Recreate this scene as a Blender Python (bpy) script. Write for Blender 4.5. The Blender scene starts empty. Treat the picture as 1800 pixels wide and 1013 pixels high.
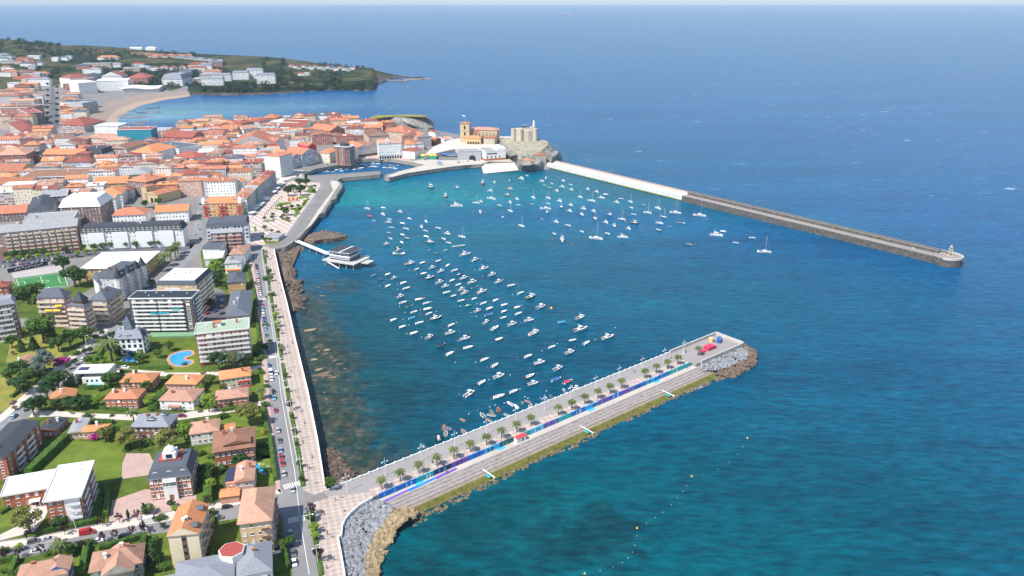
import bpy, bmesh, math, random
import numpy as np
from mathutils import Vector, Matrix, noise as mnoise
from mathutils.geometry import tessellate_polygon
R = random.Random(7)
S = bpy.context.scene
COL = S.collection
F, CX, CY, H = 1400.0, 900.0, 506.5, 200.0
PITCH = math.atan(504.5 / F)
SP, CP = math.sin(PITCH), math.cos(PITCH)
G = 5.0            # height of the town above the water

def at(px, py, z=G):
 u, v = (px - CX) / F, (py - CY) / F
 t = (H - z) / (SP + v * CP)
 return Vector((u * t, t * (CP - v * SP), z))

def proj(p):
 dx, dy, dz = p[0], p[1], p[2] - H
 zc = dy * CP - dz * SP
 return (CX + F * dx / zc, CY + F * (-dy * SP - dz * CP) / zc)

def inpoly(x, y, P):
 c = False
 j = len(P) - 1
 for i in range(len(P)):
  xi, yi = P[i][0], P[i][1]
  xj, yj = P[j][0], P[j][1]
  if (yi > y) != (yj > y) and x < (xj - xi) * (y - yi) / (yj - yi) + xi:
   c = not c
  j = i
 return c

def lerp(a, b, t):
 return a + (b - a) * t

def pl(pts, x):
 """piecewise linear y(x)"""
 if x <= pts[0][0]: return pts[0][1]
 for (a, b), (c, d) in zip(pts, pts[1:]):
  if x <= c: return b + (d - b) * (x - a) / (c - a)
 return pts[-1][1]

def nz(x, y, z=0.0, s=1.0):
 return mnoise.noise(Vector((x * s, y * s, z)))

# ---------------------------------------------------------------- materials
MATS = {}
def srgb(r, g, b):
 f = lambda c: ((c / 255 + .055) / 1.055) ** 2.4 if c > 10 else c / 255 / 12.92
 return (f(r), f(g), f(b), 1)

class NT:
 def __init__(s, name):
  s.m = bpy.data.materials.new(name); s.m.use_nodes = True
  s.t = s.m.node_tree; s.n = s.t.nodes; s.l = s.t.links
  s.b = s.n['Principled BSDF']
 def new(s, typ, **kw):
  n = s.n.new(typ)
  for k, v in kw.items(): setattr(n, k, v)
  return n
 def link(s, a, b): s.l.new(a, b)
 def tex(s, out='Object', scale=None):
  c = s.new('ShaderNodeTexCoord'); o = c.outputs[out]
  if scale:
   m = s.new('ShaderNodeMapping'); m.inputs['Scale'].default_value = scale
   s.link(o, m.inputs['Vector']); o = m.outputs[0]
  return o
 def world(s):
  return s.new('ShaderNodeNewGeometry').outputs['Position']
 def noise(s, vec, scale, detail=4, rough=.6, dist=0):
  n = s.new('ShaderNodeTexNoise'); n.inputs['Scale'].default_value = scale
  n.inputs['Detail'].default_value = detail; n.inputs['Roughness'].default_value = rough
  n.inputs['Distortion'].default_value = dist
  s.link(vec, n.inputs['Vector']); return n.outputs['Fac']
 def ramp(s, fac, stops):
  r = s.new('ShaderNodeValToRGB'); e = r.color_ramp.elements
  while len(e) < len(stops): e.new(.5)
  for i, (p, c) in enumerate(stops):
   e[i].position = p; e[i].color = c if len(c) == 4 else (*c, 1)
  s.link(fac, r.inputs[0]); return r.outputs[0]
 def math(s, op, a, b=None, c=None):
  n = s.new('ShaderNodeMath', operation=op)
  for i, v in enumerate((a, b, c)):
   if v is None: continue
   if hasattr(v, 'links'): s.link(v, n.inputs[i])
   else: n.inputs[i].default_value = v
  return n.outputs[0]
 def mix(s, fac, a, b, typ='MIX'):
  n = s.new('ShaderNodeMix', data_type='RGBA', blend_type=typ)
  for i, v in ((0, fac), (6, a), (7, b)):
   if hasattr(v, 'links'): s.link(v, n.inputs[i])
   else: n.inputs[i].default_value = v if i == 0 else (v if len(v) == 4 else (*v, 1))
  return n.outputs[2]
 def bump(s, h, strength=.4, dist=.1):
  b = s.new('ShaderNodeBump'); b.inputs['Strength'].default_value = strength
  b.inputs['Distance'].default_value = dist
  s.link(h, b.inputs['Height']); s.link(b.outputs[0], s.b.inputs['Normal'])
 def col(s, c):
  if hasattr(c, 'links'): s.link(c, s.b.inputs['Base Color'])
  else: s.b.inputs['Base Color'].default_value = c if len(c) == 4 else (*c, 1)
 def rough(s, v): s.b.inputs['Roughness'].default_value = v

def mat(name, c, rough=.75, var=.18, scale=.6, rnd=.0, metal=0, spec=.4):
 """mottled surface; rnd adds a per-object shift in brightness"""
 if name in MATS: return MATS[name]
 t = NT(name)
 c = (*c[:3], 1)
 f = t.noise(t.tex('Object'), scale, 5, .65)
 lo = tuple(x * (1 - var) for x in c[:3]); hi = tuple(min(1, x * (1 + var)) for x in c[:3])
 o = t.ramp(f, [(.3, lo), (.7, hi)])
 if rnd:
  oi = t.new('ShaderNodeObjectInfo').outputs['Random']
  k = t.math('MULTIPLY_ADD', oi, 2 * rnd, 1 - rnd)
  h = t.new('ShaderNodeHueSaturation'); t.link(k, h.inputs['Value']); t.link(o, h.inputs['Color'])
  o = h.outputs[0]
 t.col(o); t.rough(rough)
 t.b.inputs['Metallic'].default_value = metal
 t.b.inputs['Specular IOR Level'].default_value = spec
 MATS[name] = t.m
 return t.m

def M(name):
 return MATS[name]

# ---------------------------------------------------------------- mesh builder
class MB:
 def __init__(s):
  s.v = []; s.f = []; s.mi = []; s.fac = []
 def face(s, pts, m=0, facade=None):
  i = len(s.v); s.v.extend([tuple(p) for p in pts])
  s.f.append(tuple(range(i, i + len(pts)))); s.mi.append(m); s.fac.append(facade)
 def mesh(s, vs, fs, m=0):
  i = len(s.v); s.v.extend([tuple(p) for p in vs])
  for f in fs:
   s.f.append(tuple(i + k for k in f)); s.mi.append(m); s.fac.append(None)
 def box(s, x0, x1, y0, y1, z0, z1, m=0, top=None, bottom=True):
  t = m if top is None else top
  v = [(x0,y0,z0),(x1,y0,z0),(x1,y1,z0),(x0,y1,z0),(x0,y0,z1),(x1,y0,z1),(x1,y1,z1),(x0,y1,z1)]
  fs = [((0,1,5,4),m),((1,2,6,5),m),((2,3,7,6),m),((3,0,4,7),m),((4,5,6,7),t)]
  if bottom: fs.append(((3,2,1,0),m))
  i = len(s.v); s.v.extend(v)
  for f, mm in fs:
   s.f.append(tuple(i+k for k in f)); s.mi.append(mm); s.fac.append(None)
 def obox(s, c, ax, hx, hy, z0, z1, m=0, top=None):
  """box with its long axis along the unit 2-D vector ax"""
  ux, uy = ax; c = (c[0], c[1])
  P = [(c[0]+ux*a*hx-uy*b*hy, c[1]+uy*a*hx+ux*b*hy) for a, b in ((-1,-1),(1,-1),(1,1),(-1,1))]
  s.prism(P, z0, z1, m, m if top is None else top, True)
 def prism(s, P, z0, z1, m=0, top=0, bottom=False):
  if sum(P[i][0]*P[(i+1)%len(P)][1]-P[(i+1)%len(P)][0]*P[i][1] for i in range(len(P))) < 0: P = P[::-1]
  n = len(P); i = len(s.v)
  s.v += [(p[0],p[1],z0) for p in P] + [(p[0],p[1],z1) for p in P]
  for k in range(n):
   q = (k+1) % n
   s.f.append((i+k,i+q,i+n+q,i+n+k)); s.mi.append(m); s.fac.append(None)
  for tri in (tessellate_polygon([[Vector((p[0],p[1],0)) for p in P]]) if n > 4 else ([tuple(range(n))])):
   tri = list(tri)
   a, b, c = [P[k] for k in tri[:3]]
   if (b[0]-a[0])*(c[1]-a[1])-(b[1]-a[1])*(c[0]-a[0]) < 0: tri = tri[::-1]
   s.f.append(tuple(i+n+k for k in tri)); s.mi.append(top); s.fac.append(None)
   if bottom:
    s.f.append(tuple(i+k for k in tri[::-1])); s.mi.append(m); s.fac.append(None)
 def tube(s, p, q, r0, r1=None, n=6, m=0, cap=True):
  p, q = Vector(p), Vector(q); r1 = r0 if r1 is None else r1
  d = (q-p).normalized(); a = d.orthogonal().normalized(); b = d.cross(a)
  i = len(s.v)
  for c, r in ((p, r0), (q, r1)):
   for k in range(n):
    t = 2*math.pi*k/n
    s.v.append(tuple(c + a*math.cos(t)*r + b*math.sin(t)*r))
  for k in range(n):
   j = (k+1) % n
   s.f.append((i+k,i+j,i+n+j,i+n+k)); s.mi.append(m); s.fac.append(None)
  if cap:
   s.f.append(tuple(i+n+k for k in range(n))); s.mi.append(m); s.fac.append(None)
   s.f.append(tuple(i+k for k in reversed(range(n)))); s.mi.append(m); s.fac.append(None)
 def loft(s, rings, m=0, closed=True, caps=True):
  n = len(rings[0]); i = len(s.v)
  for r in rings: s.v += [tuple(p) for p in r]
  for a in range(len(rings)-1):
   for k in range(n if closed else n-1):
    j = (k+1) % n
    s.f.append((i+a*n+k, i+a*n+j, i+(a+1)*n+j, i+(a+1)*n+k)); s.mi.append(m); s.fac.append(None)
  if caps:
   s.f.append(tuple(i+k for k in reversed(range(n)))); s.mi.append(m); s.fac.append(None)
   e = i+(len(rings)-1)*n
   s.f.append(tuple(e+k for k in range(n))); s.mi.append(m); s.fac.append(None)
 def lathe(s, prof, n=12, c=(0,0,0), m=0):
  rings = [[(c[0]+r*math.cos(2*math.pi*k/n), c[1]+r*math.sin(2*math.pi*k/n), c[2]+z) for k in range(n)] for r, z in prof]
  s.loft(rings, m, True, True)
 def data(s, name, mats, smooth=False):
  me = bpy.data.meshes.new(name)
  me.from_pydata(s.v, [], s.f)
  for mm in mats: me.materials.append(mm)
  me.polygons.foreach_set('material_index', s.mi)
  if smooth: me.polygons.foreach_set('use_smooth', [True]*len(s.f))
  uv = me.uv_layers.new(name='UVMap'); out = []
  V = s.v
  for f, fc in zip(s.f, s.fac):
   a, b = Vector(V[f[0]]), Vector(V[f[1]])
   n = Vector((0,0,0))
   for k in range(len(f)):
    p, q = V[f[k]], V[f[(k+1) % len(f)]]
    n.x += (p[1]-q[1])*(p[2]+q[2]); n.y += (p[2]-q[2])*(p[0]+q[0]); n.z += (p[0]-q[0])*(p[1]+q[1])
   if n.length > 0: n.normalize()
   h = math.hypot(n.x, n.y)
   if h < .05:
    for k in f: out += [V[k][0], V[k][1]]
    continue
   t = Vector((-n.y/h, n.x/h, 0)); w = n.cross(t)
   U = [t.dot(Vector(V[k])) for k in f]; W = [w.dot(Vector(V[k])) for k in f]
   if fc:
    u0, u1 = min(U), max(U); nb = max(1, round((u1-u0)/fc[0]))
    z0 = fc[2]
    for k, u in zip(f, U): out += [(u-u0)/max(1e-6, u1-u0)*nb, (V[k][2]-z0)/fc[1]]
   else:
    for u, ww in zip(U, W): out += [u, ww]
  uv.data.foreach_set('uv', out)
  me.validate(); me.update()
  return me
 def obj(s, name, mats, parent=None, smooth=False, loc=None, rz=0):
  if not isinstance(mats, (list, tuple)): mats = [mats]
  return link(name, s.data(name, mats, smooth), parent, loc, rz)

def link(name, data, parent=None, loc=None, rz=0, scale=None):
 o = bpy.data.objects.new(name, data); COL.objects.link(o)
 if parent is not None: o.parent = parent
 if loc is not None: o.location = loc
 if rz: o.rotation_euler = (0, 0, rz)
 if scale is not None: o.scale = scale
 return o

def empty(name, loc, rz=0):
 o = bpy.data.objects.new(name, None); COL.objects.link(o)
 o.location = loc; o.rotation_euler = (0, 0, rz); o.empty_display_size = .5
 return o

KIDS = {}
def copy_tree(o, loc=None, rz=None, scale=None):
 def cp(x, par):
  c = x.copy(); COL.objects.link(c)
  if par is not None: c.parent = par
  for ch in x.children: cp(ch, c)
  return c
 c = cp(o, None)
 if loc is not None: c.location = loc
 if rz is not None: c.rotation_euler = (0, 0, rz)
 if scale is not None: c.scale = scale if hasattr(scale, '__len__') else (scale,)*3
 return c

# ---------------------------------------------------------------- labels
REG = []
def tag(o, desc, cat, group=None, zone=None, share=False, pos=None):
 """desc: what it looks like; zone: what it stands by (None: desc is already unique)"""
 REG.append([o, desc, cat, group, zone, share, pos])
 return o
def struct(o, label, cat, kind='structure'):
 o['kind'] = kind; o['label'] = label; o['category'] = cat
 return o
ORD = ['first','second','third','fourth','fifth','sixth','seventh','eighth','ninth','tenth','eleventh','twelfth',
  'thirteenth','fourteenth','fifteenth','sixteenth','seventeenth','eighteenth','nineteenth','twentieth']
def finish_labels():
 bykey = {}
 for r in REG:
  o, desc, cat, group, zone, share, pos = r
  o['category'] = cat
  if group: o['group'] = group
  if share or zone is None and not share:
   pass
  if pos is None: pos = o.matrix_world.translation if o.parent is None else o.location
  pp = proj(pos) if pos[1] > 1 else (0, 0)
  txt = desc + ((' ' + zone) if zone else '')
  bykey.setdefault((txt, share), []).append((o, pp))
 bad = 0
 for (txt, share), L in bykey.items():
  if share or len(L) == 1:
   for o, _ in L: o['label'] = txt
  elif len(L) <= 7:
   L.sort(key=lambda e: e[1][0])
   n = len(L)
   for k, (o, _) in enumerate(L):
    if k == 0: w = 'leftmost one' if n > 2 else 'the left one'
    elif k == n-1: w = 'rightmost one' if n > 2 else 'the right one'
    else: w = ORD[k] + ' from left'
    o['label'] = txt + ', ' + w
  else:
   L.sort(key=lambda e: -e[1][1])
   rows = math.ceil(len(L) / 6); per = math.ceil(len(L) / rows)
   for r in range(rows):
    row = sorted(L[r*per:(r+1)*per], key=lambda e: e[1][0])
    rw = 'nearest row' if r == 0 else ('farthest row' if r == rows-1 else ORD[r] + ' row back')
    for k, (o, _) in enumerate(row):
     o['label'] = txt + ', ' + rw + ', ' + ORD[k] + ' from left'
  for o, _ in L:
   while len(o['label'].replace(',', ' ').split()) > 16 and ' the ' in o['label']: o['label'] = o['label'].replace(' the ', ' ', 1)
   nw = len(o['label'].replace(',', ' ').split())
   if nw > 16 or nw < 4:
    bad += 1
    if bad < 12: print('LABEL', nw, o['label'])

def near(px, py, marks):
 """phrase from the nearest landmark: beside / behind / in front of"""
 best = min(marks, key=lambda m: ((m[1]-px)*.6)**2 + ((m[2]-py)*1.3)**2)
 dx, dy = px-best[1], py-best[2]
 if abs(dx)*.6 > abs(dy)*1.3: w = 'right of' if dx > 0 else 'left of'
 else: w = 'in front of' if dy > 0 else 'behind'
 return w + ' ' + best[0]
# ---------------------------------------------------------------- shared materials
def facade_mat(name, wall, pane=(.03,.04,.055), win=(.30,.70,.28,.76), frame=(.75,.75,.74), var=.12, band=None, rnd=.0):
 """rendered wall; UV cells are one window bay by one storey"""
 t = NT(name)
 uv = t.new('ShaderNodeUVMap').outputs[0]
 sx = t.new('ShaderNodeSeparateXYZ'); t.link(uv, sx.inputs[0])
 fu = t.math('FRACT', sx.outputs[0]); fv = t.math('FRACT', sx.outputs[1])
 def inside(f, a, b):
  return t.math('MULTIPLY', t.math('GREATER_THAN', f, a), t.math('LESS_THAN', f, b))
 u0, u1, v0, v1 = win
 w = t.math('MULTIPLY', inside(fu, u0, u1), inside(fv, v0, v1))
 e = .05
 p = t.math('MULTIPLY', inside(fu, u0+e, u1-e), inside(fv, v0+e, v1-e))
 f = t.noise(t.tex('Object'), .35, 5, .7)
 base = t.ramp(f, [(.3, tuple(x*(1-var) for x in wall)), (.7, tuple(min(1, x*(1+var)) for x in wall))])
 if rnd:
  oi = t.new('ShaderNodeObjectInfo').outputs['Random']
  k = t.math('MULTIPLY_ADD', oi, 2*rnd, 1-rnd)
  h = t.new('ShaderNodeHueSaturation'); t.link(k, h.inputs['Value']); t.link(base, h.inputs['Color']); base = h.outputs[0]
 if band:
  base = t.mix(t.math('LESS_THAN', fv, .12), base, band)
 c = t.mix(w, base, frame)
 # some shutters down, some panes dark
 wn = t.new('ShaderNodeTexWhiteNoise', noise_dimensions='2D')
 fl = t.new('ShaderNodeVectorMath', operation='FLOOR'); t.link(uv, fl.inputs[0]); t.link(fl.outputs[0], wn.inputs[0])
 pc = t.mix(t.math('GREATER_THAN', wn.outputs[0], .72), (*pane, 1), (.55,.55,.53,1))
 c = t.mix(p, c, pc)
 t.col(c)
 r = t.math('MULTIPLY_ADD', p, -.6, .85); t.link(r, t.b.inputs['Roughness'])
 MATS[name] = t.m
 return t.m

def tile_mat(name, c, rough=.85, var=.28, rnd=.2, pitch=.5):
 """roof tiles: rows across the slope, weathered patches"""
 t = NT(name)
 uv = t.new('ShaderNodeUVMap').outputs[0]
 n1 = t.noise(t.tex('Object'), .25, 6, .7)
 n2 = t.noise(t.tex('Object'), 2.2, 4, .6)
 a = t.ramp(n1, [(.25, tuple(x*(1-var) for x in c)), (.5, c), (.78, tuple(min(1, x*(1+var*.8)) for x in c))])
 g = t.ramp(n2, [(.35, (.78,.76,.74)), (.65, (1.1,1.08,1.06))])
 o = t.mix(1, a, g, 'MULTIPLY')
 sx = t.new('ShaderNodeSeparateXYZ'); t.link(uv, sx.inputs[0])
 fv = t.math('FRACT', t.math('MULTIPLY', sx.outputs[1], 1/pitch))
 fu = t.math('FRACT', t.math('MULTIPLY', sx.outputs[0], 1/(pitch*.8)))
 row = t.math('MULTIPLY_ADD', fv, .22, .86)
 row2 = t.math('MULTIPLY_ADD', fu, .16, .92)
 k = t.math('MULTIPLY', row, row2)
 oi = t.new('ShaderNodeObjectInfo').outputs['Random']
 k = t.math('MULTIPLY', k, t.math('MULTIPLY_ADD', oi, 2*rnd, 1-rnd))
 h = t.new('ShaderNodeHueSaturation'); t.link(k, h.inputs['Value']); t.link(o, h.inputs['Color'])
 t.col(h.outputs[0]); t.rough(rough)
 t.bump(t.math('ADD', fv, fu), .5, .05)
 MATS[name] = t.m
 return t.m

def leaf_mat(name, lo, hi, scale=.5):
 t = NT(name)
 f = t.noise(t.tex('Object'), scale, 4, .6)
 oi = t.new('ShaderNodeObjectInfo').outputs['Random']
 f = t.math('ADD', f, t.math('MULTIPLY_ADD', oi, .24, -.12))
 t.col(t.ramp(f, [(.3, lo), (.7, hi)])); t.rough(.6)
 t.b.inputs['Specular IOR Level'].default_value = .25
 tr = t.new('ShaderNodeBsdfTranslucent'); mx = t.new('ShaderNodeMixShader')
 tr.inputs[0].default_value = (*hi, 1); mx.inputs[0].default_value = .25
 t.link(t.b.outputs[0], mx.inputs[1]); t.link(tr.outputs[0], mx.inputs[2])
 t.link(mx.outputs[0], t.n['Material Output'].inputs[0])
 MATS[name] = t.m

tile_mat('roof_orange', (.47,.18,.10)); tile_mat('roof_red', (.30,.085,.06)); tile_mat('roof_salmon', (.47,.26,.185))
tile_mat('roof_brown', (.25,.125,.08)); tile_mat('roof_bright', (.60,.245,.105), var=.15)
tile_mat('roof_slate', (.105,.125,.16), var=.2); tile_mat('roof_dark', (.045,.052,.07), var=.2); tile_mat('roof_lilac', (.27,.29,.35), var=.15)
mat('roof_white', (.80,.79,.77), .8, .07, .2); mat('roof_grey', (.30,.30,.31), .85, .15, .3); mat('roof_green', (.32,.40,.30), .85, .15, .25)
mat('roof_black', (.022,.026,.035), .5, .3, .5); mat('gravel_roof', (.23,.24,.27), .9, .35, 3)
mat('white_wall', (.78,.77,.74), .8, .07, .3); mat('cream_wall', (.72,.60,.43), .85, .09, .3); mat('tan_wall', (.66,.45,.24), .85, .10, .3)
mat('rose_brick', (.40,.20,.165), .85, .15, 1.2); mat('brick_wall', (.40,.13,.065), .85, .18, 1.4); mat('dark_brick', (.20,.10,.075), .85, .18, 1.2); mat('stone_wall', (.40,.36,.30), .9, .3, .8)
mat('brown_wall', (.115,.085,.085), .85, .15, .6); mat('salmon_wall', (.55,.30,.22), .85, .1, .4); mat('grey_wall', (.42,.42,.43), .85, .1, .4)
mat('ochre_stone', (.54,.42,.26), .9, .22, .7); mat('pale_stone', (.50,.435,.345), .9, .2, .6); mat('orange_wall', (.62,.36,.16), .85, .12, .4)
mat('concrete', (.46,.44,.41), .9, .16, .5); mat('white_paint', (.80,.80,.79), .55, .04, .4); mat('white_trim', (.82,.81,.80), .6, .03, .5)
mat('glass_dark', (.025,.033,.045), .12, .3, .6, spec=.6); mat('glass_blue', (.05,.09,.14), .1, .3, .6, spec=.6)
mat('dark_metal', (.05,.05,.055), .45, .1, 1); mat('light_metal', (.62,.63,.64), .4, .05, 1); mat('wood_brown', (.22,.11,.06), .8, .25, 2)
mat('awning_yellow', (.80,.50,.05), .8, .1, 1); mat('awning_teal', (.02,.33,.38), .8, .1, 1); mat('awning_red', (.62,.05,.05), .8, .1, 1)
mat('awning_blue', (.03,.16,.48), .8, .1, 1); mat('awning_white', (.78,.77,.75), .8, .06, 1); mat('awning_green', (.02,.36,.22), .8, .1, 1)
mat('scaffold_net', (.03,.26,.36), .9, .2, .8); mat('red_wall', (.60,.05,.055), .8, .1, .6); mat('yellow_wall', (.70,.36,.04), .8, .1, .6)
mat('green_wall', (.16,.32,.10), .8, .1, .6); mat('pool_tile', (.03,.30,.62), .08, .12, .35, spec=.6); mat('pool_pale', (.25,.55,.70), .08, .12, .35, spec=.6)
mat('solar_panel', (.03,.03,.07), .2, .3, 2, spec=.6)
leaf_mat('leaf_green', (0.041,0.095,0.016), (0.115,0.209,0.032)); leaf_mat('leaf_dark', (0.019,0.061,0.016), (0.061,0.128,0.030))
leaf_mat('leaf_lime', (0.135,0.257,0.020), (0.351,0.486,0.054)); leaf_mat('leaf_olive', (0.101,0.128,0.027), (0.270,0.270,0.068))
leaf_mat('leaf_plum', (.028,.010,.018), (.075,.025,.045)); leaf_mat('leaf_silver', (.10,.15,.12), (.23,.30,.25))
leaf_mat('leaf_palm', (0.061,0.095,0.024), (0.176,0.216,0.068)); leaf_mat('bloom_magenta', (.30,.01,.16), (.55,.03,.34)); leaf_mat('bloom_mix', (.12,.20,.03), (.62,.40,.04))
mat('bark', (.13,.095,.07), .95, .25, 3)

def rock_mat(name, lo, mid, hi, scale=.25):
 t = NT(name)
 f = t.noise(t.tex('Object'), scale, 8, .68)
 t.col(t.ramp(f, [(.28, lo), (.5, mid), (.74, hi)])); t.rough(.9)
 t.bump(t.noise(t.tex('Object'), scale*5, 6, .7), .8, .6)
 MATS[name] = t.m
rock_mat('rock_grey', (.085,.082,.075), (.24,.225,.20), (.42,.40,.36), .16)
rock_mat('rock_brown', (.055,.038,.026), (.15,.105,.075), (.28,.20,.14), .3)
rock_mat('rock_dark', (.03,.022,.017), (.095,.07,.052), (.22,.17,.125), .5); rock_mat('rock_pale', (.13,.135,.15), (.27,.275,.29), (.44,.44,.46), .6)
rock_mat('rock_tan', (.17,.125,.07), (.34,.25,.14), (.50,.38,.22), .5)
rock_mat('rock_foot', (.06,.048,.026), (.17,.13,.075), (.32,.25,.15), .6); rock_mat('rock_top', (.13,.15,.05), (.33,.30,.22), (.46,.42,.34), .12); rock_mat('cliff', (.07,.065,.075), (.17,.15,.15), (.33,.30,.28), .05)

def grass_mat(name, lo, hi, s=.15):
 t = NT(name)
 a = t.noise(t.world(), s, 5, .65); b = t.noise(t.world(), 2.5, 4, .7)
 f = t.math('MULTIPLY_ADD', b, .35, t.math('MULTIPLY', a, .65))
 t.col(t.ramp(f, [(.35, lo), (.65, hi)])); t.rough(.95)
 t.b.inputs['Specular IOR Level'].default_value = .1
 t.bump(b, .4, .1)
 MATS[name] = t.m
grass_mat('lawn', (.060,.108,.014), (.175,.225,.036), .07); grass_mat('dry_grass', (.16,.17,.035), (.30,.27,.07)); grass_mat('garden', (.035,.07,.012), (.13,.17,.03), .1); grass_mat('turf', (.045,.17,.055), (.07,.23,.08), .05)

def paving(name, c1, c2, size, ang, big=None):
 t = NT(name)
 m = t.new('ShaderNodeMapping'); m.inputs['Rotation'].default_value = (0, 0, ang)
 t.link(t.world(), m.inputs[0])
 ch = t.new('ShaderNodeTexChecker'); ch.inputs['Scale'].default_value = 1/size
 ch.inputs['Color1'].default_value = (*c1, 1); ch.inputs['Color2'].default_value = (*c2, 1)
 t.link(m.outputs[0], ch.inputs['Vector'])
 n = t.noise(t.world(), .12, 6, .7)
 o = t.mix(1, ch.outputs[0], t.ramp(n, [(.3, (.82,.80,.78)), (.7, (1.08,1.06,1.05))]), 'MULTIPLY')
 t.col(o); t.rough(.85)
 MATS[name] = t.m
PROM_ANG = math.radians(19)
paving('prom_paving', (.39,.31,.27), (.47,.405,.355), 1.9, -PROM_ANG + math.radians(45))
paving('park_paving', (.44,.33,.29), (.60,.54,.49), 4.0, math.radians(8))
paving('pier_paving', (.42,.32,.28), (.50,.44,.40), 2.2, math.radians(20))
mat('walk_pink', (.44,.31,.27), .9, .14, .3)

def asphalt(name, c, patch=.25):
 t = NT(name)
 a = t.noise(t.world(), .06, 6, .7); b = t.noise(t.world(), 1.5, 5, .7)
 f = t.math('MULTIPLY_ADD', b, .4, t.math('MULTIPLY', a, .6))
 t.col(t.ramp(f, [(.3, tuple(x*(1-patch) for x in c)), (.7, tuple(x*(1+patch) for x in c))])); t.rough(.9)
 MATS[name] = t.m
asphalt('asphalt', (.215,.21,.21)); asphalt('asphalt_dark', (.105,.105,.12)); asphalt('town_ground', (.20,.185,.175), .3); asphalt('quay_concrete', (.47,.43,.37), .18)
asphalt('pale_paving', (.55,.49,.43), .15); asphalt('earth', (.20,.15,.09), .3); asphalt('court', (.40,.37,.35), .12); asphalt('green_court', (.16,.30,.17), .12)
asphalt('pier_road', (.28,.26,.25), .15); asphalt('terracotta_paving', (.50,.24,.15), .15); asphalt('sand', (.27,.21,.17), .12); asphalt('sand_wet', (.38,.27,.19), .12)
mat('road_paint', (.72,.72,.70), .8, .12, 2)
for nm, c in dict(fac_white=(.82,.81,.78), fac_cream=(.74,.64,.50), fac_grey=(.46,.46,.47), fac_beige=(.56,.44,.32), fac_pink=(.58,.36,.28)).items():
 facade_mat(nm, c, rnd=.07)
facade_mat('fac_brick', (.33,.115,.075), rnd=.1); facade_mat('fac_brown', (.17,.10,.085), band=(.45,.40,.36,1)); facade_mat('fac_ochre', (.62,.38,.14), rnd=.08)
facade_mat('fac_gallery', (.74,.74,.73), pane=(.06,.09,.13), win=(.16,.84,.26,.80), rnd=.05)
facade_mat('fac_bands', (.40,.24,.20), win=(.10,.9,.30,.80), band=(.70,.68,.66,1))
facade_mat('fac_bluewhite', (.60,.66,.74), win=(.14,.86,.22,.80), rnd=.05)

def sea_wall_mat():
 t = NT('sea_wall'); p = t.world()
 sp = t.new('ShaderNodeSeparateXYZ'); t.link(p, sp.inputs[0])
 n = t.noise(p, .25, 6, .7)
 st = t.ramp(n, [(.3, (.16,.14,.12)), (.7, (.38,.35,.31))])
 z = t.math('MULTIPLY_ADD', n, 1.2, sp.outputs[2])
 al = t.ramp(t.math('MULTIPLY', z, .25), [(.30, (.05,.05,.02)), (.42, (.11,.10,.03)), (.58, (1,1,1))])
 msk = t.ramp(t.math('MULTIPLY', z, .25), [(.42, (0,0,0)), (.6, (1,1,1))])
 t.col(t.mix(msk, al, st)); t.rough(.9)
 MATS['sea_wall'] = t.m
sea_wall_mat()
rock_mat('mole_stone', (.042,.037,.033), (.10,.09,.08), (.19,.17,.15), .35); asphalt('mole_deck', (.27,.245,.23), .2)
# ---------------------------------------------------------------- camera, light, sky
def setup_view():
 cam = bpy.data.cameras.new('camera'); o = bpy.data.objects.new('camera', cam); COL.objects.link(o)
 o.location = (0, 0, H); o.rotation_euler = (math.pi/2 - PITCH, 0, 0)
 cam.sensor_width = 36; cam.lens = F/1800*36; cam.clip_start = 1; cam.clip_end = 200000
 S.camera = o
 w = bpy.data.worlds.new('World'); S.world = w; w.use_nodes = True
 n = w.node_tree.nodes; sky = n.new('ShaderNodeTexSky'); sky.sky_type = 'NISHITA'; sky.sun_disc = False
 el, az = math.radians(53), math.radians(43)
 d = Vector((-math.cos(az)*math.cos(el), -math.sin(az)*math.cos(el), math.sin(el)))   # towards the sun
 sky.sun_elevation = el; sky.sun_rotation = math.atan2(d.x, d.y)
 sky.air_density = 1.2; sky.dust_density = .3; sky.ozone_density = 1.5; sky.altitude = 100
 w.node_tree.links.new(sky.outputs[0], n['Background'].inputs[0]); n['Background'].inputs[1].default_value = .12
 l = bpy.data.lights.new('sun', 'SUN'); l.energy = 4.4; l.angle = math.radians(.5); l.color = (1, .95, .88)
 so = bpy.data.objects.new('sun', l); COL.objects.link(so); so.rotation_euler = d.to_track_quat('Z', 'Y').to_euler()
 v = S.view_settings; v.view_transform = 'Standard'; v.look = 'None'; v.gamma = 1; v.exposure = EXPOSURE; v.use_curve_mapping = False
 S.cycles.max_bounces = 6; S.cycles.diffuse_bounces = 2; S.cycles.glossy_bounces = 2; S.cycles.transmission_bounces = 2
 S.cycles.transparent_max_bounces = 4; S.cycles.volume_bounces = 0
 S.cycles.use_denoising = True; S.cycles.sample_clamp_indirect = 6
EXPOSURE = .58
setup_view()

# ---------------------------------------------------------------- the sea
DEEP = np.array((.004, .090, .275))
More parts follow.
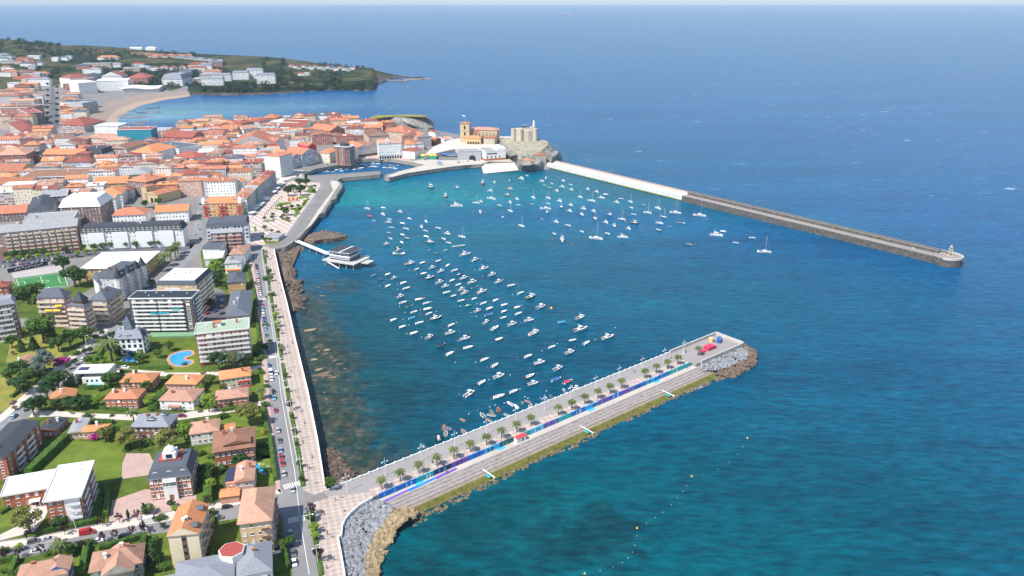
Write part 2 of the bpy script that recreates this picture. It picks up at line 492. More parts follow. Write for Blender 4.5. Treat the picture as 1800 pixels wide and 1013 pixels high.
# (px, py, radius across m, radius along m, turn, colour, weight)  patches of the sea bed and its depth, in place
BED = [
 (760,340,190,90,0,(.003,.175,.235),.95), (640,345,90,60,0,(.004,.20,.245),.8), (960,320,150,60,-.7,(.003,.165,.225),.8), (1120,350,130,50,-.7,(.003,.13,.20),.6),
 (800,420,220,80,0,(.001,.125,.185),.75), (900,520,260,110,0,(.001,.092,.150),.8), (700,560,90,70,0,(.001,.110,.135),.7),
 (720,640,120,60,.2,(.001,.070,.100),.8), (880,640,150,60,.5,(.001,.066,.105),.75), (655,680,34,16,.6,(.002,.14,.14),.6), (700,770,34,12,-.3,(.003,.12,.115),.6), (640,730,20,9,0,(.004,.11,.10),.5),
 (600,620,60,110,.3,(.012,.050,.060),.75), (590,720,40,50,.3,(.016,.040,.045),.7), (640,780,45,30,.3,(.008,.050,.052),.65),
 (1050,520,230,120,0,(.001,.080,.165),.6), (1250,700,200,120,.5,(.001,.078,.140),.55),
 (850,930,70,40,.3,(.002,.035,.060),.9), (700,960,45,40,0,(.006,.035,.042),.85), (960,960,90,40,0,(.002,.040,.062),.8),
 (1120,900,80,60,0,(.002,.110,.120),.8), (1260,1000,120,70,0,(.003,.165,.150),.9), (1000,868,34,17,.2,(.002,.19,.165),.85), (1085,872,30,15,.2,(.002,.16,.15),.7), (1150,940,50,24,.2,(.002,.15,.14),.7), (1350,900,160,90,.3,(.002,.075,.105),.6),
 (1650,760,260,180,0,(.0015,.075,.165),.6), (1500,950,200,120,0,(.0015,.070,.125),.6), (1350,560,160,90,0,(.0015,.085,.185),.5),
 (1050,280,350,120,-.3,(.004,.090,.190),.55), (1300,370,330,60,-.8,(.003,.085,.180),.5),
 (260,200,190,110,.6,(.62,.36,.47),.9), (340,195,220,90,.3,(.34,.26,.38),.85), (480,185,260,80,.2,(.12,.16,.30),.75),
]
def sea_colour(X, Y):
 c = np.tile(DEEP, (len(X), 1))
 for px, py, ra, rb, ang, col, w in BED:
  p = at(px, py, 0); dx, dy = X-p.x, Y-p.y
  ca, sa = math.cos(ang), math.sin(ang)
  d = ((dx*ca+dy*sa)/ra)**2 + ((-dx*sa+dy*ca)/rb)**2
  k = (w*np.exp(-d*1.1))[:, None]
  c = c*(1-k) + np.array(col)*k
 return c
SHOAL = [(566,620,21,85,.33,1.), (594,740,19,60,.33,1.), (550,545,14,60,.33,.9), (625,815,26,18,.3,.9), (610,645,20,22,.33,.55), (590,505,26,20,0,.7), (575,425,40,18,0,.5)]
WEED = [(660,800,60,40,.3,.9), (720,700,70,40,.4,.6), (700,760,60,30,.3,.7), (640,690,50,50,.3,.7),
  (760,930,90,50,.2,.75), (900,960,90,40,.1,.8), (1050,925,30,26,.2,1.05), (1035,965,40,16,.2,1.0), (1140,985,26,16,.2,1.1), (900,900,70,30,.2,.7), (720,985,40,30,0,.8), (850,960,60,30,0,.6)]
FOAM = [(1222,682,9,3,.6,.95), (1185,700,14,2,.6,.7), (1230,676,6,3,.6,.9), (1696,470,6,10,0,.5), (705,133,30,30,0,.9), (730,137,45,12,0,.9), (760,138,40,10,0,.6), (235,196,40,16,.6,.28), (225,208,30,14,.6,.3), (800,226,24,10,0,.5), (1775,332,14,8,0,.8), (860,838,14,2,.6,.4), (1010,772,8,2,.6,.3)]
def blob(X, Y, L):
 a = np.zeros(len(X))
 for px, py, ra, rb, ang, w in L:
  p = at(px, py, 0); dx, dy = X-p.x, Y-p.y
  ca, sa = math.cos(ang), math.sin(ang)
  d = ((dx*ca+dy*sa)/ra)**2 + ((-dx*sa+dy*ca)/rb)**2
  a = np.maximum(a, w*np.exp(-d))
 return a

def make_sea():
 # a regular grid over bay and harbour, opening out in ever larger cells to the horizon
 def axis(a, b, step, far):
  c = list(np.arange(a, b+1, step)); k = step
  hi = [c[-1]]; 
  while hi[-1] < far: k *= 1.35; hi.append(hi[-1]+k)
  lo = [c[0]]; k = step
  while lo[-1] > -far: k *= 1.35; lo.append(lo[-1]-k)
  return np.array(lo[:0:-1] + c + hi[1:])
 xs = axis(-420, 620, 6, 30000); ys = axis(200, 1500, 6, 42000)
 ys = ys[ys > -1500]
 X, Y = np.meshgrid(xs, ys); n, m = len(xs), len(ys)
 me = bpy.data.meshes.new('sea')
 co = np.zeros((n*m, 3)); co[:, 0] = X.ravel(); co[:, 1] = Y.ravel()
 i = np.arange(n*m).reshape(m, n)
 q = np.stack([i[:-1,:-1], i[:-1,1:], i[1:,1:], i[1:,:-1]], -1).reshape(-1, 4)
 me.from_pydata(co.tolist(), [], q.tolist())
 c = sea_colour(co[:, 0], co[:, 1])*np.array((.25, .80, .72))
 a = me.color_attributes.new('bed', 'FLOAT_COLOR', 'POINT')
 a.data.foreach_set('color', np.hstack([c, blob(co[:,0], co[:,1], WEED)[:, None]]).ravel())
 b = me.attributes.new('shoal', 'FLOAT', 'POINT'); b.data.foreach_set('value', blob(co[:,0], co[:,1], SHOAL)); b = me.attributes.new('foam', 'FLOAT', 'POINT'); b.data.foreach_set('value', blob(co[:,0], co[:,1], FOAM))
 me.update()
 t = NT('sea_water')
 at_ = t.new('ShaderNodeAttribute', attribute_name='bed'); fo = t.new('ShaderNodeAttribute', attribute_name='foam')
 p = t.world()
 def mapped(sx, sy, ang=0):
  mm = t.new('ShaderNodeMapping'); mm.inputs['Scale'].default_value = (sx, sy, 1); mm.inputs['Rotation'].default_value = (0, 0, ang)
  t.link(p, mm.inputs[0]); return mm.outputs[0]
 # weed and sand patches on the bed
 w = t.noise(mapped(.026, .026), 1, 6, .72, .4)
 k = t.math('ADD', w, t.math('MULTIPLY', at_.outputs['Alpha'], .22))
 wf = t.ramp(k, [(.60, (0,0,0)), (.70, (1,1,1))])
 wm = t.math('MULTIPLY', wf, t.math('MULTIPLY', at_.outputs['Alpha'], .72))
 w2 = t.noise(mapped(.06, .06), 1, 6, .75)
 weed = t.ramp(w2, [(.35, (.001,.016,.030)), (.62, (.004,.034,.046)), (.8, (.012,.05,.05))])
 o = t.mix(wm, at_.outputs['Color'], weed)
 sh = t.new('ShaderNodeAttribute', attribute_name='shoal').outputs['Fac']; w3 = t.noise(mapped(.075, .045, .3), 1, 8, .74, .5)
 sk = t.ramp(t.math('ADD', w3, t.math('MULTIPLY', sh, .30)), [(.54, (0,0,0)), (.66, (1,1,1))])
 brown = t.ramp(t.noise(mapped(.2, .12, .3), 1, 8, .75), [(.30, (.003,.024,.024)), (.47, (.022,.036,.022)), (.58, (.075,.062,.035)), (.72, (.19,.145,.095))])
 o = t.mix(t.math('MULTIPLY', sk, t.math('MULTIPLY', sh, .9)), o, brown)
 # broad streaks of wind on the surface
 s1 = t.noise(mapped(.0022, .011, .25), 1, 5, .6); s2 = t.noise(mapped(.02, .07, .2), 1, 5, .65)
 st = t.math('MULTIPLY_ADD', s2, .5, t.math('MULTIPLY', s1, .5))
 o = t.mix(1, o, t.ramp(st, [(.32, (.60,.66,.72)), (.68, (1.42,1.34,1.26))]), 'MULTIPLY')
 # short chop painted into the colour: shaded troughs and sunlit backs
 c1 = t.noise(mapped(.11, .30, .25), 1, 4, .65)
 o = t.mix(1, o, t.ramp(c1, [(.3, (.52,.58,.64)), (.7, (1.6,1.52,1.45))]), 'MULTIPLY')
 # breaking crests
 f1 = t.noise(mapped(.035, .12, .2), 1, 3, .55); f2 = t.noise(mapped(.004, .006), 1, 3, .5)
 sy = t.new('ShaderNodeSeparateXYZ'); t.link(p, sy.inputs[0])
 out = t.ramp(t.math('MULTIPLY', sy.outputs[1], 1/4000), [(.17, (0,0,0)), (.40, (1,1,1))])
 cap = t.ramp(t.math('ADD', f1, t.math('MULTIPLY', f2, .12)), [(.735, (0,0,0)), (.77, (1,1,1))])
 cap = t.math('MULTIPLY', cap, out)
 fn = t.noise(mapped(.35, .35), 1, 6, .8)
 ff = t.ramp(t.math('ADD', fn, t.math('MULTIPLY_ADD', fo.outputs['Fac'], .75, -.42)), [(.52, (0,0,0)), (.66, (1,1,1))])
 fm = t.math('MAXIMUM', t.math('MULTIPLY', cap, .8), ff)
 o = t.mix(fm, o, (.62,.68,.72,1))
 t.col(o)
 h1 = t.noise(mapped(.10, .26, .25), 1, 5, .65); h2 = t.noise(mapped(.9, 1.6, .3), 1, 4, .7)
 h = t.math('MULTIPLY_ADD', h2, .12, h1)
 t.bump(h, .55, 1.5)
 t.rough(.28); t.b.inputs['Specular IOR Level'].default_value = .11; t.b.inputs['IOR'].default_value = 1.33
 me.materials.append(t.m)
 o = link('sea', me); struct(o, 'blue green sea water of the harbour and the open bay', 'sea')
make_sea()

def make_haze():
 b = MB(); b.box(-31000, 31000, -1600, 43500, -16, 222, 0)
 m = bpy.data.materials.new('haze'); m.use_nodes = True; n = m.node_tree.nodes; n.clear()
 o = n.new('ShaderNodeOutputMaterial'); v = n.new('ShaderNodeVolumePrincipled')
 v.inputs['Color'].default_value = (.62, .79, 1, 1); v.inputs['Density'].default_value = 4.0e-5; v.inputs['Anisotropy'].default_value = .0
 m.node_tree.links.new(v.outputs[0], o.inputs['Volume'])
 ob = b.obj('haze', m); struct(ob, 'thin pale blue haze over the far sea', 'haze', 'stuff')
HAZE = True
if HAZE: make_haze()

# ---------------------------------------------------------------- land
def ring(pts, z=G): return [at(x, y, z).xy for x, y in pts]
def sheet(name, pts, dz, m, label, cat, z0=None, world=False):
 P = pts if world else ring(pts, G+dz)
 b = MB(); b.prism([(p[0], p[1]) for p in P], G if z0 is None else z0, G+dz, 0, 0)
 o = b.obj(name, M(m)); struct(o, label, cat); return o

COAST = [(640,1180),(618,1090),(606.5,1012),(600,975),(594.5,946),(600.5,944.5),(602,927),(607,915),(616,904),(631,890),(647,881),(654,877),
 (660,872),(600,842),(584,859),(573,863),(570,848),(558.5,774),(541.5,689),(520,600),(505,534),(493,489),(482,438),(486,437),(500,436),(510,431),(517,424),(527,418),
 (552,386),(559,377),(571,374),(574,366),(582,357),(581,353),(591,349),(592,342),(602,329),(600,321),(593,318),(600,313),(668,307),(669,301),(604,305),(560,307.5),(537,309),(534,306),(555,297),(600,289),
 (630,281),(660,279),(690,280),(720,285),(746,290),(730,294),(702,301),(678,307),(676,311),(684,313),(715,305),(760,298),(800,292.5),(820,290),(845,289),(862,284),(930,286),
 (965,288),(982,281),(960,262),(900,247),(800,236),(765,229),(700,224),(600,213),(480,211),(420,213),(360,218),(320,229),(280,233),(240,231),(205,228),(150,214),
 (153,206),(165,195),(185,180),(220,170),(275,163.5),(330,161),(330,120),(-500,120),(-700,180),(-560,600),(-520,1180)]
def make_land():
 P = ring(COAST); b = MB(); b.prism([(p.x, p.y) for p in P], -14, G, 0, 1)
 o = b.obj('ground', [M('sea_wall'), M('town_ground')]); struct(o, 'flat paved town ground with stone sea walls', 'ground')
make_land()

# roads and paving
sheet('road', [(441,431),(456,528),(470,640),(474,705),(490,823),(498,900),(513,1000),(524,1070),(570,1070),(558,1000),(549,947),(537,880),(525,821),(499,690),(491.6,639),(476,541),(461,433)], .03, 'asphalt', 'grey asphalt promenade road with parked cars', 'road')
sheet('pavement', [(433.5,433),(448,528),(461.5,640),(466,705),(481,823),(486,860),(494,868),(490,823),(474,705),(470,640),(456,528),(441,432)], .15, 'walk_pink', 'pink pavement along the villa gardens', 'pavement')
sheet('promenade', [(461.5,433),(476.5,541),(492,639),(499.5,690),(525.5,821),(533,862),(553,870),(566,866),(572,861),(570,849),(558,774),(541,689),(519.5,600),(504.5,534),(492.5,489),(481.5,439),(470,434)], .15, 'prom_paving', 'pink and cream checked seafront promenade', 'promenade')
sheet('promenade_end', [(549,884),(552,930),(563,1000),(575,1070),(612,1060),(606,1012),(594,948),(600,943),(601.5,927),(606.5,915),(615,904),(630,890),(646,881),(653,877.5),(668,862),(640,866),(585,872)], .15, 'prom_paving', 'checked promenade by the foot of the pier', 'promenade')
sheet('street', [(-60,980),(0,965),(124,947),(178,934),(299,916),(348,900),(417,888),(470,871),(496,868),(500,905),(413,912),(352,921),(295,935.5),(249,941.5),(160,956),(78,972),(0,988),(-60,1003)], .035, 'asphalt', 'grey side street lined with purple trees', 'road')
sheet('street_pavement', [(-60,965),(0,953),(66,944),(169,924),(263,907),(340,892),(415,879),(470,862),(494,860),(496,867.5),(470,870.5),(417,887.5),(348,899.5),(299,915.5),(178,933.5),(124,946.5),(0,964.5),(-60,979.5)], .15, 'pale_paving', 'pale pavement beside the side street', 'pavement')
sheet('avenue', [(-30,765),(9.5,737),(76,678),(139,624),(174,595),(191,581),(216,556),(243,528),(262,508),(301,471),(324,450),(345,427),(360,427),(342,452),(318,474),(282,510),(262,530),(236,552),(210,584),(178.5,611.6),(158,632),(126,659),(85,690),(50.5,717),(36,739),(10,765),(-30,800)], .035, 'asphalt', 'grey avenue running diagonally into the town', 'road')
sheet('avenue_pavement', [(-36,756),(0,730),(68,671),(130,619),(166,590),(186,576),(191,580.5),(174,594.5),(139,623.5),(76,677.5),(9.5,736.5),(-30,764)], .15, 'pale_paving', 'pale pavement beside the avenue', 'pavement')
sheet('lane', [(60,722),(100,722),(160,727),(230,729),(310,727),(380,718),(425,712),(474,702),(475,710),(425,721),(380,729),(310,739),(230,739),(160,736),(100,732),(50,734)], .03, 'pale_paving', 'pale garden lane between the villas', 'path')
sheet('villa_path', [(205,646),(260,652),(307,654),(385,654),(440,645),(466,640),(467,646),(440,652),(385,660),(307,661),(240,662),(205,655)], .03, 'pale_paving', 'pale path behind the orange roofed villas', 'path')
sheet('car_park', [(352,530),(372,515),(396,512),(398,560),(385,566),(345,580),(335,575)], .04, 'asphalt_dark', 'dark asphalt yard behind the apartment blocks', 'car park')
sheet('town_street', [(332,440),(344,385),(351,345),(358,345),(355,385),(357,440)], .03, 'asphalt', 'grey street leading between the town houses', 'road')
sheet('parking_strip', [(-40,476),(0,472),(145,452),(330,440),(345,432),(330,428),(145,440),(-40,458)], .03, 'asphalt_dark', 'dark strip of parked cars before the long blocks', 'car park')
sheet('far_avenue', [(86,225),(88,190),(89,168),(90,150),(95,150),(97,168),(100,190),(104,225)], .03, 'asphalt_dark', 'straight tree lined avenue far behind the old town', 'road')
sheet('harbour_road', [(536,405),(560,368),(585,335),(580,318),(592,318),(597,324),(572,362),(548,395),(528,412),(519,417)], .04, 'quay_concrete', 'pale concrete quay along the harbour wall', 'quay')
sheet('quay_road', [(506,420),(531,385),(563,340),(572,323),(566,315),(545,311),(515,312),(505,318),(515,316),(560,319),(566,324),(556,340),(524,384),(500,418)], .05, 'asphalt', 'grey road curving along the harbour park', 'road')
sheet('park', [(441,429),(437,410),(437,392),(452,372),(480,345),(505,322),(514,318),(560,321),(564,325),(555,341),(523,385),(500,418),(470,431)], .10, 'park_paving', 'pink and white striped paving of the harbour park', 'plaza')
sheet('seafront_street', [(431,425),(425,392),(440,370),(474,335),(497,308),(510,298),(535,300),(530,308),(508,315),(480,343),(452,370),(437,390),(440,428)], .04, 'pale_paving', 'pale street of cafe terraces before the old town', 'street')
sheet('main_square', [(628,279),(640,272),(690,272),(725,282),(722,285),(690,279.5),(660,278.5)], .05, 'walk_pink', 'pinkish square behind the inner harbour', 'plaza')
sheet('castle_quay', [(722,284),(745,280),(780,282),(845,281),(930,279),(930,285.5),(862,283.5),(845,288.5),(800,292),(760,297.5),(716,304),(690,311),(680,310),(700,302),(730,294.5),(747,290)], .05, 'quay_concrete', 'grey quay below the church', 'quay')

# markings
def stripes(name, a, b, n, w, ln, label):
 """zebra bars laid from a to b (px); each bar ln metres along the road"""
 p, q = at(*a), at(*b); d = (q-p).xy; L = d.length; d = d/L
 bm = MB()
 for k in range(n):
  c = p.xy + d*(L*(k+.5)/n)
  bm.obox(c, (d.x, d.y), w/2, ln/2, G+.036, G+.045)
 struct(bm.obj(name, M('road_paint')), label, 'road marking')
def rdir(a, b):
 d = (at(*b)-at(*a)).xy; return d/d.length
stripes('zebra_crossing', (498,857), (528,849), 8, .46, 3.6, 'white zebra crossing bars on the promenade road')
stripes('zebra_crossing', (506,916), (537,910), 8, .46, 3.6, 'white zebra crossing bars at the road junction')
stripes('zebra_crossing', (471,629), (489,626), 8, .46, 3.4, 'white zebra crossing bars before the balcony apartments')
stripes('zebra_crossing', (456,527), (473,524), 8, .46, 3.0, 'white zebra crossing bars near the slate roofed houses')
def line(name, pts, w, label, dash=None, dz=.045):
 bm = MB()
 for a, b in zip(pts, pts[1:]):
  p, q = at(*a).xy, at(*b).xy; d = q-p; L = d.length; d = d/L
  if dash:
   s = 0
   while s < L:
    e = min(L, s+dash[0]); c = p+d*((s+e)/2); bm.obox(c, (d.x, d.y), (e-s)/2, w/2, G+.04, G+dz); s += sum(dash)
  else: bm.obox((p+q)/2, (d.x, d.y), L/2, w/2, G+.04, G+dz)
 struct(bm.obj(name, M('road_paint')), label, 'road marking')
line('cycle_lane_line', [(459,435),(473,541),(487.5,639),(493.5,690),(518,830),(528,918),(543.5,1010)], .22, 'long white line dividing the cycle lane from the road')
line('cycle_lane_edge', [(461,435),(475.6,541),(491,639),(498.6,690),(524.5,821)], .15, 'thin white line beside the promenade planting')
line('street_line', [(0,974),(124,956),(250,930),(400,900)], .15, 'dashed white line along the side street', (2.5, 4))
line('avenue_line', [(0,752),(70,697),(140,641),(215,570),(290,495),(340,440)], .18, 'dashed white line along the avenue', (2.5, 4))


sheet('garden', [(40,745),(90,695),(140,650),(185,605),(215,590),(340,590),(436,600),(461,640),(466,705),(480,823),(485,858),(415,877),(340,890),(200,915),(66,942),(0,950),(-60,960),(-60,790)], .018, 'garden', 'green garden ground of the villa quarter', 'garden')
sheet('garden', [(-60,1004),(78,972),(250,941),(352,922),(415,912),(490,905),(513,1000),(520,1060),(-60,1080)], .018, 'garden', 'garden ground along the bottom edge', 'garden')
sheet('garden', [(-60,560),(40,575),(110,575),(165,590),(130,618),(68,670),(0,728),(-60,750)], .018, 'garden', 'garden ground left of the avenue', 'garden')
sheet('garden', [(352,440),(441,437),(447,528),(461,640),(436,600),(400,560),(396,512),(360,500)], .018, 'garden', 'garden ground behind the pink pavement', 'garden')
sheet('garden', [(-60,505),(22,495),(40,515),(122,505),(150,490),(175,500),(60,560),(-60,560)], .018, 'garden', 'shaded garden ground beside the football pitch', 'garden')
# lawns, gardens, courts
LAWNS = [
 ('lawn', [(40,838),(118,762),(140,776),(222,778),(214,838),(196,850),(188,862),(160,866),(150,905),(190,925),(182,850)], 'big green lawn behind the white roofed apartments'),
 ('lawn', [(300,640),(288,655),(355,655),(345,600),(300,605),(312,616),(330,616),(335,640)], 'lawn around the kidney shaped pool'),
 ('lawn', [(152,640),(168,608),(197,610),(200,632),(190,637)], 'small lawn before the blue roofed mansion'),
 ('lawn', [(385,742),(391,733),(420,728),(462,722),(470,755),(420,762)], 'lawn behind the brown roofed brick house'),
 ('lawn', [(448,770),(474,766),(481,806),(452,806)], 'small square lawn beside the brown roofed house'),
 ('lawn', [(432,800),(482,800),(487,845),(470,852),(440,848)], 'lawn around the small round pool'),
 ('lawn', [(350,790),(372,785),(374,822),(350,826)], 'narrow lawn between the mansion and the brown roofed house'),
 ('lawn', [(436,560),(452,545),(462,630),(446,640)], 'strip of garden lawn by the pink pavement'),
 ('lawn', [(434,480),(447,470),(456,530),(440,540)], 'strip of garden lawn by the slate houses'),
 ('lawn', [(205,715),(270,690),(285,720),(220,728)], 'lawn between the orange roofed villas'),
 ('lawn', [(440,662),(464,655),(470,700),(444,700)], 'lawn beside the orange roofed villa near the road'),
 ('lawn', [(0,905),(20,890),(45,915),(20,925),(0,930)], 'lawn before the left brick apartments'),
 ('lawn', [(114,985),(150,975),(138,1013),(116,1013)], 'lawn between the two tiled villas'),
 ('lawn', [(250,1000),(300,960),(300,1000),(260,1030)], 'lawn beside the tall orange roofed block'),
 ('lawn', [(476,985),(500,975),(506,1000),(480,1003)], 'small lawn by the grey hipped roof'),
]
for n, p, l in LAWNS: sheet(n, p, .07, 'lawn', l, 'lawn')
sheet('rough_grass', [(20,595),(60,585),(105,600),(115,640),(60,655),(10,640)], .06, 'dry_grass', 'dry grass bank below the stepped apartments', 'grass')
sheet('rough_grass', [(0,660),(40,655),(70,680),(20,718),(0,724)], .06, 'dry_grass', 'dry grass plot beside the avenue', 'grass')
sheet('football_pitch', [(25,490),(113,478),(122,503),(36,513)], .06, 'turf', 'green football pitch with white lines', 'pitch')
sheet('concrete_court', [(20,480),(106,465.5),(114,477.5),(24,489.5)], .05, 'court', 'grey concrete court beside the football pitch', 'court')
sheet('green_court', [(262,580),(340,578),(342,590),(268,592)], .9, 'green_court', 'green sports deck behind the pool garden', 'court')
sheet('mansion_court', [(197,880),(256,860),(345,870),(345,890),(250,908),(190,924)], .05, 'walk_pink', 'pink paved courtyard of the mansion', 'courtyard')
sheet('brick_court', [(215,815),(222,797),(262,797),(270,812),(262,835),(214,842)], .08, 'walk_pink', 'pink paved square beside the lawn', 'courtyard')
sheet('apartment_forecourt', [(15,905),(70,880),(88,890),(78,912),(60,935),(0,950),(0,940),(45,918)], .06, 'pale_paving', 'pale curved forecourt of the white roofed apartments', 'courtyard')
sheet('driveway', [(352,925),(380,920),(376,975),(350,985)], .05, 'asphalt_dark', 'grey driveway between the two tall blocks', 'driveway')
sheet('side_driveway', [(478,905),(494,905),(503,970),(478,982)], .05, 'asphalt_dark', 'grey yard beside the brown roofed block', 'driveway')
def pitch_lines():
 bm = MB(); A = [at(*p).xy for p in ((28.5,491.5),(111,480),(119.5,502),(38,511.5))]
 def ln(a, b, w=.3):
  d = b-a; L = d.length; d = d/L; bm.obox((a+b)/2, (d.x, d.y), L/2, w/2, G+.065, G+.075)
 for a, b in zip(A, A[1:]+A[:1]): ln(a, b)
 f = lambda u, v: A[0].lerp(A[1], u).lerp(A[3].lerp(A[2], u), v)
 ln(f(.5,0), f(.5,1))
 for u in (.14, .86):
  e = 0 if u < .5 else 1
  ln(f(u,.25), f(u,.75)); ln(f(e,.25), f(u,.25)); ln(f(e,.75), f(u,.75))
 c = f(.5,.5)
 for k in range(20):
  a, b = 2*math.pi*k/20, 2*math.pi*(k+1)/20
  ln(c+Vector((math.cos(a), math.sin(a)))*4, c+Vector((math.cos(b), math.sin(b)))*4)
 struct(bm.obj('pitch_lines', M('road_paint')), 'white marking lines of the football pitch', 'pitch marking')
pitch_lines()

# beach
def make_beach():
 up = [(140,216),(150,212),(153,206),(165,195),(185,180),(220,170),(275,163.5),(332,161)]
 lo = [(206,229),(215,221),(211,213),(214,207),(226,198),(250,187),(290,177),(335,170)]
 b = MB(); n = 8
 U = [at(x, y, G+.05) for x, y in up]; L = [at(x, y, -.4) for x, y in lo]
 for k in range(len(U)-1):
  for j in range(n):
   s, t = j/n, (j+1)/n
   b.face([L[k].lerp(U[k], s), L[k+1].lerp(U[k+1], s), L[k+1].lerp(U[k+1], t), L[k].lerp(U[k], t)], 1 if j < 3 else 0)
 struct(b.obj('beach', [M('sand'), M('sand_wet')]), 'curved grey brown sand beach of the far bay', 'beach')
make_beach()

# ---------------------------------------------------------------- far headland
HF = [(-260,168,G),(0,157,G),(100,150,G),(160,141,G),(230,147,G),(300,160,G),(335,170,-3),(400,172,-3),(470,170,-3),(530,165,-3),(570,162,-3),(600,161,-3),(650,163.5,-3),(662,160,-3),(664,151,-3),(690,142,-3),(715,138.5,-3),(745,138.2,-3)]
HB = [(-260,60,90),(0,68,72),(40,72,70),(60,74,64),(100,80,56),(150,80,48),(200,83,42),(260,88,36),(350,95,30),(430,98,26),(480,101,24),(540,108,20),(600,119,15),(640,122,13),(660,124,12),(690,131,6),(720,136,1),(745,137.9,-2)]
def hill_fb(x):
 f = at(x, pl([(a,b) for a,b,_ in HF], x), pl([(a,c) for a,_,c in HF], x)); b = at(x, pl([(a,b) for a,b,_ in HB], x), pl([(a,c) for a,_,c in HB], x))
 return f, b
def hill_pt(x, t):
 f, b = hill_fb(x); p = f.lerp(b, t); z0, z1 = f.z, b.z
 cl = pl([(318,0),(340,7),(500,11),(600,15),(655,19),(664,3),(690,1),(745,.5)], x)      # cliff at the water's edge
 k = t**.85
 z = z0 + (z1-z0)*k
 if cl > 0: z = max(z, min(cl*1.0 + 2*nz(p.x, p.y, 3, .02), z0 + t*260)) if t > 0 else z0
 bump = math.sin(math.pi*min(1, t))*(5*nz(p.x, p.y, 1, .004) + 1.5*nz(p.x, p.y, 2, .02))*pl([(300,1),(640,1),(745,.2)], x)
 return Vector((p.x, p.y, z+bump*(1 if t > .1 else t*10)))
def make_headland():
 cols = list(np.arange(-260, 745.1, 4.0)); ts = [0,.012,.03,.05] + list(np.linspace(.075, 1, 46))
 vs = []; 
 for x in cols:
  row = [hill_pt(x, t) for t in ts]
  f, b = hill_fb(x); d = (b-f); d.z = 0; d.normalize(); e = row[-1]
  row.append(Vector((e.x+d.x*60, e.y+d.y*60, -4)))
  vs += row
 n = len(ts)+1; fs = []
 for i in range(len(cols)-1):
  for j in range(n-1): fs.append((i*n+j, (i+1)*n+j, (i+1)*n+j+1, i*n+j+1))
 b = MB(); b.mesh(vs, fs)
 t = NT('headland'); p = t.world()
 a = t.noise(p, .0045, 5, .6, .6); c = t.noise(p, .03, 6, .7)
 f = t.math('MULTIPLY_ADD', c, .3, t.math('MULTIPLY', a, .7))
 fld = t.ramp(f, [(.36, (.008,.020,.009)), (.44, (.012,.027,.010)), (.50, (.034,.048,.015)), (.55, (.105,.082,.04)), (.60, (.020,.036,.012)), (.68, (.042,.055,.018))])
 nn = t.new('ShaderNodeNewGeometry'); sz = t.new('ShaderNodeSeparateXYZ'); t.link(nn.outputs['Normal'], sz.inputs[0])
 rk = t.ramp(t.noise(p, .05, 8, .7), [(.3, (.018,.016,.018)), (.5, (.065,.055,.055)), (.72, (.17,.14,.13))])
 pz = t.new('ShaderNodeSeparateXYZ'); t.link(p, pz.inputs[0])
 low = t.math('LESS_THAN', t.math('MULTIPLY_ADD', c, -6, pz.outputs[2]), 1.0)
 steep = t.ramp(t.math('MULTIPLY_ADD', c, .3, sz.outputs[2]), [(.78, (1,1,1)), (.95, (0,0,0))])
 t.col(t.mix(t.math('MAXIMUM', steep, low), fld, rk)); t.rough(.95); t.b.inputs['Specular IOR Level'].default_value = .1
 o = b.obj('hills', t.m, smooth=True); struct(o, 'green headland with fields and rocky cliffs', 'hill')
make_headland()
def hill_at(px, py):
 """the spot of the far headland seen at a pixel of the photograph"""
 best = None
 for k in range(0, 161):
  q = hill_pt(px, k/160); e = abs(proj(q)[1]-py)
  if best is None or e < best[0]: best = (e, q)
 return best[1]
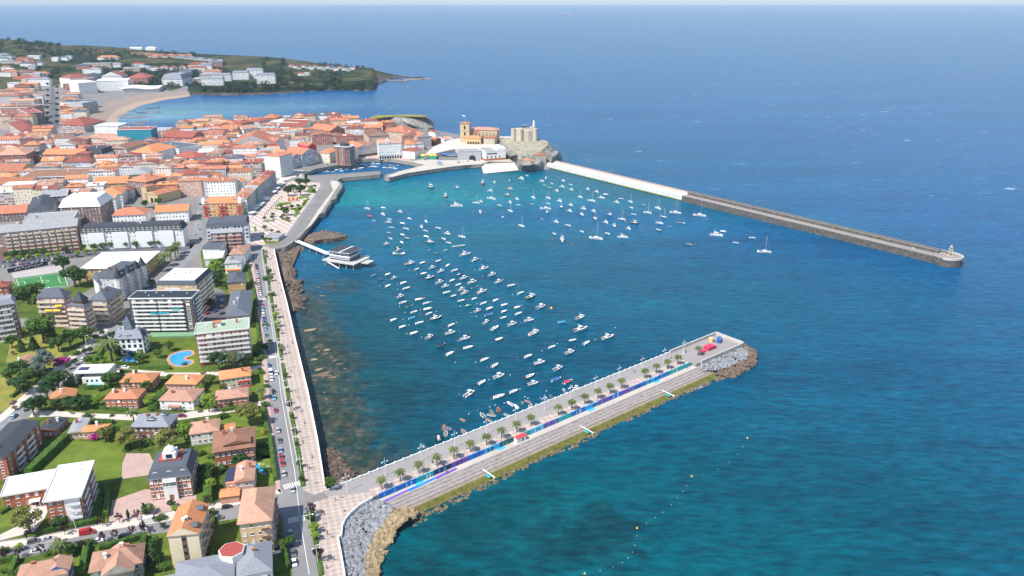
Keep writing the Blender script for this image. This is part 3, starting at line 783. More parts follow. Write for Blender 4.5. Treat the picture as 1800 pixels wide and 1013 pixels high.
# ---------------------------------------------------------------- near pier
P0 = at(584, 860).xy; P1 = at(1252, 591).xy
PD = (P1-P0).normalized(); PN = Vector((PD.y, -PD.x)); PL = (P1-P0).length
def PP(s, d, z=0): q = P0+PD*s+PN*d; return Vector((q.x, q.y, z))
def pier_s(px, py, z=G):
 q = at(px, py, z).xy-P0; return q.dot(PD), q.dot(PN)
def strip(b, s0, s1, d0, d1, z0, z1, m=0, top=None):
 b.prism([PP(s0,d0).xy, PP(s1,d0).xy, PP(s1,d1).xy, PP(s0,d1).xy], z0, z1, m, m if top is None else top)
def skew(d): return 10 + (d-15.6)*.5            # the near end of the steps is cut at an angle
def make_pier():
 root = empty('stone_pier', PP(PL/2, 8, 0))
 def add(name, b, mats):
  o = b.obj(name, mats, None); o.parent = root; o.matrix_parent_inverse = Matrix.Translation(-root.location); return o
 b = MB(); b.prism([PP(-4,0).xy, PP(PL+4,0).xy, PP(PL+4,16.2).xy, PP(9,16.2).xy, PP(-4,12).xy], -12, G+.02, 0, 1); add('body', b, [M('sea_wall'), M('pier_road')])
 b = MB(); strip(b, 12, PL-42, 10.2, 15.9, G-.3, G+.16); add('terrace', b, [M('pier_paving')])
 # seaside parapet with openings
 b = MB(); strip(b, -3, PL+4, -.45, .0, G-.5, G+.75); s = 0
 while s < PL:
  strip(b, s, s+.8, -.52, .12, G-.2, G+1.05); s += 4.4
 add('parapet', b, [M('white_wall')])
 b = MB(); strip(b, 14, PL-40, 10.0, 10.35, G, G+.45); s = 34
 add('kerb', b, [M('concrete')])
 # the lower walk, the great steps and the weedy lowest ones
 E = PL-34
 b = MB(); b.prism([PP(skew(15.6),15.6).xy, PP(E,15.6).xy, PP(E,19.8).xy, PP(skew(19.8),19.8).xy], -8, 3.05, 0, 0); add('lower_walk', b, [M('quay_concrete')])
 b = MB(); n = 9
 for k in range(n):
  d0 = 19.8+k*.92; z = 3.02-(k+1)*.235
  b.prism([PP(skew(d0),d0).xy, PP(E,d0).xy, PP(E,d0+.94).xy, PP(skew(d0),d0+.94).xy], -8, z, 0, 0 if k < 7 else 1)
  if k % 2 == 0: b.prism([PP(skew(d0)+.5,d0+.02).xy, PP(E-.5,d0+.02).xy, PP(E-.5,d0+.3).xy, PP(skew(d0)+.5,d0+.3).xy], z, z+.16, 2, 2)
 add('stone_steps', b, [M('pier_step'), M('pier_low'), M('pier_edge')])
 b = MB()
 for k in range(4):
  d0 = 28.1+k*1.0; z = .82-k*.2
  b.prism([PP(skew(d0)+2,d0).xy, PP(E+4,d0).xy, PP(E+4,d0+1.02).xy, PP(skew(d0)+2,d0+1.02).xy], -8, z, 0, 0)
 add('weedy_steps', b, [M('pier_weed')])
 # walls of the outer end
 b = MB(); strip(b, PL-40, PL+4.4, -.6, .3, G, G+1.7); strip(b, PL+3.4, PL+4.4, .3, 20, -6, G+1.7); strip(b, PL-36, PL+3.4, 19.4, 20.2, -4, G+1.2)
 add('end_wall', b, [M('concrete')])
 b = MB(); strip(b, PL-40, PL+3.4, 15, 19.4, -8, G+.03); add('end_deck', b, [M('pier_road')])
 # the painted wall below the terrace, in long bright panels
 cols = ['paint_blue','paint_blue','paint_teal','paint_navy','paint_violet','paint_blue','paint_azure','paint_green','paint_teal','paint_azure','paint_violet','paint_teal','paint_blue','paint_azure','paint_violet','paint_blue','paint_violet','paint_blue','paint_azure','paint_blue','paint_teal','paint_teal']
 s = 13; E2 = PL-42; L = (E2-s)/len(cols)
 for k, c in enumerate(cols):
  a0, a1 = s+k*L+.1, s+(k+1)*L-.1
  b = MB(); x0, x1 = PP(a0,16.22), PP(a1,16.22)
  b.prism([PP(a0,16.0).xy, PP(a1,16.0).xy, PP(a1,16.45).xy, PP(a0,16.45).xy], 2.9, G+.55, 0, 0)
  j = R.choice(['paint_white','paint_azure','paint_navy'])
  for q in range(2):
   u = a0+L*R.uniform(.15,.8); w = R.uniform(.3,1.1)
   b.face([PP(u,16.49,3.2+R.uniform(0,.8)), PP(u+w,16.49,3.3), PP(u+w*1.8,16.49,4.6+R.uniform(0,.6)), PP(u+w*.5,16.49,5.2)], 1)
  o = add('painted_panel', b, [M(c), M(j)])
 # painted lane at the foot of the wall near the root
 for a0, a1, c in ((12,26,'paint_violet'),(26,40,'paint_blue'),(40,52,'paint_violet')):
  b = MB(); b.prism([PP(a0,18.4-(a0-12)*.03).xy, PP(a1,18.4-(a1-12)*.03).xy, PP(a1,19.6-(a1-12)*.02).xy, PP(a0,19.9-(a0-12)*.01).xy], 3.0, 3.09, 0, 0); add('painted_lane', b, [M(c)])
 for px, py in ((718,835),(874,785),(1033,718),(1148,669)):
  s, d = pier_s(px, py, 3); b = MB(); strip(b, s-1.8, s+2.6, 16.5, 18.3, 3.0, 3.10); add('painted_patch', b, [M('paint_azure')])
 tag(root, 'long grey pier with great stone steps and a blue painted wall', 'pier')
for n, c in dict(paint_blue=(.015,.17,.58), paint_teal=(.02,.40,.40), paint_navy=(.02,.05,.14), paint_violet=(.17,.09,.42), paint_azure=(.06,.42,.72), paint_green=(.02,.12,.10), paint_white=(.72,.76,.80)).items(): mat(n, c, .7, .12, .6)
mat('pier_step', (.30,.262,.245), .9, .28, .5); mat('pier_low', (.25,.19,.13), .9, .3, .4); mat('pier_edge', (.44,.395,.375), .9, .2, .6); mat('pier_weed', (.135,.13,.024), .95, .45, .45)
make_pier()

# ---------------------------------------------------------------- outer breakwater
A0, B0 = at(968, 297, 0).xy, at(1668, 470, 0).xy
BD = (B0-A0).normalized(); BN = Vector((-BD.y, BD.x)); BL = (B0-A0).length
def BP(s, d): return A0+BD*s+BN*d
def make_breakwater():
 root = empty('breakwater', (*BP(BL/2, 6), 0))
 def add(name, b, mats):
  o = b.obj(name, mats, None); o.parent = root; o.matrix_parent_inverse = Matrix.Translation(-root.location); return o
 def st(b, s0, s1, d0, d1, z0, z1, m=0, top=None): b.prism([BP(s0,d0), BP(s1,d0), BP(s1,d1), BP(s0,d1)], z0, z1, m, m if top is None else top)
 C = BL*.437
 b = MB(); st(b, -8, C, 0, 9, -12, 6.2, 0, 1); s = 4
 while s < C-4: st(b, s, s+.35, -.12, .02, .8, 6.0, 2); s += 15.5
 add('white_quay', b, [M('white_quay'), M('white_deck'), M('grey_wall')])
 b = MB(); st(b, C, BL-4, 0, 9, -12, 6.0, 0, 1); add('stone_quay', b, [M('mole_stone'), M('mole_deck')])
 b = MB(); st(b, -4, C, 9, 11.6, -12, 8.0, 1, 0); st(b, -2, C, 10.2, 11.2, 8.0, 8.9, 0, 0); add('sea_parapet', b, [M('walk_pink'), M('quay_concrete')])
 b = MB(); st(b, C, BL-14, 9, 12, -12, 8.6, 0, 1); st(b, C, BL-14, 11, 12, 8.6, 9.6, 0, 1); add('sea_wall', b, [M('mole_stone'), M('mole_deck')])
 # the round head
 c = BP(BL-6, 8.5); b = MB(); ring_ = [(c+Vector((math.cos(t), math.sin(t)))*11) for t in np.linspace(0, 2*math.pi, 29)[:-1]]
 b.prism([tuple(p) for p in ring_], -12, 6.4, 0, 1); add('pier_head', b, [M('mole_stone'), M('mole_deck')])
 b = MB(); t0 = math.atan2(BD.y, BD.x)
 arc = np.linspace(t0-1.45, t0+2.0, 20)
 for a, e in zip(arc, arc[1:]):
  o_, i_ = [c+Vector((math.cos(x), math.sin(x)))*11.3 for x in (a, e)], [c+Vector((math.cos(x), math.sin(x)))*10.3 for x in (a, e)]
  h = 7.4
  b.prism([tuple(o_[0]), tuple(o_[1]), tuple(i_[1]), tuple(i_[0])], 5.6, h, 0, 0)
 add('head_parapet', b, [M('concrete')])
 b = MB(); st(b, BL-40, BL-18, 12, 15, -12, 8.4, 0, 1); st(b, BL-18, BL-8, 13, 16.5, -12, 8.2, 0, 1); add('bastion', b, [M('mole_stone'), M('mole_deck')])
 tag(root, 'long breakwater, white near the castle and grey stone at its tip', 'breakwater')
 # light tower on the head
 t = empty('harbour_light', (*BP(BL-5, 9.5), 6.4))
 b = MB(); b.prism([(-2,-2),(2,-2),(2,2),(-2,2)], 0, .5); 
 for sx in (-1,1):
  for sy in (-1,1): b.tube((sx*1.5,sy*1.5,.5), (sx*.6,sy*.6,7.5), .28, .2, 5)
 for z, r in ((2.6,1.25),(5,.98)): b.box(-r,r,-r,r,z,z+.2)
 b.obj('lattice', M('ochre_stone'), t)
 b = MB(); b.box(-1,1,-1,1,7.5,7.8); b.obj('gallery', M('light_metal'), t)
 b = MB(); b.lathe([(.6,0),(.6,1.0),(.15,1.5),(.05,1.7)], 8, (0,0,7.8)); b.obj('lantern', M('salmon_wall'), t)
 tag(t, 'small lattice light tower on the round breakwater head', 'light tower')
 for k, (s, d) in enumerate(((BL-34,7.9),(BL-24,10.2),(BL-14,12),(BL-11,12.2))):
  p = BP(s, d); b = MB(); b.box(-1.1,1.1,-.3,.3,.35,.5); b.box(-.9,-.6,-.25,.25,0,.35); b.box(.6,.9,-.25,.25,0,.35)
  o = b.obj('stone_bench', M('white_wall'), None, False, (p.x,p.y,6.42 if k > 0 else 6.02), math.atan2(BD.y,BD.x))
  tag(o, 'white stone bench on the breakwater head', 'bench', 'benches on the breakwater head', share=True)
def white_quay_mat():
 t = NT('white_quay'); p = t.world(); sp = t.new('ShaderNodeSeparateXYZ'); t.link(p, sp.inputs[0])
 n = t.noise(p, .3, 6, .7)
 st = t.ramp(n, [(.3, (.50,.49,.46)), (.7, (.70,.69,.66))])
 z = t.math('MULTIPLY_ADD', n, 1.0, sp.outputs[2])
 m = t.ramp(t.math('MULTIPLY', z, .2), [(.36, (0,0,0)), (.44, (1,1,1))])
 al = t.ramp(t.math('MULTIPLY', z, .2), [(.16, (.05,.06,.015)), (.30, (.22,.26,.02))])
 t.col(t.mix(m, al, st)); t.rough(.9); MATS['white_quay'] = t.m
white_quay_mat(); asphalt('white_deck', (.66,.65,.62), .12)
make_breakwater()

# ---------------------------------------------------------------- rocks
def rock_mesh(name, seed, m, sub=2, flat=.6):
 bm = bmesh.new(); bmesh.ops.create_icosphere(bm, subdivisions=sub, radius=1)
 o = Vector((seed*7.3, seed*3.1, seed*1.7))
 for v in bm.verts:
  d = v.co.copy(); n = mnoise.noise(d*1.1+o)*.55+mnoise.noise(d*2.6+o)*.28
  # flatten on a few planes for a broken look
  v.co = d*(1+n); v.co.z *= flat
 me = bpy.data.meshes.new(name); bm.to_mesh(me); bm.free(); me.materials.append(m); return me
def rubble(name, poly_px, zf, n, rmin, rmax, m, label, cat, kind='stuff', seeds=5, world=None):
 """many broken stones in ONE object: a heap nobody could count"""
 RR = random.Random(n*13+int(rmax*100))
 protos = []
 for k in range(seeds):
  me = rock_mesh('r', k+1+n % 17, m, 1, .75); protos.append(([v.co.copy() for v in me.vertices], [tuple(p.vertices) for p in me.polygons])); bpy.data.meshes.remove(me)
 b = MB(); P = world or ring(poly_px, 1); xs = [p[0] for p in P]; ys = [p[1] for p in P]; c = 0; tries = 0
 while c < n and tries < n*30:
  tries += 1
  x, y = RR.uniform(min(xs), max(xs)), RR.uniform(min(ys), max(ys))
  if not inpoly(x, y, P): continue
  r = rmin+(rmax-rmin)*RR.random()**2; vs, fs = RR.choice(protos)
  q = Matrix.Translation((x, y, zf(x, y)+r*.1)) @ Matrix.Rotation(RR.uniform(0,6.3),4,'Z') @ Matrix.Rotation(RR.uniform(-.6,.6),4,'X') @ Matrix.Diagonal((r*RR.uniform(.8,1.4), r, r*RR.uniform(.7,1.1), 1))
  b.mesh([q@v for v in vs], fs); c += 1
 o = b.obj(name, m); struct(o, label, cat, kind); return o
def slope_z(edge, top, run, low=-.6):
 """height falling away from an edge line given in world xy"""
 def f(x, y):
  p = Vector((x, y)); best = 1e9
  for a, b in zip(edge, edge[1:]):
   ab = b-a; t = max(0, min(1, (p-a).dot(ab)/ab.length_squared)); best = min(best, (p-a-ab*t).length)
  return lerp(top, low, min(1, best/run))
 return f
E1 = ring([(606.5,1040),(604,1005),(598,960),(600,945),(602,927),(616,904),(647,881),(672,882),(712,905)], G)
grey_poly = [(608,1060),(605,1010),(597,950),(604,944),(604,928),(617,905),(646,884),(664,890),(690,905),(680,925),(655,945),(645,975),(640,1013),(640,1060)]
tan_poly = [(640,1060),(640,1010),(645,975),(656,945),(681,924),(688,905),(712,902),(735,903),(722,920),(700,930),(690,945),(676,965),(667,990),(664,1013),(668,1060)]
rubble('grey_rubble', grey_poly, slope_z(E1, 4.0, 17), 1500, .5, 1.5, M('rock_pale'), 'pale grey broken rubble heaped against the promenade wall', 'rubble')
rubble('tan_rubble', tan_poly, slope_z(E1, 3.6, 17, -.3), 520, .8, 1.9, M('rock_tan'), 'tan boulders at the foot of the grey rubble', 'boulders')
wp = [tuple(PP(s, d).xy) for s, d in ((18,31),(60,31.2),(120,30.8),(180,30.5),(PL-30,30),(PL-10,34),(PL-12,38),(PL-34,35),(180,33.2),(150,34.2),(140,33),(110,35.2),(95,33.4),(60,35),(30,37),(16,38))]
rubble('pier_foot_rubble', wp, lambda x, y: -.1, 640, .45, 1.15, M('rock_foot'), 'line of brown boulders along the foot of the pier steps', 'boulders', world=wp)
ep = [tuple(PP(s, d).xy) for s, d in ((PL-38,20.5),(PL+4.6,20.4),(PL+6,24),(PL-6,30),(PL-30,29),(PL-40,24))]
eq = [tuple(PP(s, d).xy) for s, d in ((PL+4.5,12),(PL+8,14),(PL+8,26),(PL-4,35),(PL-30,38),(PL-36,30),(PL-6,30),(PL+3,24))]
ed = [PP(PL-36,20.3).xy, PP(PL+4,20.3).xy]
rubble('end_rubble_grey', None, slope_z(ed, 3.6, 12, 1.0), 620, .4, 1.1, M('rock_pale'), 'pale grey stones heaped at the tip of the pier', 'rubble', world=ep)
rubble('end_rubble_brown', None, slope_z(ed, 3.5, 17, -.2), 380, .7, 1.7, M('rock_brown'), 'dark brown stones at the water around the pier tip', 'rubble', world=eq)

def mound(name, base, top, z1, n=90, lev=10, amp=2.0, sc=.09, mats=None, z0=-2, cap_amp=1.0, prof=1.6, label='', cat='rock', capm=1, wz=None):
 """a rocky mass between a base ring and a top ring (pixels), broken up by noise"""
 def res(pts, z):
  P = [at(x, y, z if not callable(z) else 0) for x, y in pts]; P.append(P[0]); L = [0]
  for a, b in zip(P, P[1:]): L.append(L[-1]+(b-a).length)
  out = []
  for k in range(n):
   s = L[-1]*k/n; i = max(j for j in range(len(L)-1) if L[j] <= s); t = (s-L[i])/max(1e-6, L[i+1]-L[i]); out.append(P[i].lerp(P[i+1], t))
  return out
 Bq, T = res(base, max(0, z0)), res(top, z1)
 # start both rings at the nearest corner
 rings = []
 for l in range(lev+1):
  t = l/lev; r = []
  for k in range(n):
   a, c = Bq[k], T[k]; p = a.lerp(c, t**prof); z = lerp(z0, z1, t)
   q = Vector((p.x*sc, p.y*sc, z*sc*1.6)); f = mnoise.noise(q)*.6+mnoise.noise(q*2.3)*.4+mnoise.noise(q*5)*.25
   cdir = (p.xy-sum((x.xy for x in T), Vector((0,0)))/n).normalized()
   p = p+Vector((cdir.x, cdir.y, 0))*f*amp*(1 if 0 < l < lev else .6)
   r.append((p.x, p.y, z+(mnoise.noise(q*3)*amp*.35 if 0 < l else 0)))
  rings.append(r)
 b = MB(); b.loft(rings, 0, True, False)
 c = Vector((0,0,0))
 for p in rings[-1]: c += Vector(p)
 c /= n; last = rings[-1]
 for l in range(1, 5):
  t = l/5; r = []
  for p in rings[-1]:
   q = Vector(p).lerp(c, t); r.append((q.x, q.y, q.z+cap_amp*mnoise.noise(Vector((q.x*.06, q.y*.06, 3)))))
  b.loft([last, r], capm, True, False); last = r
 for k in range(n): b.face([last[k], last[(k+1) % n], c], capm)
 o = b.obj(name, mats, smooth=False); struct(o, label, cat); return o

mound('rocky_shore', [(484,440),(497,437),(512,432),(522,428),(540,426),(546,435),(530,446),(520,462),(527,478),(522,490),(541,497),(540,505),(535,515),(545,522),(533,533),(542,541),(525,548),(514,553),(507,535),(497,492),(488,455)],
  [(486,442),(498,440),(510,436),(520,432),(526,432),(528,437),(518,446),(510,462),(514,478),(512,490),(522,496),(522,503),(520,512),(526,519),(520,530),(524,538),(517,542),(512,545),(508,534),(500,496),(490,458)],
  1.6, 160, 5, 1.5, .16, [M('rock_brown'), M('rock_brown')], cap_amp=2.2, prof=1.2, label='brown rock shelf below the promenade wall', cat='rocks')
mound('rock_islet', [(528,424),(536,412),(556,405),(580,404),(600,407),(614,413),(616,419),(600,424),(570,427),(548,430)], [(540,420),(546,414),(560,409),(578,408),(592,411),(603,414),(604,416),(592,419),(570,421),(552,424)],
  3.2, 110, 6, 2.0, .12, [M('rock_brown'), M('rock_brown')], cap_amp=2.5, prof=1.2, label='flat brown rock islet beside the stilt restaurant', cat='rocks')
mound('low_rocks', [(566,790),(575,782),(592,785),(604,792),(612,810),(625,820),(640,834),(646,838),(600,856),(576,858),(570,830)], [(570,800),(577,790),(588,792),(598,800),(605,815),(615,825),(622,833),(610,842),(590,850),(578,852),(573,828)],
  .9, 110, 5, 1.2, .14, [M('rock_brown'), M('rock_brown')], cap_amp=1.0, label='low dark rocks in the corner by the pier root', cat='rocks')
for nm, P, n, a, l in (('shore_rubble', [(488,446),(500,440),(524,432),(518,446),(512,462),(520,482),(534,497),(530,516),(541,524),(530,534),(538,543),(512,550),(506,530),(497,492)], 260, 2.4, 'broken brown rock slabs along the promenade wall'), ('islet_rubble', [(540,420),(546,411),(575,406),(606,413),(610,419),(580,423),(552,426)], 110, 2.2, 'broken slabs on the flat rock islet'), ('corner_rubble', [(568,798),(578,786),(592,790),(604,812),(630,832),(606,850),(578,856),(570,826)], 150, 1.5, 'broken dark stones in the corner by the pier root')):
 rubble(nm, P, lambda x, y: .9, n, .5, a, M('rock_dark' if n != 110 else 'rock_brown'), l, 'rocks')
_sr = random.Random(5)
for k, (x, y, r, sx) in enumerate([(545,580,1.6,2.2),(540,582,1.2,1.5),(556,610,1.2,1.6),(560,617,1.0,1.4),(552,632,1.4,1.8),(568,657,2.0,3.0),(575,660,1.6,2.4),(584,663,1.5,2.0),(560,650,1.2,2.0),(596,640,1.0,2.6),(588,634,.9,2.2),(606,648,.9,1.8),(575,615,1.0,2.6),(570,690,.9,1.4),(572,700,.8,1.2),(560,505,.8,2.4),(566,520,.8,2.6),(534,467,.8,1.6),(537,474,.9,1.8),(572,622,.9,2.2),(582,628,.8,1.8)]):
 p = at(x, y, 0); o = link('sea_rock', rock_mesh('sea_rock', 20+k, M('rock_tan' if k % 4 == 0 else 'rock_brown'), 2, .35), None, (p.x, p.y, -.15), _sr.uniform(-.4,.4)+.4, (r*sx, r*1.1, r))
 tag(o, 'low rock breaking the shallow water by the promenade', 'rock', 'rocks in the shallows', share=True)
for k, (x, y, r, sx) in enumerate([(268,190,4,3),(262,198,6,4),(240,207,5,5),(216,203,4,5),(205,207,4,5),(234,218,5,3),(247,219,4,3),(252,214,4,3),(232,196,3,2.5),(280,183,2,2)]):
 p = at(x, y, 0); o = link('beach_rock', rock_mesh('beach_rock', 50+k, M('cliff'), 2, .3), None, (p.x, p.y, .2), .3, (r*sx, r, r))
 tag(o, 'dark flat rock at the edge of the far beach', 'rock', 'rocks of the far beach', share=True)
for k, (x, y, r, sx) in enumerate([(752,139,6,4),(738,139.5,6,5),(722,140.5,6,5),(700,143,7,5)]):
 p = at(x, y, 0); o = link('headland_rock', rock_mesh('headland_rock', 70+k, M('cliff'), 2, .4), None, (p.x, p.y, .2), -.2, (r*sx, r*1.6, r))
 tag(o, 'black reef rock off the headland tip', 'rock', 'reef rocks off the headland', share=True)
# rocks of the old town shore
mound('sea_cliff', [(640,232),(650,226),(700,226),(740,228),(762,236),(766,228),(764,214),(755,205),(700,204),(655,206),(640,214)], [(650,210),(654,206),(700,204),(738,204),(746,206),(750,206),(746,203),(738,201.5),(700,202),(660,203.5),(652,206)], 19, 120, 10, 3.5, .05, [M('rock_grey'), M('dry_grass')], cap_amp=1, prof=1.0, label='grey limestone cliff with grassy top behind the old town', cat='rock')
mound('sea_stack', [(750,237),(758,238),(764,234),(763,228),(755,226),(748,230)], [(755,224),(759,224),(761,223),(760,221),(756,221),(754,222)], 15, 60, 8, 2.5, .08, [M('rock_grey'), M('rock_grey')], label='jagged grey sea stack beside the limestone cliff', cat='rock')
mound('castle_rock', [(905,290),(912,299),(935,301),(962,300),(972,296),(984,286),(986,276),(978,262),(965,252),(930,246),(880,246),(850,248),(850,262),(870,276),(890,284)],
  [(912,272),(918,274),(938,273),(952,266),(957,261),(963,256),(964,252),(962,248),(955,246),(930,243),(900,242),(880,243),(878,247),(888,254),(900,264)], 15, 150, 12, 3.2, .06, [M('rock_grey'), M('rock_top')], cap_amp=1.4, prof=1.0, label='grey limestone crag carrying the castle', cat='rock')
mound('crag_end', [(963,290),(966,297),(975,292),(985,283),(987,275),(982,268),(972,268),(964,275)], [(968,276),(970,278),(975,275),(980,271),(981,268),(979,266),(974,266),(969,270)], 13, 70, 9, 2.4, .08, [M('rock_grey'), M('rock_grey')], cap_amp=2, label='pointed grey crag at the root of the breakwater', cat='rock')
mound('crag_front', [(908,296),(915,300),(935,301),(955,300),(962,294),(955,284),(935,282),(915,284)], [(915,289),(920,291),(935,290),(948,287),(952,283),(948,279),(935,278),(920,281)], 10, 80, 8, 2.0, .09, [M('rock_grey'), M('rock_grey')], cap_amp=2, label='lower grey crag behind the slipway', cat='rock')
mound('crag_museum', [(889,280),(895,283),(912,283),(918,278),(915,268),(900,264),(890,268)], [(893,272),(897,274),(908,273),(912,269),(909,264),(900,263),(895,266)], 14, 60, 7, 1.6, .1, [M('rock_grey'), M('rock_grey')], cap_amp=1.2, label='round grey rock right of the white museum', cat='rock')
sheet('church_hill', [(745,274),(800,262),(850,268),(890,262),(905,268),(925,262),(922,248),(900,240),(830,240),(790,246),(762,258)], 6, 'pale_paving', 'paved hill terrace below the church', 'terrace')
sheet('church_lawn', [(868,252),(893,250),(902,255),(880,260),(866,258)], 6.4, 'lawn', 'green lawn between church and castle', 'lawn')
sheet('castle_lawn', [(900,267),(908,264),(922,274),(912,277)], 6.6, 'lawn', 'small lawn below the castle wall', 'lawn')
# slipway
def slipway():
 b = MB(); a, c, d, e, f, g = at(850,288,4.5), at(905,286,5), at(912,299.5,1.2), at(850,305.5,.4), at(848,300,.4), at(846,291,2.5)
 top = [a, g, f, e, d, c]; low = [Vector((p.x, p.y, -6)) for p in top]
 b.face([c, a, g, f], 0); b.face([c, f, e, d], 0)
 for i in range(6): b.face([low[i], low[(i+1) % 6], top[(i+1) % 6], top[i]], 1)
 o = b.obj('slipway', [M('pale_paving'), M('sea_wall')]); struct(o, 'pale stone slipway running into the harbour', 'slipway')
slipway()
# ---------------------------------------------------------------- boats
for n, c in dict(gel_white=(.80,.80,.79), gel_grey=(.45,.46,.48), hull_navy=(.02,.04,.11), hull_black=(.02,.02,.025), hull_red=(.50,.03,.03), hull_blue=(.02,.16,.42), hull_green=(.02,.20,.12),
     hull_orange=(.65,.16,.03), hull_yellow=(.70,.42,.03), hull_brown=(.20,.09,.04), hull_pink=(.55,.22,.25), hull_tan=(.50,.38,.22), canvas_blue=(.03,.12,.36), canvas_navy=(.02,.03,.07), canvas_red=(.60,.04,.10),
     canvas_white=(.76,.76,.74), canvas_cyan=(.03,.28,.55), deck_teak=(.42,.30,.18), cockpit=(.42,.42,.42), rubber=(.05,.05,.06)).items(): mat(n, c, .45, .06, 1)
HULLS = {}
def hull_rings(L, W, fb, full=.0, transom=.8, rise=.35):
 """rings from stern to bow: sheer, chine and keel points"""
 r = []
 for k in range(9):
  t = k/8; x = -L/2+L*t
  w = W/2*(transom+(1-transom)*min(1, t/.4)) if t < .4 else W/2*max(.02, (1-((t-.4)/.6)**(2.2+full)))
  z = fb*(1+rise*t**2); e = w*.82*(1-.3*t)
  r.append([(x,-w,z), (x,-e,.08), (x,0,-.25*(1-t)), (x,e,.08), (x,w,z)])
 return r
def hull_mesh(L, W, fb, mats, deck=.62, full=0, transom=.8, well=(-.42,.12), rise=.35):
 """hull with a deck and a sunken cockpit"""
 b = MB(); r = hull_rings(L, W, fb, full, transom, rise)
 b.loft(r, 0, False, False)
 b.face([r[0][i] for i in range(5)][::-1], 0)
 # deck between the sheer lines, sunk a little, with a well
 for a, c in zip(r, r[1:]):
  t = (a[0][0]+c[0][0])/2/L
  inside = well and well[0] < t < well[1]
  if inside:
   k = .74; zf = .18
   A = [(a[0][0],a[0][1]*k,a[0][2]),(c[0][0],c[0][1]*k,c[0][2]),(c[4][0],c[4][1]*k,c[4][2]),(a[4][0],a[4][1]*k,a[4][2])]
   b.face([a[0],c[0],A[1],A[0]],1); b.face([A[3],A[2],c[4],a[4]],1)
   F_ = [(p[0],p[1]*.95,zf) for p in A]; b.face(F_,2); b.face([A[0],A[1],F_[1],F_[0]],2); b.face([F_[3],F_[2],A[2],A[3]],2)
   b.face([A[0],F_[0],F_[3],A[3]],2); b.face([F_[1],A[1],A[2],F_[2]],2)
  else: b.face([a[0],c[0],c[4],a[4]],1)
 for a, c in zip(r, r[1:]):                        # rubbing strake
  for i, s in ((0,-1),(4,1)):
   b.face([(a[i][0],a[i][1]+s*.03,a[i][2]-.16),(c[i][0],c[i][1]+s*.03,c[i][2]-.16),(c[i][0],c[i][1]+s*.03,c[i][2]-.04),(a[i][0],a[i][1]+s*.03,a[i][2]-.04)],3)
 return b.data('hull', mats)
def outboard(L, m='rubber'):
 b = MB(); b.box(-L/2-.45,-L/2+.02,-.18,.18,.55,1.05,0); b.box(-L/2-.30,-L/2-.14,-.09,.09,-.2,.55,0); return b.data('outboard_motor', [M(m)])
PROTO = {}
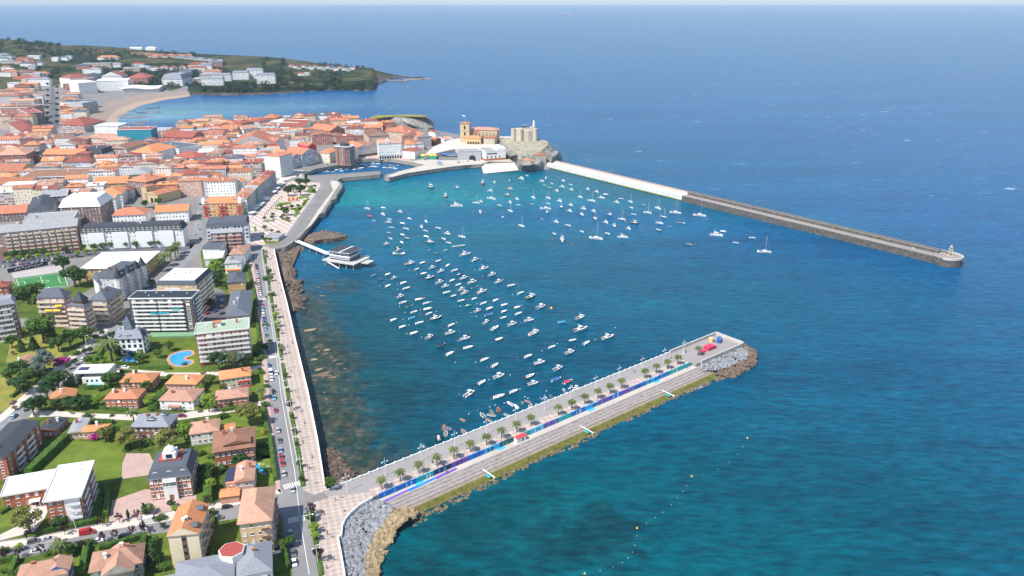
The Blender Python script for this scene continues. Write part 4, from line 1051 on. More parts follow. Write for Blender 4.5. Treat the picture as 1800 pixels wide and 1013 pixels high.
def boat_proto(kind, hull='gel_white', cover=None):
 key = (kind, hull, cover)
 if key in PROTO: return PROTO[key]
 h = M(hull); w = M('gel_white'); ck = M('cockpit'); parts = []
 def P(name, me): parts.append((name, me))
 strake = M('hull_navy') if hull == 'gel_white' and R.random() < .5 else M('gel_grey')
 if kind == 'open':
  L, W = 5.2, 2.0; P('hull', hull_mesh(L, W, .62, [h, w, ck, strake]))
  b = MB(); b.box(-.3,.35,-.35,.35,.18,1.0,0); b.face([(.35,-.4,1.0),(.35,.4,1.0),(.05,.36,1.4),(.05,-.36,1.4)],1); b.face([(.34,-.4,1.0),(.04,-.36,1.4),(.04,.36,1.4),(.34,.4,1.0)],1); b.box(-1.2,-.8,-.5,.5,.18,.62,0); P('console', b.data('console', [w, M('glass_dark')]))
  P('outboard_motor', outboard(L))
 elif kind == 'covered':
  L, W = 5.0, 2.0; P('hull', hull_mesh(L, W, .62, [h, w, ck, strake], well=None))
  b = MB(); rr = []
  for k in range(6):
   t = k/5; x = -2.3+3.9*t; ww = .9*(1-max(0,(t-.5))**2*1.6); z = .66+.1*t
   rr.append([(x,-ww,z),(x,-ww*.5,z+.32),(x,0,z+.45),(x,ww*.5,z+.32),(x,ww,z)])
  b.loft(rr, 0, False, True); P('canvas_cover', b.data('canvas_cover', [M(cover or 'canvas_blue')])); P('outboard_motor', outboard(L))
 elif kind == 'cabin':
  L, W = 6.0, 2.3; P('hull', hull_mesh(L, W, .8, [h, w, ck, strake], well=(-.45,-.05)))
  b = MB()
  lo = [(-.4,-.85,.85),(1.7,-.6,1.0),(1.7,.6,1.0),(-.4,.85,.85)]; hi = [(-.4,-.75,2.0),(.75,-.58,1.95),(.75,.58,1.95),(-.4,.75,2.0)]
  b.loft([lo, [tuple(Vector(a).lerp(Vector(c), .42)) for a, c in zip(lo, hi)]], 0, True, False)
  m1 = [tuple(Vector(a).lerp(Vector(c), .42)) for a, c in zip(lo, hi)]; m2 = [tuple(Vector(a).lerp(Vector(c), .88)) for a, c in zip(lo, hi)]
  b.loft([m1, m2], 1, True, False); b.loft([m2, hi], 0, True, False); b.face(hi, 0)
  b.box(-.75,.9,-.82,.82,2.0,2.08,0); P('wheelhouse', b.data('wheelhouse', [w, M('glass_dark')])); P('outboard_motor', outboard(L))
 elif kind == 'cruiser':
  L, W = 9.2, 3.1; P('hull', hull_mesh(L, W, 1.15, [h, w, M('deck_teak'), strake], well=(-.5,-.22), rise=.45))
  def sup(x0,x1,x2,w0,w1,z0,z1):
   b = MB(); lo = [(x0,-w0,z0),(x2,-w0*.6,z0+.15),(x2,w0*.6,z0+.15),(x0,w0,z0)]; hi = [(x0,-w1,z1),(x1,-w1*.8,z1),(x1,w1*.8,z1),(x0,w1,z1)]
   f = lambda t: [tuple(Vector(a).lerp(Vector(c), t)) for a, c in zip(lo, hi)]
   b.loft([lo, f(.35)],0,True,False); b.loft([f(.35), f(.8)],1,True,False); b.loft([f(.8), hi],0,True,False); b.face(hi,0); return b
  b = sup(-1.6,1.2,3.0,1.3,1.05,1.2,2.5); P('cabin', b.data('cabin', [w, M('glass_dark')]))
  b = MB(); b.box(-1.5,.9,-.95,.95,2.52,2.62,0); b.box(.5,.8,-.9,.9,2.62,3.05,1); b.box(-1.0,-.5,-.6,.6,2.62,3.0,0); P('flybridge', b.data('flybridge', [w, M('glass_dark')]))
  b = MB(); b.tube((-1.5,-.9,2.6),(-1.7,-.8,3.7),.06); b.tube((-1.5,.9,2.6),(-1.7,.8,3.7),.06); b.box(-1.85,-1.55,-.85,.85,3.65,3.75); b.tube((-1.7,0,3.7),(-1.7,0,4.6),.04); P('radar_arch', b.data('radar_arch', [w]))
 elif kind in ('sail', 'yacht'):
  L, W = (7.2, 2.4) if kind == 'sail' else (10.5, 3.2); P('hull', hull_mesh(L, W, .9 if kind == 'sail' else 1.1, [h, w, M('deck_teak'), strake], well=(-.42,-.16), transom=.62, full=-.3))
  b = MB(); q = L/7.2; lo = [(-1.0*q,-.72*q,.9),(1.9*q,-.4*q,1.0),(1.9*q,.4*q,1.0),(-1.0*q,.72*q,.9)]; hi = [(-1.0*q,-.6*q,1.4*q),(1.3*q,-.35*q,1.35*q),(1.3*q,.35*q,1.35*q),(-1.0*q,.6*q,1.4*q)]
  f = lambda t: [tuple(Vector(a).lerp(Vector(c), t)) for a, c in zip(lo, hi)]
  b.loft([lo, f(.4)],0,True,False); b.loft([f(.4), f(.75)],1,True,False); b.loft([f(.75), hi],0,True,False); b.face(hi,0); P('coachroof', b.data('coachroof', [w, M('glass_dark')]))
  b = MB(); mh = L*1.28; b.tube((.6*q,0,.9),(.6*q,0,mh),.085,.06,6); b.tube((.6*q,-.6*q,mh*.55),(.6*q,.6*q,mh*.55),.04,.04,4); b.tube((L*.49,0,1.2),(.6*q,0,mh*.97),.022,.022,4); b.tube((-L*.49,0,1.0),(.6*q,0,mh*.97),.022,.022,4); P('mast', b.data('mast', [M('light_metal')]))
  b = MB(); b.tube((.55*q,0,1.75*q),(-2.5*q,0,1.7*q),.17,.12,6); P('boom', b.data('boom', [M(cover or 'canvas_blue')]))
 elif kind == 'trawler':
  L, W = 10.0, 3.4; P('hull', hull_mesh(L, W, 1.25, [h, M('gel_grey'), M('deck_teak'), w], well=(-.48,.3), transom=.72, full=.4, rise=.75))
  b = MB(); b.box(-.2,1.9,-1.0,1.0,.3,2.6,0); b.box(-.1,1.95,-1.03,1.03,2.6,3.3,1); b.box(-.35,2.1,-1.15,1.15,3.3,3.45,0); P('wheelhouse', b.data('wheelhouse', [w, M('glass_dark')]))
  b = MB(); b.tube((-.6,0,.4),(-.6,0,6.4),.12,.07); b.tube((-.6,0,3.2),(-4.0,0,4.2),.08,.06); b.tube((3.0,0,1.5),(3.0,0,4.6),.09,.06); b.tube((1.0,0,3.4),(1.0,0,5.2),.06,.05); P('mast', b.data('mast', [M('light_metal')]))
  b = MB(); b.tube((-2.6,-.8,.75),(-2.6,.8,.75),.4,.4,8); P('net_drum', b.data('net_drum', [M('hull_orange')]))
 elif kind == 'fisher':
  L, W = 7.0, 2.6; P('hull', hull_mesh(L, W, .95, [h, w, M('deck_teak'), w], well=(-.48,.02), transom=.7, full=.3, rise=.6))
  b = MB(); b.box(.2,1.5,-.75,.75,.4,1.6,0); b.box(.25,1.53,-.77,.77,1.6,2.15,1); b.box(.05,1.65,-.85,.85,2.15,2.25,0); P('wheelhouse', b.data('wheelhouse', [w, M('glass_dark')]))
  b = MB(); b.tube((-.3,-.5,.5),(-.3,-.5,4.6),.06,.04); b.tube((-.3,.5,.5),(-.3,.5,4.4),.06,.04); P('mast', b.data('mast', [M('light_metal')]))
 elif kind == 'row':
  L, W = 3.8, 1.5; P('hull', hull_mesh(L, W, .48, [h, M(cover) if cover else h, M('cockpit'), w], well=(-.44,.36), transom=.66))
  b = MB()
  for x in (-1.0,0,.9): b.box(x-.14,x+.14,-.55,.55,.36,.42)
  P('thwarts', b.data('thwarts', [M('deck_teak')]))
 elif kind == 'rib':
  b = MB(); pts = [(-2.4,-.9),(.9,-.9),(1.9,-.6),(2.5,0),(1.9,.6),(.9,.9),(-2.4,.9)]
  for a, c in zip(pts, pts[1:]): b.tube((a[0],a[1],.4),(c[0],c[1],.4+.1*(c[0]>1)),.3,.3,8)
  P('inflatable_tube', b.data('inflatable_tube', [h])); b = MB(); b.prism([(-2.3,-.7),(1.6,-.6),(2.2,0),(1.6,.6),(-2.3,.7)],-.1,.25); P('hull', b.data('hull', [M('gel_grey')]))
  b = MB(); b.box(-.5,.1,-.35,.35,.25,1.15); b.box(-1.3,-.8,-.35,.35,.25,.75); P('console', b.data('console', [w])); P('outboard_motor', outboard(5.0))
 elif kind == 'barge':
  b = MB(); b.box(-4.6,4.6,-1.5,1.5,-.2,.75,0); b.box(-4.7,4.7,-1.6,-1.45,.2,.6,1); b.box(-4.7,4.7,1.45,1.6,.2,.6,1); P('pontoon', b.data('pontoon', [M('gel_grey'), M('rubber')]))
  b = MB(); b.box(3.0,4.4,-1.2,1.2,.75,1.5,0); b.box(-4.4,-3.1,-1.2,1.2,.75,1.5,0); P('tank', b.data('tank', [w])); b = MB(); b.box(-1.2,1.0,-.9,.9,.75,1.3,0); P('net_pile', b.data('net_pile', [M('hull_green')]))
 elif kind == 'dock':
  b = MB(); b.box(-5.5,5.5,-.9,.9,.1,.6,0); b.box(-5.3,5.3,-.7,.7,-.4,.1,1); P('deck', b.data('deck', [M('concrete'), M('rubber')]))
  b = MB()
  for x in (-5,-1.7,1.7,5): b.tube((x,-.75,.6),(x,-.75,1.0),.08)
  P('bollard', b.data('bollard', [M('dark_metal')]))
 PROTO[key] = parts; return parts

COLN = dict(gel_white='white', gel_grey='grey', hull_navy='navy hulled', hull_black='black hulled', hull_red='red hulled', hull_blue='blue hulled', hull_green='green hulled', hull_orange='orange hulled', hull_yellow='yellow', hull_brown='brown hulled', hull_pink='pinkish', hull_tan='tan hulled')
DESC = dict(open='{c} open motorboat with small console', covered='{c} motorboat under {v} canvas cover', cabin='{c} motorboat with wheelhouse', cruiser='large {c} motor cruiser with flybridge', sail='{c} sailing boat with {v} boom', yacht='long {c} sailing yacht with tall mast',
   trawler='{c} fishing trawler with masts', fisher='{c} small fishing boat with twin poles', row='{c} rowing dinghy', rib='{c} inflatable boat', barge='grey work pontoon with green net pile', dock='long grey floating dock')
NAMES = dict(open='motorboat', covered='covered_boat', cabin='cabin_boat', cruiser='motor_cruiser', sail='sailing_boat', yacht='sailing_yacht', trawler='fishing_trawler', fisher='fishing_boat', row='rowing_boat', rib='inflatable_boat', barge='work_pontoon', dock='floating_dock')
BOAT_MARKS = [('the stilt restaurant',610,450),('the work pontoon',701,447),('the floating dock',806,433),('the two red trawlers',815,340),('the slipway',880,305),('the breakwater root',985,300),('the white quay bend',1110,340),('the breakwater corner',1215,365),
    ('the pier lamps',930,700),('the pier root',770,770),('the yellow marker buoy',969,542),('the lone outer yacht',1343,440),('the red covered dinghy',650,381),('the big central cruiser',801,363),('the navy fishing boat',932,523),
    ('the black hulled boat',1008,600),('the long striped cruiser',1021,580),('the green covered boat',775,607),('the shallow rocks',640,600),('the inner quay',740,310),('the grey trawler',720,466),('the far orange buoy',1000,430)]
def place_boat(kind, px, py, hd, hull='gel_white', cover=None, sc=1.0, zone=None, z=0):
 p = at(px, py, z); root = empty(NAMES[kind], (p.x, p.y, z-.02), hd); root.scale = (sc*1.1,)*3
 for n, me in boat_proto(kind, hull, cover): link(n, me, root)
 vn = {'canvas_blue':'blue','canvas_navy':'navy','canvas_red':'red','canvas_white':'white','canvas_cyan':'bright blue', None:'blue'}[cover if cover in ('canvas_blue','canvas_navy','canvas_red','canvas_white','canvas_cyan') else None]
 d = DESC[kind].format(c=COLN[hull], v=vn)
 if kind == 'open' and sc > 1.12: d = d.replace('open', 'larger open')
 tag(root, d, {'sail':'sailboat','yacht':'sailboat','dock':'pontoon','barge':'pontoon'}.get(kind, 'boat'), 'boats moored in the harbour', zone if zone is not None else near(px, py, BOAT_MARKS))
 return root
def hd_px(px, py, dx, dy):
 a, b = at(px, py, 0), at(px+dx, py+dy, 0); return math.atan2(b.y-a.y, b.x-a.x)
def conv(L, ox, oy, s): return [(ox+e[0]/s, oy+e[1]/s)+tuple(e[2:]) for e in L]
o, c, k, s_, y_ = 'open', 'covered', 'cabin', 'sail', 'yacht'
W = 'canvas_white'; B_ = 'canvas_blue'
# each entry: zoomed x, y, kind, [hull, cover, scale]
ZA = conv([(90,437,s_),(248,430,c,0,W),(245,495,s_,0,W),(115,512,c,'hull_red','canvas_red'),(152,553,'row'),(308,540,o),(297,573,k),(412,468,k),(508,537,c,0,W),(440,584,c,0,W),(330,624,o,'hull_tan'),(472,635,o,0,0,1.2),(300,672,'row'),
 (320,732,o),(440,697,c,0,W),(485,730,o,'hull_black'),(432,773,c,0,W),(278,790,k),(393,850,k),(390,824,'rib','hull_black'),(400,885,'barge'),(670,567,s_,0,W,.9),(625,620,k),(665,656,o,0,0,1.0),(790,628,o,0,0,1.15),(676,716,c,0,W,1.2),(880,685,k,0,0,1.1),(845,737,o,0,0,1.2),(893,774,o),
 (1025,716,s_),(712,772,'cruiser','hull_navy',0,.85),(992,805,'dock'),(703,845,'row','gel_grey'),(770,877,'row','hull_navy'),(862,848,'row'),(1060,893,'cruiser'),(1153,947,k,0,0,1.15),(508,985,'fisher','gel_grey',0,1.15),(635,973,c,0,W),(788,957,o,'hull_red',0,1.15),(885,998,c,0,W),
 (715,232,'trawler','hull_navy',0,1.2),(818,250,'row','hull_brown'),(862,320,'trawler','hull_red'),(975,235,'fisher','hull_blue',0,1.1),(1228,190,'trawler','hull_red',0,1.05),(1345,178,k),(1303,260,k),(1493,157,o),(1497,242,'fisher','hull_tan'),(1612,140,k,0,0,1.3),(1667,108,o),
 (1065,303,'row','hull_black'),(1315,338,y_,0,0,.95),(1165,380,s_),(1210,367,k,0,0,.9),(1395,403,o,0,0,1.1),(1503,460,s_),(1500,375,k),(1473,305,'fisher','hull_brown'),(1567,343,k),(1583,402,o,'gel_grey'),(1660,232,'row','hull_pink'),(1713,385,c,0,'canvas_navy'),(1730,328,s_,0,W),(1207,474,'cruiser',0,0,.8),(972,412,'cruiser',0,0,1.25),(1427,520,o),(1613,608,s_)],
 630, 290, 5.625)
ZB = conv([(168,138,k),(126,165,k),(152,203,'row'),(226,187,o),(200,230,o,'hull_brown'),(337,163,k),(326,220,k),(411,198,o),(274,260,k),(418,249,k),(190,332,s_),(302,362,k,0,0,1.1),(194,387,o),(163,437,y_),(320,423,s_,'hull_navy'),(180,475,k),(128,540,'row','hull_tan'),
 (268,568,k),(386,602,o,0,0,1.15),(411,402,k),(402,460,k),(505,323,s_,0,W,.9),(620,360,s_,0,0,1.15),(580,245,k),(668,270,k),(760,297,c,0,W),(718,330,'cruiser',0,0,.75),(908,338,o),(865,374,k),(1003,370,s_),(1013,428,o,0,0,1.15),(537,437,k,0,0,1.1),(637,463,k),(523,495,s_,0,W,.95),(655,537,s_,'hull_tan'),
 (797,500,'fisher','hull_blue'),(918,542,s_),(760,573,k),(842,606,k),(1035,493,o),(1127,395,c,0,B_),(1043,583,'trawler','hull_black',0,.8),(1173,477,s_,0,0,1.1),(1275,435,s_,0,W,1.1),(1333,523,s_,'hull_blue'),(1447,478,y_),(1290,580,s_,0,'canvas_navy'),(1503,575,c,0,'canvas_navy',1.35),(1393,615,'row','hull_blue'),
 (1283,650,o,'hull_black',0,1.2),(1685,505,y_,0,0,1.1),(985,635,k),(777,683,o,0,0,1.1),(523,663,o),(662,733,y_,0,'canvas_navy',1.1),(927,720,'cruiser',0,0,.95),(250,685,o),(330,750,'cruiser',0,0,1.1),(1585,790,'row','hull_brown',0,1.5)], 930, 290, 5.625)
ZC = conv([(205,258,'cruiser',0,0,1.15),(247,235,c,0,W),(322,303,'row',0,0,1.3),(423,273,o),(495,360,y_)], 1200, 340, 3.458)
ZD = conv([(556,213,k),(417,225,o,'hull_tan'),(635,245,k),(756,235,o,0,0,1.15),(482,263,c,0,W),(800,272,'rib','hull_navy',0,1.1),(838,305,k,0,0,1.1),(162,270,c,0,W),(217,305,k,0,0,.85),(35,277,'row','gel_grey'),(97,317,'row','hull_navy'),(163,373,c,0,W),(302,347,c,0,W,1.1),(325,395,o,0,0,1.15),(535,302,'cruiser','hull_black',0,.8),
 (736,324,c,0,W),(623,343,k,0,0,1.1),(673,380,k),(790,362,o),(912,342,k,0,0,1.2),(932,385,c,0,'canvas_navy'),(817,407,k),(847,437,k,0,0,1.05),(685,432,o,0,0,1.15),(745,463,o,'hull_black'),(1003,425,'cruiser',0,0,.85),(1018,220,'cruiser',0,0,.85),(1090,275,k,0,0,1.1),(1148,338,k,0,0,1.05),(1260,370,o,'gel_grey',0,1.2),
 (1342,437,o,0,0,1.1),(1432,475,'fisher','hull_navy',0,1.15),(1525,562,k,0,0,1.2),(816,504,o),(932,487,c,0,W,.9),(877,548,'rib','hull_green'),(1013,528,o,0,0,1.1),(1122,502,c,0,W),(1068,575,c,0,W,1.1),(1198,543,c,0,W),(1315,565,c,0,W),(960,598,k,0,0,.95),(1058,630,c,'gel_white',B_,1.15),(1197,600,c,0,W,.95),
 (1325,620,o,0,0,1.1),(1190,657,o,'hull_brown'),(1038,697,k,0,0,.9),(1268,717,k,0,0,1.1),(1115,750,o,0,0,1.35),(1417,683,k,0,0,1.1),(1708,697,c,0,'canvas_cyan'),(1462,797,'fisher',0,0,1.1),(273,470,k),(297,522,o,0,0,1.15),(353,550,c,0,'canvas_navy'),(440,495,c,0,W,1.15),(505,527,o,0,0,1.05),(517,580,c,0,W,1.2),(395,605,o),
 (527,620,o),(373,660,c,'gel_white','canvas_cyan'),(212,677,c,0,W),(443,703,o,0,0,1.15),(592,663,'cruiser','hull_black',0,.85),(293,738,c,0,W),(395,795,c,0,W,1.1),(727,722,o,0,0,1.05),(717,795,k,0,0,1.1),(532,832,k),(848,845,k,0,0,1.1),(637,900,c,'hull_green','canvas_navy',1.05),(877,923,o,0,0,1.2),(715,978,c,0,W,1.15),
 (1152,850,c,'hull_red',W,1.1),(1623,917,o),(1410,1000,o,0,0,1.1)], 650, 430, 5.066)
ZE = conv([(1398,50,'fisher',0,0,1.0),(1408,152,'cruiser',0,0,1.0),(1333,247,o,'hull_black'),(1455,270,o,0,0,1.1),(1645,222,'cruiser',0,0,.9),(1308,355,k,0,0,1.05),(557,417,o,0,0,1.05),(650,468,o,0,0,1.1),(1042,447,k,0,0,1.1),(1205,497,k,0,0,1.05),(685,567,k,0,0,1.15),(960,562,o,'hull_red',0,1.2),(985,630,k,0,0,1.0),
 (1188,592,c,'gel_white',B_,1.25),(1288,613,c,'gel_white','canvas_red',1.15),(537,617,o,0,0,1.1),(427,722,k,0,0,1.2),(685,743,o,0,0,1.3),(815,697,o,0,0,1.05)], 740, 550, 5.0)
ZF = conv([(1255,682,'row',0,0,.8),(1320,655,'row',0,0,.8),(1360,675,'fisher','hull_tan',0,.8),(785,808,o,0,0,1.0),(838,832,c,0,W,.9),(890,793,'row','hull_tan',0,.7),(935,785,'row','hull_pink',0,.95),(962,823,'row',0,0,1.1),(1022,813,'row',0,'canvas_cyan',.9),(1093,755,'row','hull_blue',0,1.2),(1142,740,'row','hull_blue',0,1.0),
 (1090,785,'row','hull_navy',0,.9),(1275,720,'row','gel_grey',0,1.0),(540,907,'row',0,0,1.25),(620,877,'row','hull_green',0,1.2),(617,908,'row','gel_grey',0,1.2),(680,860,'row','hull_orange',0,1.25),(752,905,'row',0,0,.95),(590,945,'row','hull_orange',0,.9),(620,975,'row',0,0,1.0),(365,947,'row','hull_yellow',0,.9)], 740, 550, 5.0)
ZG = conv([(700,362,'row','hull_red',0,1.25),(740,372,'row','hull_blue',0,1.1),(717,415,'row','gel_grey',0,1.35),(652,450,'rib','hull_black',0,1.1),(873,402,'row','hull_pink',0,1.3),(513,525,'row',0,'canvas_cyan',1.0)], 640, 680, 4.99)
BR = random.Random(3)
def put(L, dx, dy, jit, flip=False):
 for e in L:
  e = list(e)+[0]*6; kind, hull, cover, sc = e[2], e[3] or 'gel_white', e[4] or None, e[5] or 1.0
  if kind in ('dock',): hd = hd_px(e[0], e[1], 30, -4)
  elif kind == 'barge': hd = hd_px(e[0], e[1], 30, 0)
  else: hd = hd_px(e[0], e[1], dx, dy)+BR.gauss(0, jit)
  if e[0] > 995 and (kind in ('cruiser','yacht')) and e[1] < 500: hd = hd_px(e[0], e[1], 20, 2)+BR.gauss(0,.1)
  place_boat(kind, e[0], e[1], hd, hull, cover, sc)
put([e for e in ZA if e[1] < 430], 20, 5, .3); put([e for e in ZA if e[1] >= 430], 20, -5, .2); put(ZB, 20, 6, .3); put(ZC, 20, 2, .25); put(ZD, 20, -5.5, .14); put(ZE, 20, -7, .14); put(ZF, -8, -12, .5); put(ZG, -8, -12, .4)
# small craft crowded in the inner harbour
inner = conv([(510,630,o,'hull_blue'),(560,630,k),(660,632,o),(720,595,c,0,W),(800,615,k),(785,570,o),(840,560,c,0,W),(890,548,k),(900,585,o),(950,560,c,0,W),(1000,535,o,'hull_orange'),(1035,590,c,0,W),(1050,548,c,0,W),(1100,530,o,'hull_red'),(1120,575,k),(1170,560,c,'hull_green',W),(1200,515,k,'hull_red'),(1240,520,c,0,W),(1300,545,o,'hull_red'),(1340,540,k),(1390,535,c,0,W),(1420,545,o),(1360,485,k),(1400,483,o),(1455,490,c,0,W),(1570,497,c,0,B_),(1650,510,o,'hull_blue'),(1560,555,c,0,W),(1610,560,o),(1660,560,c,0,W),(1720,565,k),(1690,530,o,'hull_orange'),(1790,520,o,'hull_blue'),(1760,580,c,0,W),(1060,505,o),(1150,495,c,0,W),(960,520,o)], 520, 240, 10)
IM = [('by the small mole',600,304),('in the small mid basin',640,296),('below the main square',664,288),('by the outer mole',695,298),('at the basin west end',575,303)]
for e in inner:
 e = list(e)+[0]*6; zn = min(IM, key=lambda m: (m[1]-e[0])**2+((m[2]-e[1])*2)**2)[0]
 place_boat(e[2], e[0], e[1], BR.uniform(-.5,.6), e[3] or 'gel_white', e[4] or None, .95, zn)
place_boat('open', 621+3, 314, .1, zone='just outside the small mole'); place_boat('fisher', 781, 297.5, hd_px(781,297,20,-1), 'hull_navy', None, 1.2, 'alongside the church quay'); place_boat('row', 756.5, 301.5, .1, zone='alongside the church quay'); place_boat('row', 693.5, 314.5, .2, zone='off the tip of the outer mole')
place_boat('open', 644, 459.5, hd_px(644,459,20,-1), zone='beside the stilt restaurant', sc=1.2)
# a far coaster near the horizon
p = at(995, 28, 0); t = empty('cargo_ship', (p.x, p.y, 0), 3.0)
b = MB(); b.loft([[(x, -w, 9), (x, -w*.8, 0), (x, w*.8, 0), (x, w, 9)] for x, w in ((-55,8),(-30,9),(20,9),(45,6),(58,.5))], 0, False, True); b.face([(-55,-8,9),(20,-9,9),(45,-6,9),(45,6,9),(20,9,9),(-55,8,9)], 0); b.obj('hull', M('hull_red'), t)
b = MB(); b.box(-52,-40,-7,7,9,24); b.box(-50,-46,-2,2,24,31); b.obj('superstructure', M('gel_white'), t); tag(t, 'tiny red cargo ship far out near the horizon', 'ship')

# buoys
def buoy(px, py, m, r, desc, grp, share=True):
 b = PROTO.get(('buoy', m, r))
 if b is None:
  mb = MB(); mb.lathe([(.05,-r*.4),(r*.8,-r*.3),(r,r*.1),(r*.75,r*.7),(r*.25,r),(r*.2,r*1.35),(.02,r*1.4)], 10); b = mb.data('buoy', [M(m)], True); PROTO[('buoy', m, r)] = b
 p = at(px, py, 0); ob = link('mooring_buoy', b, None, (p.x, p.y, .05)); tag(ob, desc, 'buoy', grp, share=share)
for x, y in conv([(1617,570)], 650, 430, 5.066): buoy(x, y, 'hull_yellow', 1.0, 'large yellow marker buoy beside the wheelhouse boat', None, False)
for x, y in conv([(230,737),(432,787),(1762,537),(952,565),(1130,613)], 930, 290, 5.625)+conv([(860,400)], 630, 290, 5.625): buoy(x, y, 'hull_orange', .55, 'small orange buoy floating among the moored boats', 'orange buoys')
for x, y in conv([(160,312),(60,430),(105,420),(190,478),(320,460),(380,378),(548,352),(605,310),(530,166),(1500,237),(1590,278),(1420,198),(1282,135),(1190,82),(1666,320),(1318,352),(850,350),(785,315),(940,437),(1040,445),(870,490),(1155,483),(1230,520),(1115,683),(1345,700),(1215,815),(797,772),(632,740),(603,810),(765,945),(1265,975),(1315,1004),(458,630),(522,683),(150,672),(1590,545)], 650, 430, 5.066)+conv([(850,393),(585,487),(957,487),(1027,535),(1065,607),(720,715),(618,757),(337,718),(357,650),(497,860),(1354,305),(1160,263),(1700,200)], 740, 550, 5.0):
 buoy(x, y, 'canvas_red', .32, 'small pink red mooring buoy among the moored boats', 'red mooring buoys')
for x, y in conv([(110,225),(345,226),(415,265),(890,292),(1005,285),(1190,315),(1270,447),(938,230),(990,130),(955,530),(900,607),(950,640),(808,550),(265,555),(315,608),(452,583),(295,668),(350,718),(328,795),(462,828),(595,597),(552,508),(485,478),(247,400),(88,372),(248,357),(1355,540),(1672,883),(1535,950),(772,695),(790,858),(1060,1010)], 650, 430, 5.066)+conv([(300,438),(482,437),(598,590),(870,672),(785,548),(732,795),(605,830),(652,812),(913,740),(940,752),(1103,690),(1050,752),(420,893),(1330,590),(1530,237),(1708,132)], 740, 550, 5.0):
 buoy(x, y, 'gel_white', .32, 'small white mooring buoy among the moored boats', 'white mooring buoys')
for x, y in ((1216,838),(1314,771),(1120,929),(1028,1009)): buoy(x, y, 'hull_yellow', .5, 'yellow buoy of the swimming line off the pier', 'yellow line buoys')
for x, y in ((1119.5,942.5),(1116,959),(1111.5,971),(1104,981.5),(1094,989),(1078,997),(1055,1004),(1136.5,920),(1151.5,910.5),(1164.5,901),(1180,888),(1191,875),(1200,864),(1207,853.5),(1235,834.5),(1262,825),(1282,813),(1297,799),(1306,786)): buoy(x, y, 'gel_white', .15, 'white float of the swimming line off the pier', 'white line floats')
# ---------------------------------------------------------------- trees and planting
def leaf_quads(b, RR, c, r, n, size, m=0, up=.3):
 for _ in range(n):
  d = Vector((RR.gauss(0,1), RR.gauss(0,1), RR.gauss(0,1))); d.normalize()
  p = c+Vector((d.x*r.x, d.y*r.y, d.z*r.z))*RR.uniform(.45,1)**.5
  nrm = (d+Vector((RR.uniform(-.8,.8), RR.uniform(-.8,.8), RR.uniform(-.2,.9)+up))).normalized()
  a = nrm.orthogonal().normalized(); e = nrm.cross(a); t = RR.uniform(0,6.28); a, e = a*math.cos(t)+e*math.sin(t), e*math.cos(t)-a*math.sin(t)
  s = size*RR.uniform(.6,1.3)
  b.face([p-a*s-e*s*.5, p+a*s*.2-e*s*.7, p+a*s+e*s*.4, p-a*s*.3+e*s*.7], m)
TREES = {}
def tree_meshes(kind, seed):
 """crown and trunk for a tree about 8 m tall; other sizes are scaled from it"""
 key = (kind, seed)
 if key in TREES: return TREES[key]
 RR = random.Random(seed*31+len(kind)); b = MB(); t = MB()
 lm = dict(broad='leaf_green', dark='leaf_dark', lime='leaf_lime', olive='leaf_olive', plum='leaf_plum', silver='leaf_silver', conifer='leaf_dark', bush='leaf_green', bloom='bloom_magenta', cypress='leaf_dark', flower='bloom_mix')[kind]
 if kind == 'conifer':
  for k in range(9):
   z = 1.2+k*.78; r = 2.5*(1-k/9.6)
   for q in range(int(5+r*4)):
    a = RR.uniform(0,6.3); leaf_quads(b, RR, Vector((math.cos(a)*r*.7, math.sin(a)*r*.7, z+RR.uniform(-.3,.3))), Vector((.75,.75,.45)), 16, .30)
  t.tube((0,0,0),(0,0,7.2),.22,.05,6)
 elif kind == 'cypress':
  for k in range(22):
   z = .5+k*.33; r = .75*math.sin(math.pi*min(1,(k+2)/24))**.7
   leaf_quads(b, RR, Vector((0,0,z)), Vector((r,r,.5)), 40, .2)
  t.tube((0,0,0),(0,0,2),.12,.08,5)
 elif kind in ('bush','bloom','flower'):
  for k in range(14):
   a = RR.uniform(0,6.3); r = RR.uniform(0,1.1); leaf_quads(b, RR, Vector((math.cos(a)*r, math.sin(a)*r, RR.uniform(.5,1.3))), Vector((.7,.7,.55)), 38, .17)
  t.tube((0,0,0),(0,0,.7),.1,.07,5)
 else:
  small = kind == 'plum'
  cz, rx, rz, n = (3.3,1.5,1.35,20) if small else (5.0,3.1,2.5,46)
  ph = .0 if small else .8
  for k in range(n):
   d = Vector((RR.gauss(0,1), RR.gauss(0,1), RR.gauss(0,.8)+.25)); d.normalize(); q = RR.uniform(.35,1)**.6
   lump = 1+.28*mnoise.noise(d*1.7+Vector((seed,0,0)))
   c = Vector((d.x*rx*q*lump, d.y*rx*q*lump, cz+d.z*rz*q*lump)); s = RR.uniform(.55,1.0)*(.5 if small else 1)
   leaf_quads(b, RR, c, Vector((s*1.15,s*1.15,s*.8)), 30 if small else 46, .16 if small else .26)
  h = cz-rz*.35
  t.tube((0,0,0),(0,0,h*.55),.13 if small else .34,.1 if small else .25,7)
  for k in range(5):
   a = k*1.26+RR.uniform(-.3,.3); q = RR.uniform(.4,.7)
   t.tube((0,0,h*.5),(math.cos(a)*rx*q, math.sin(a)*rx*q, cz+RR.uniform(-.1,.5)*rz),.07 if small else .17,.03 if small else .06,5)
 TREES[key] = (b.data('crown', [M(lm)]), t.data('trunk', [M('bark')])); return TREES[key]
TNAME = dict(broad='broadleaf_tree', dark='dark_tree', lime='lime_tree', olive='olive_tree', plum='plum_tree', silver='cedar_tree', conifer='conifer_tree', bush='garden_bush', bloom='flowering_shrub', cypress='cypress_tree', flower='flowering_bush')
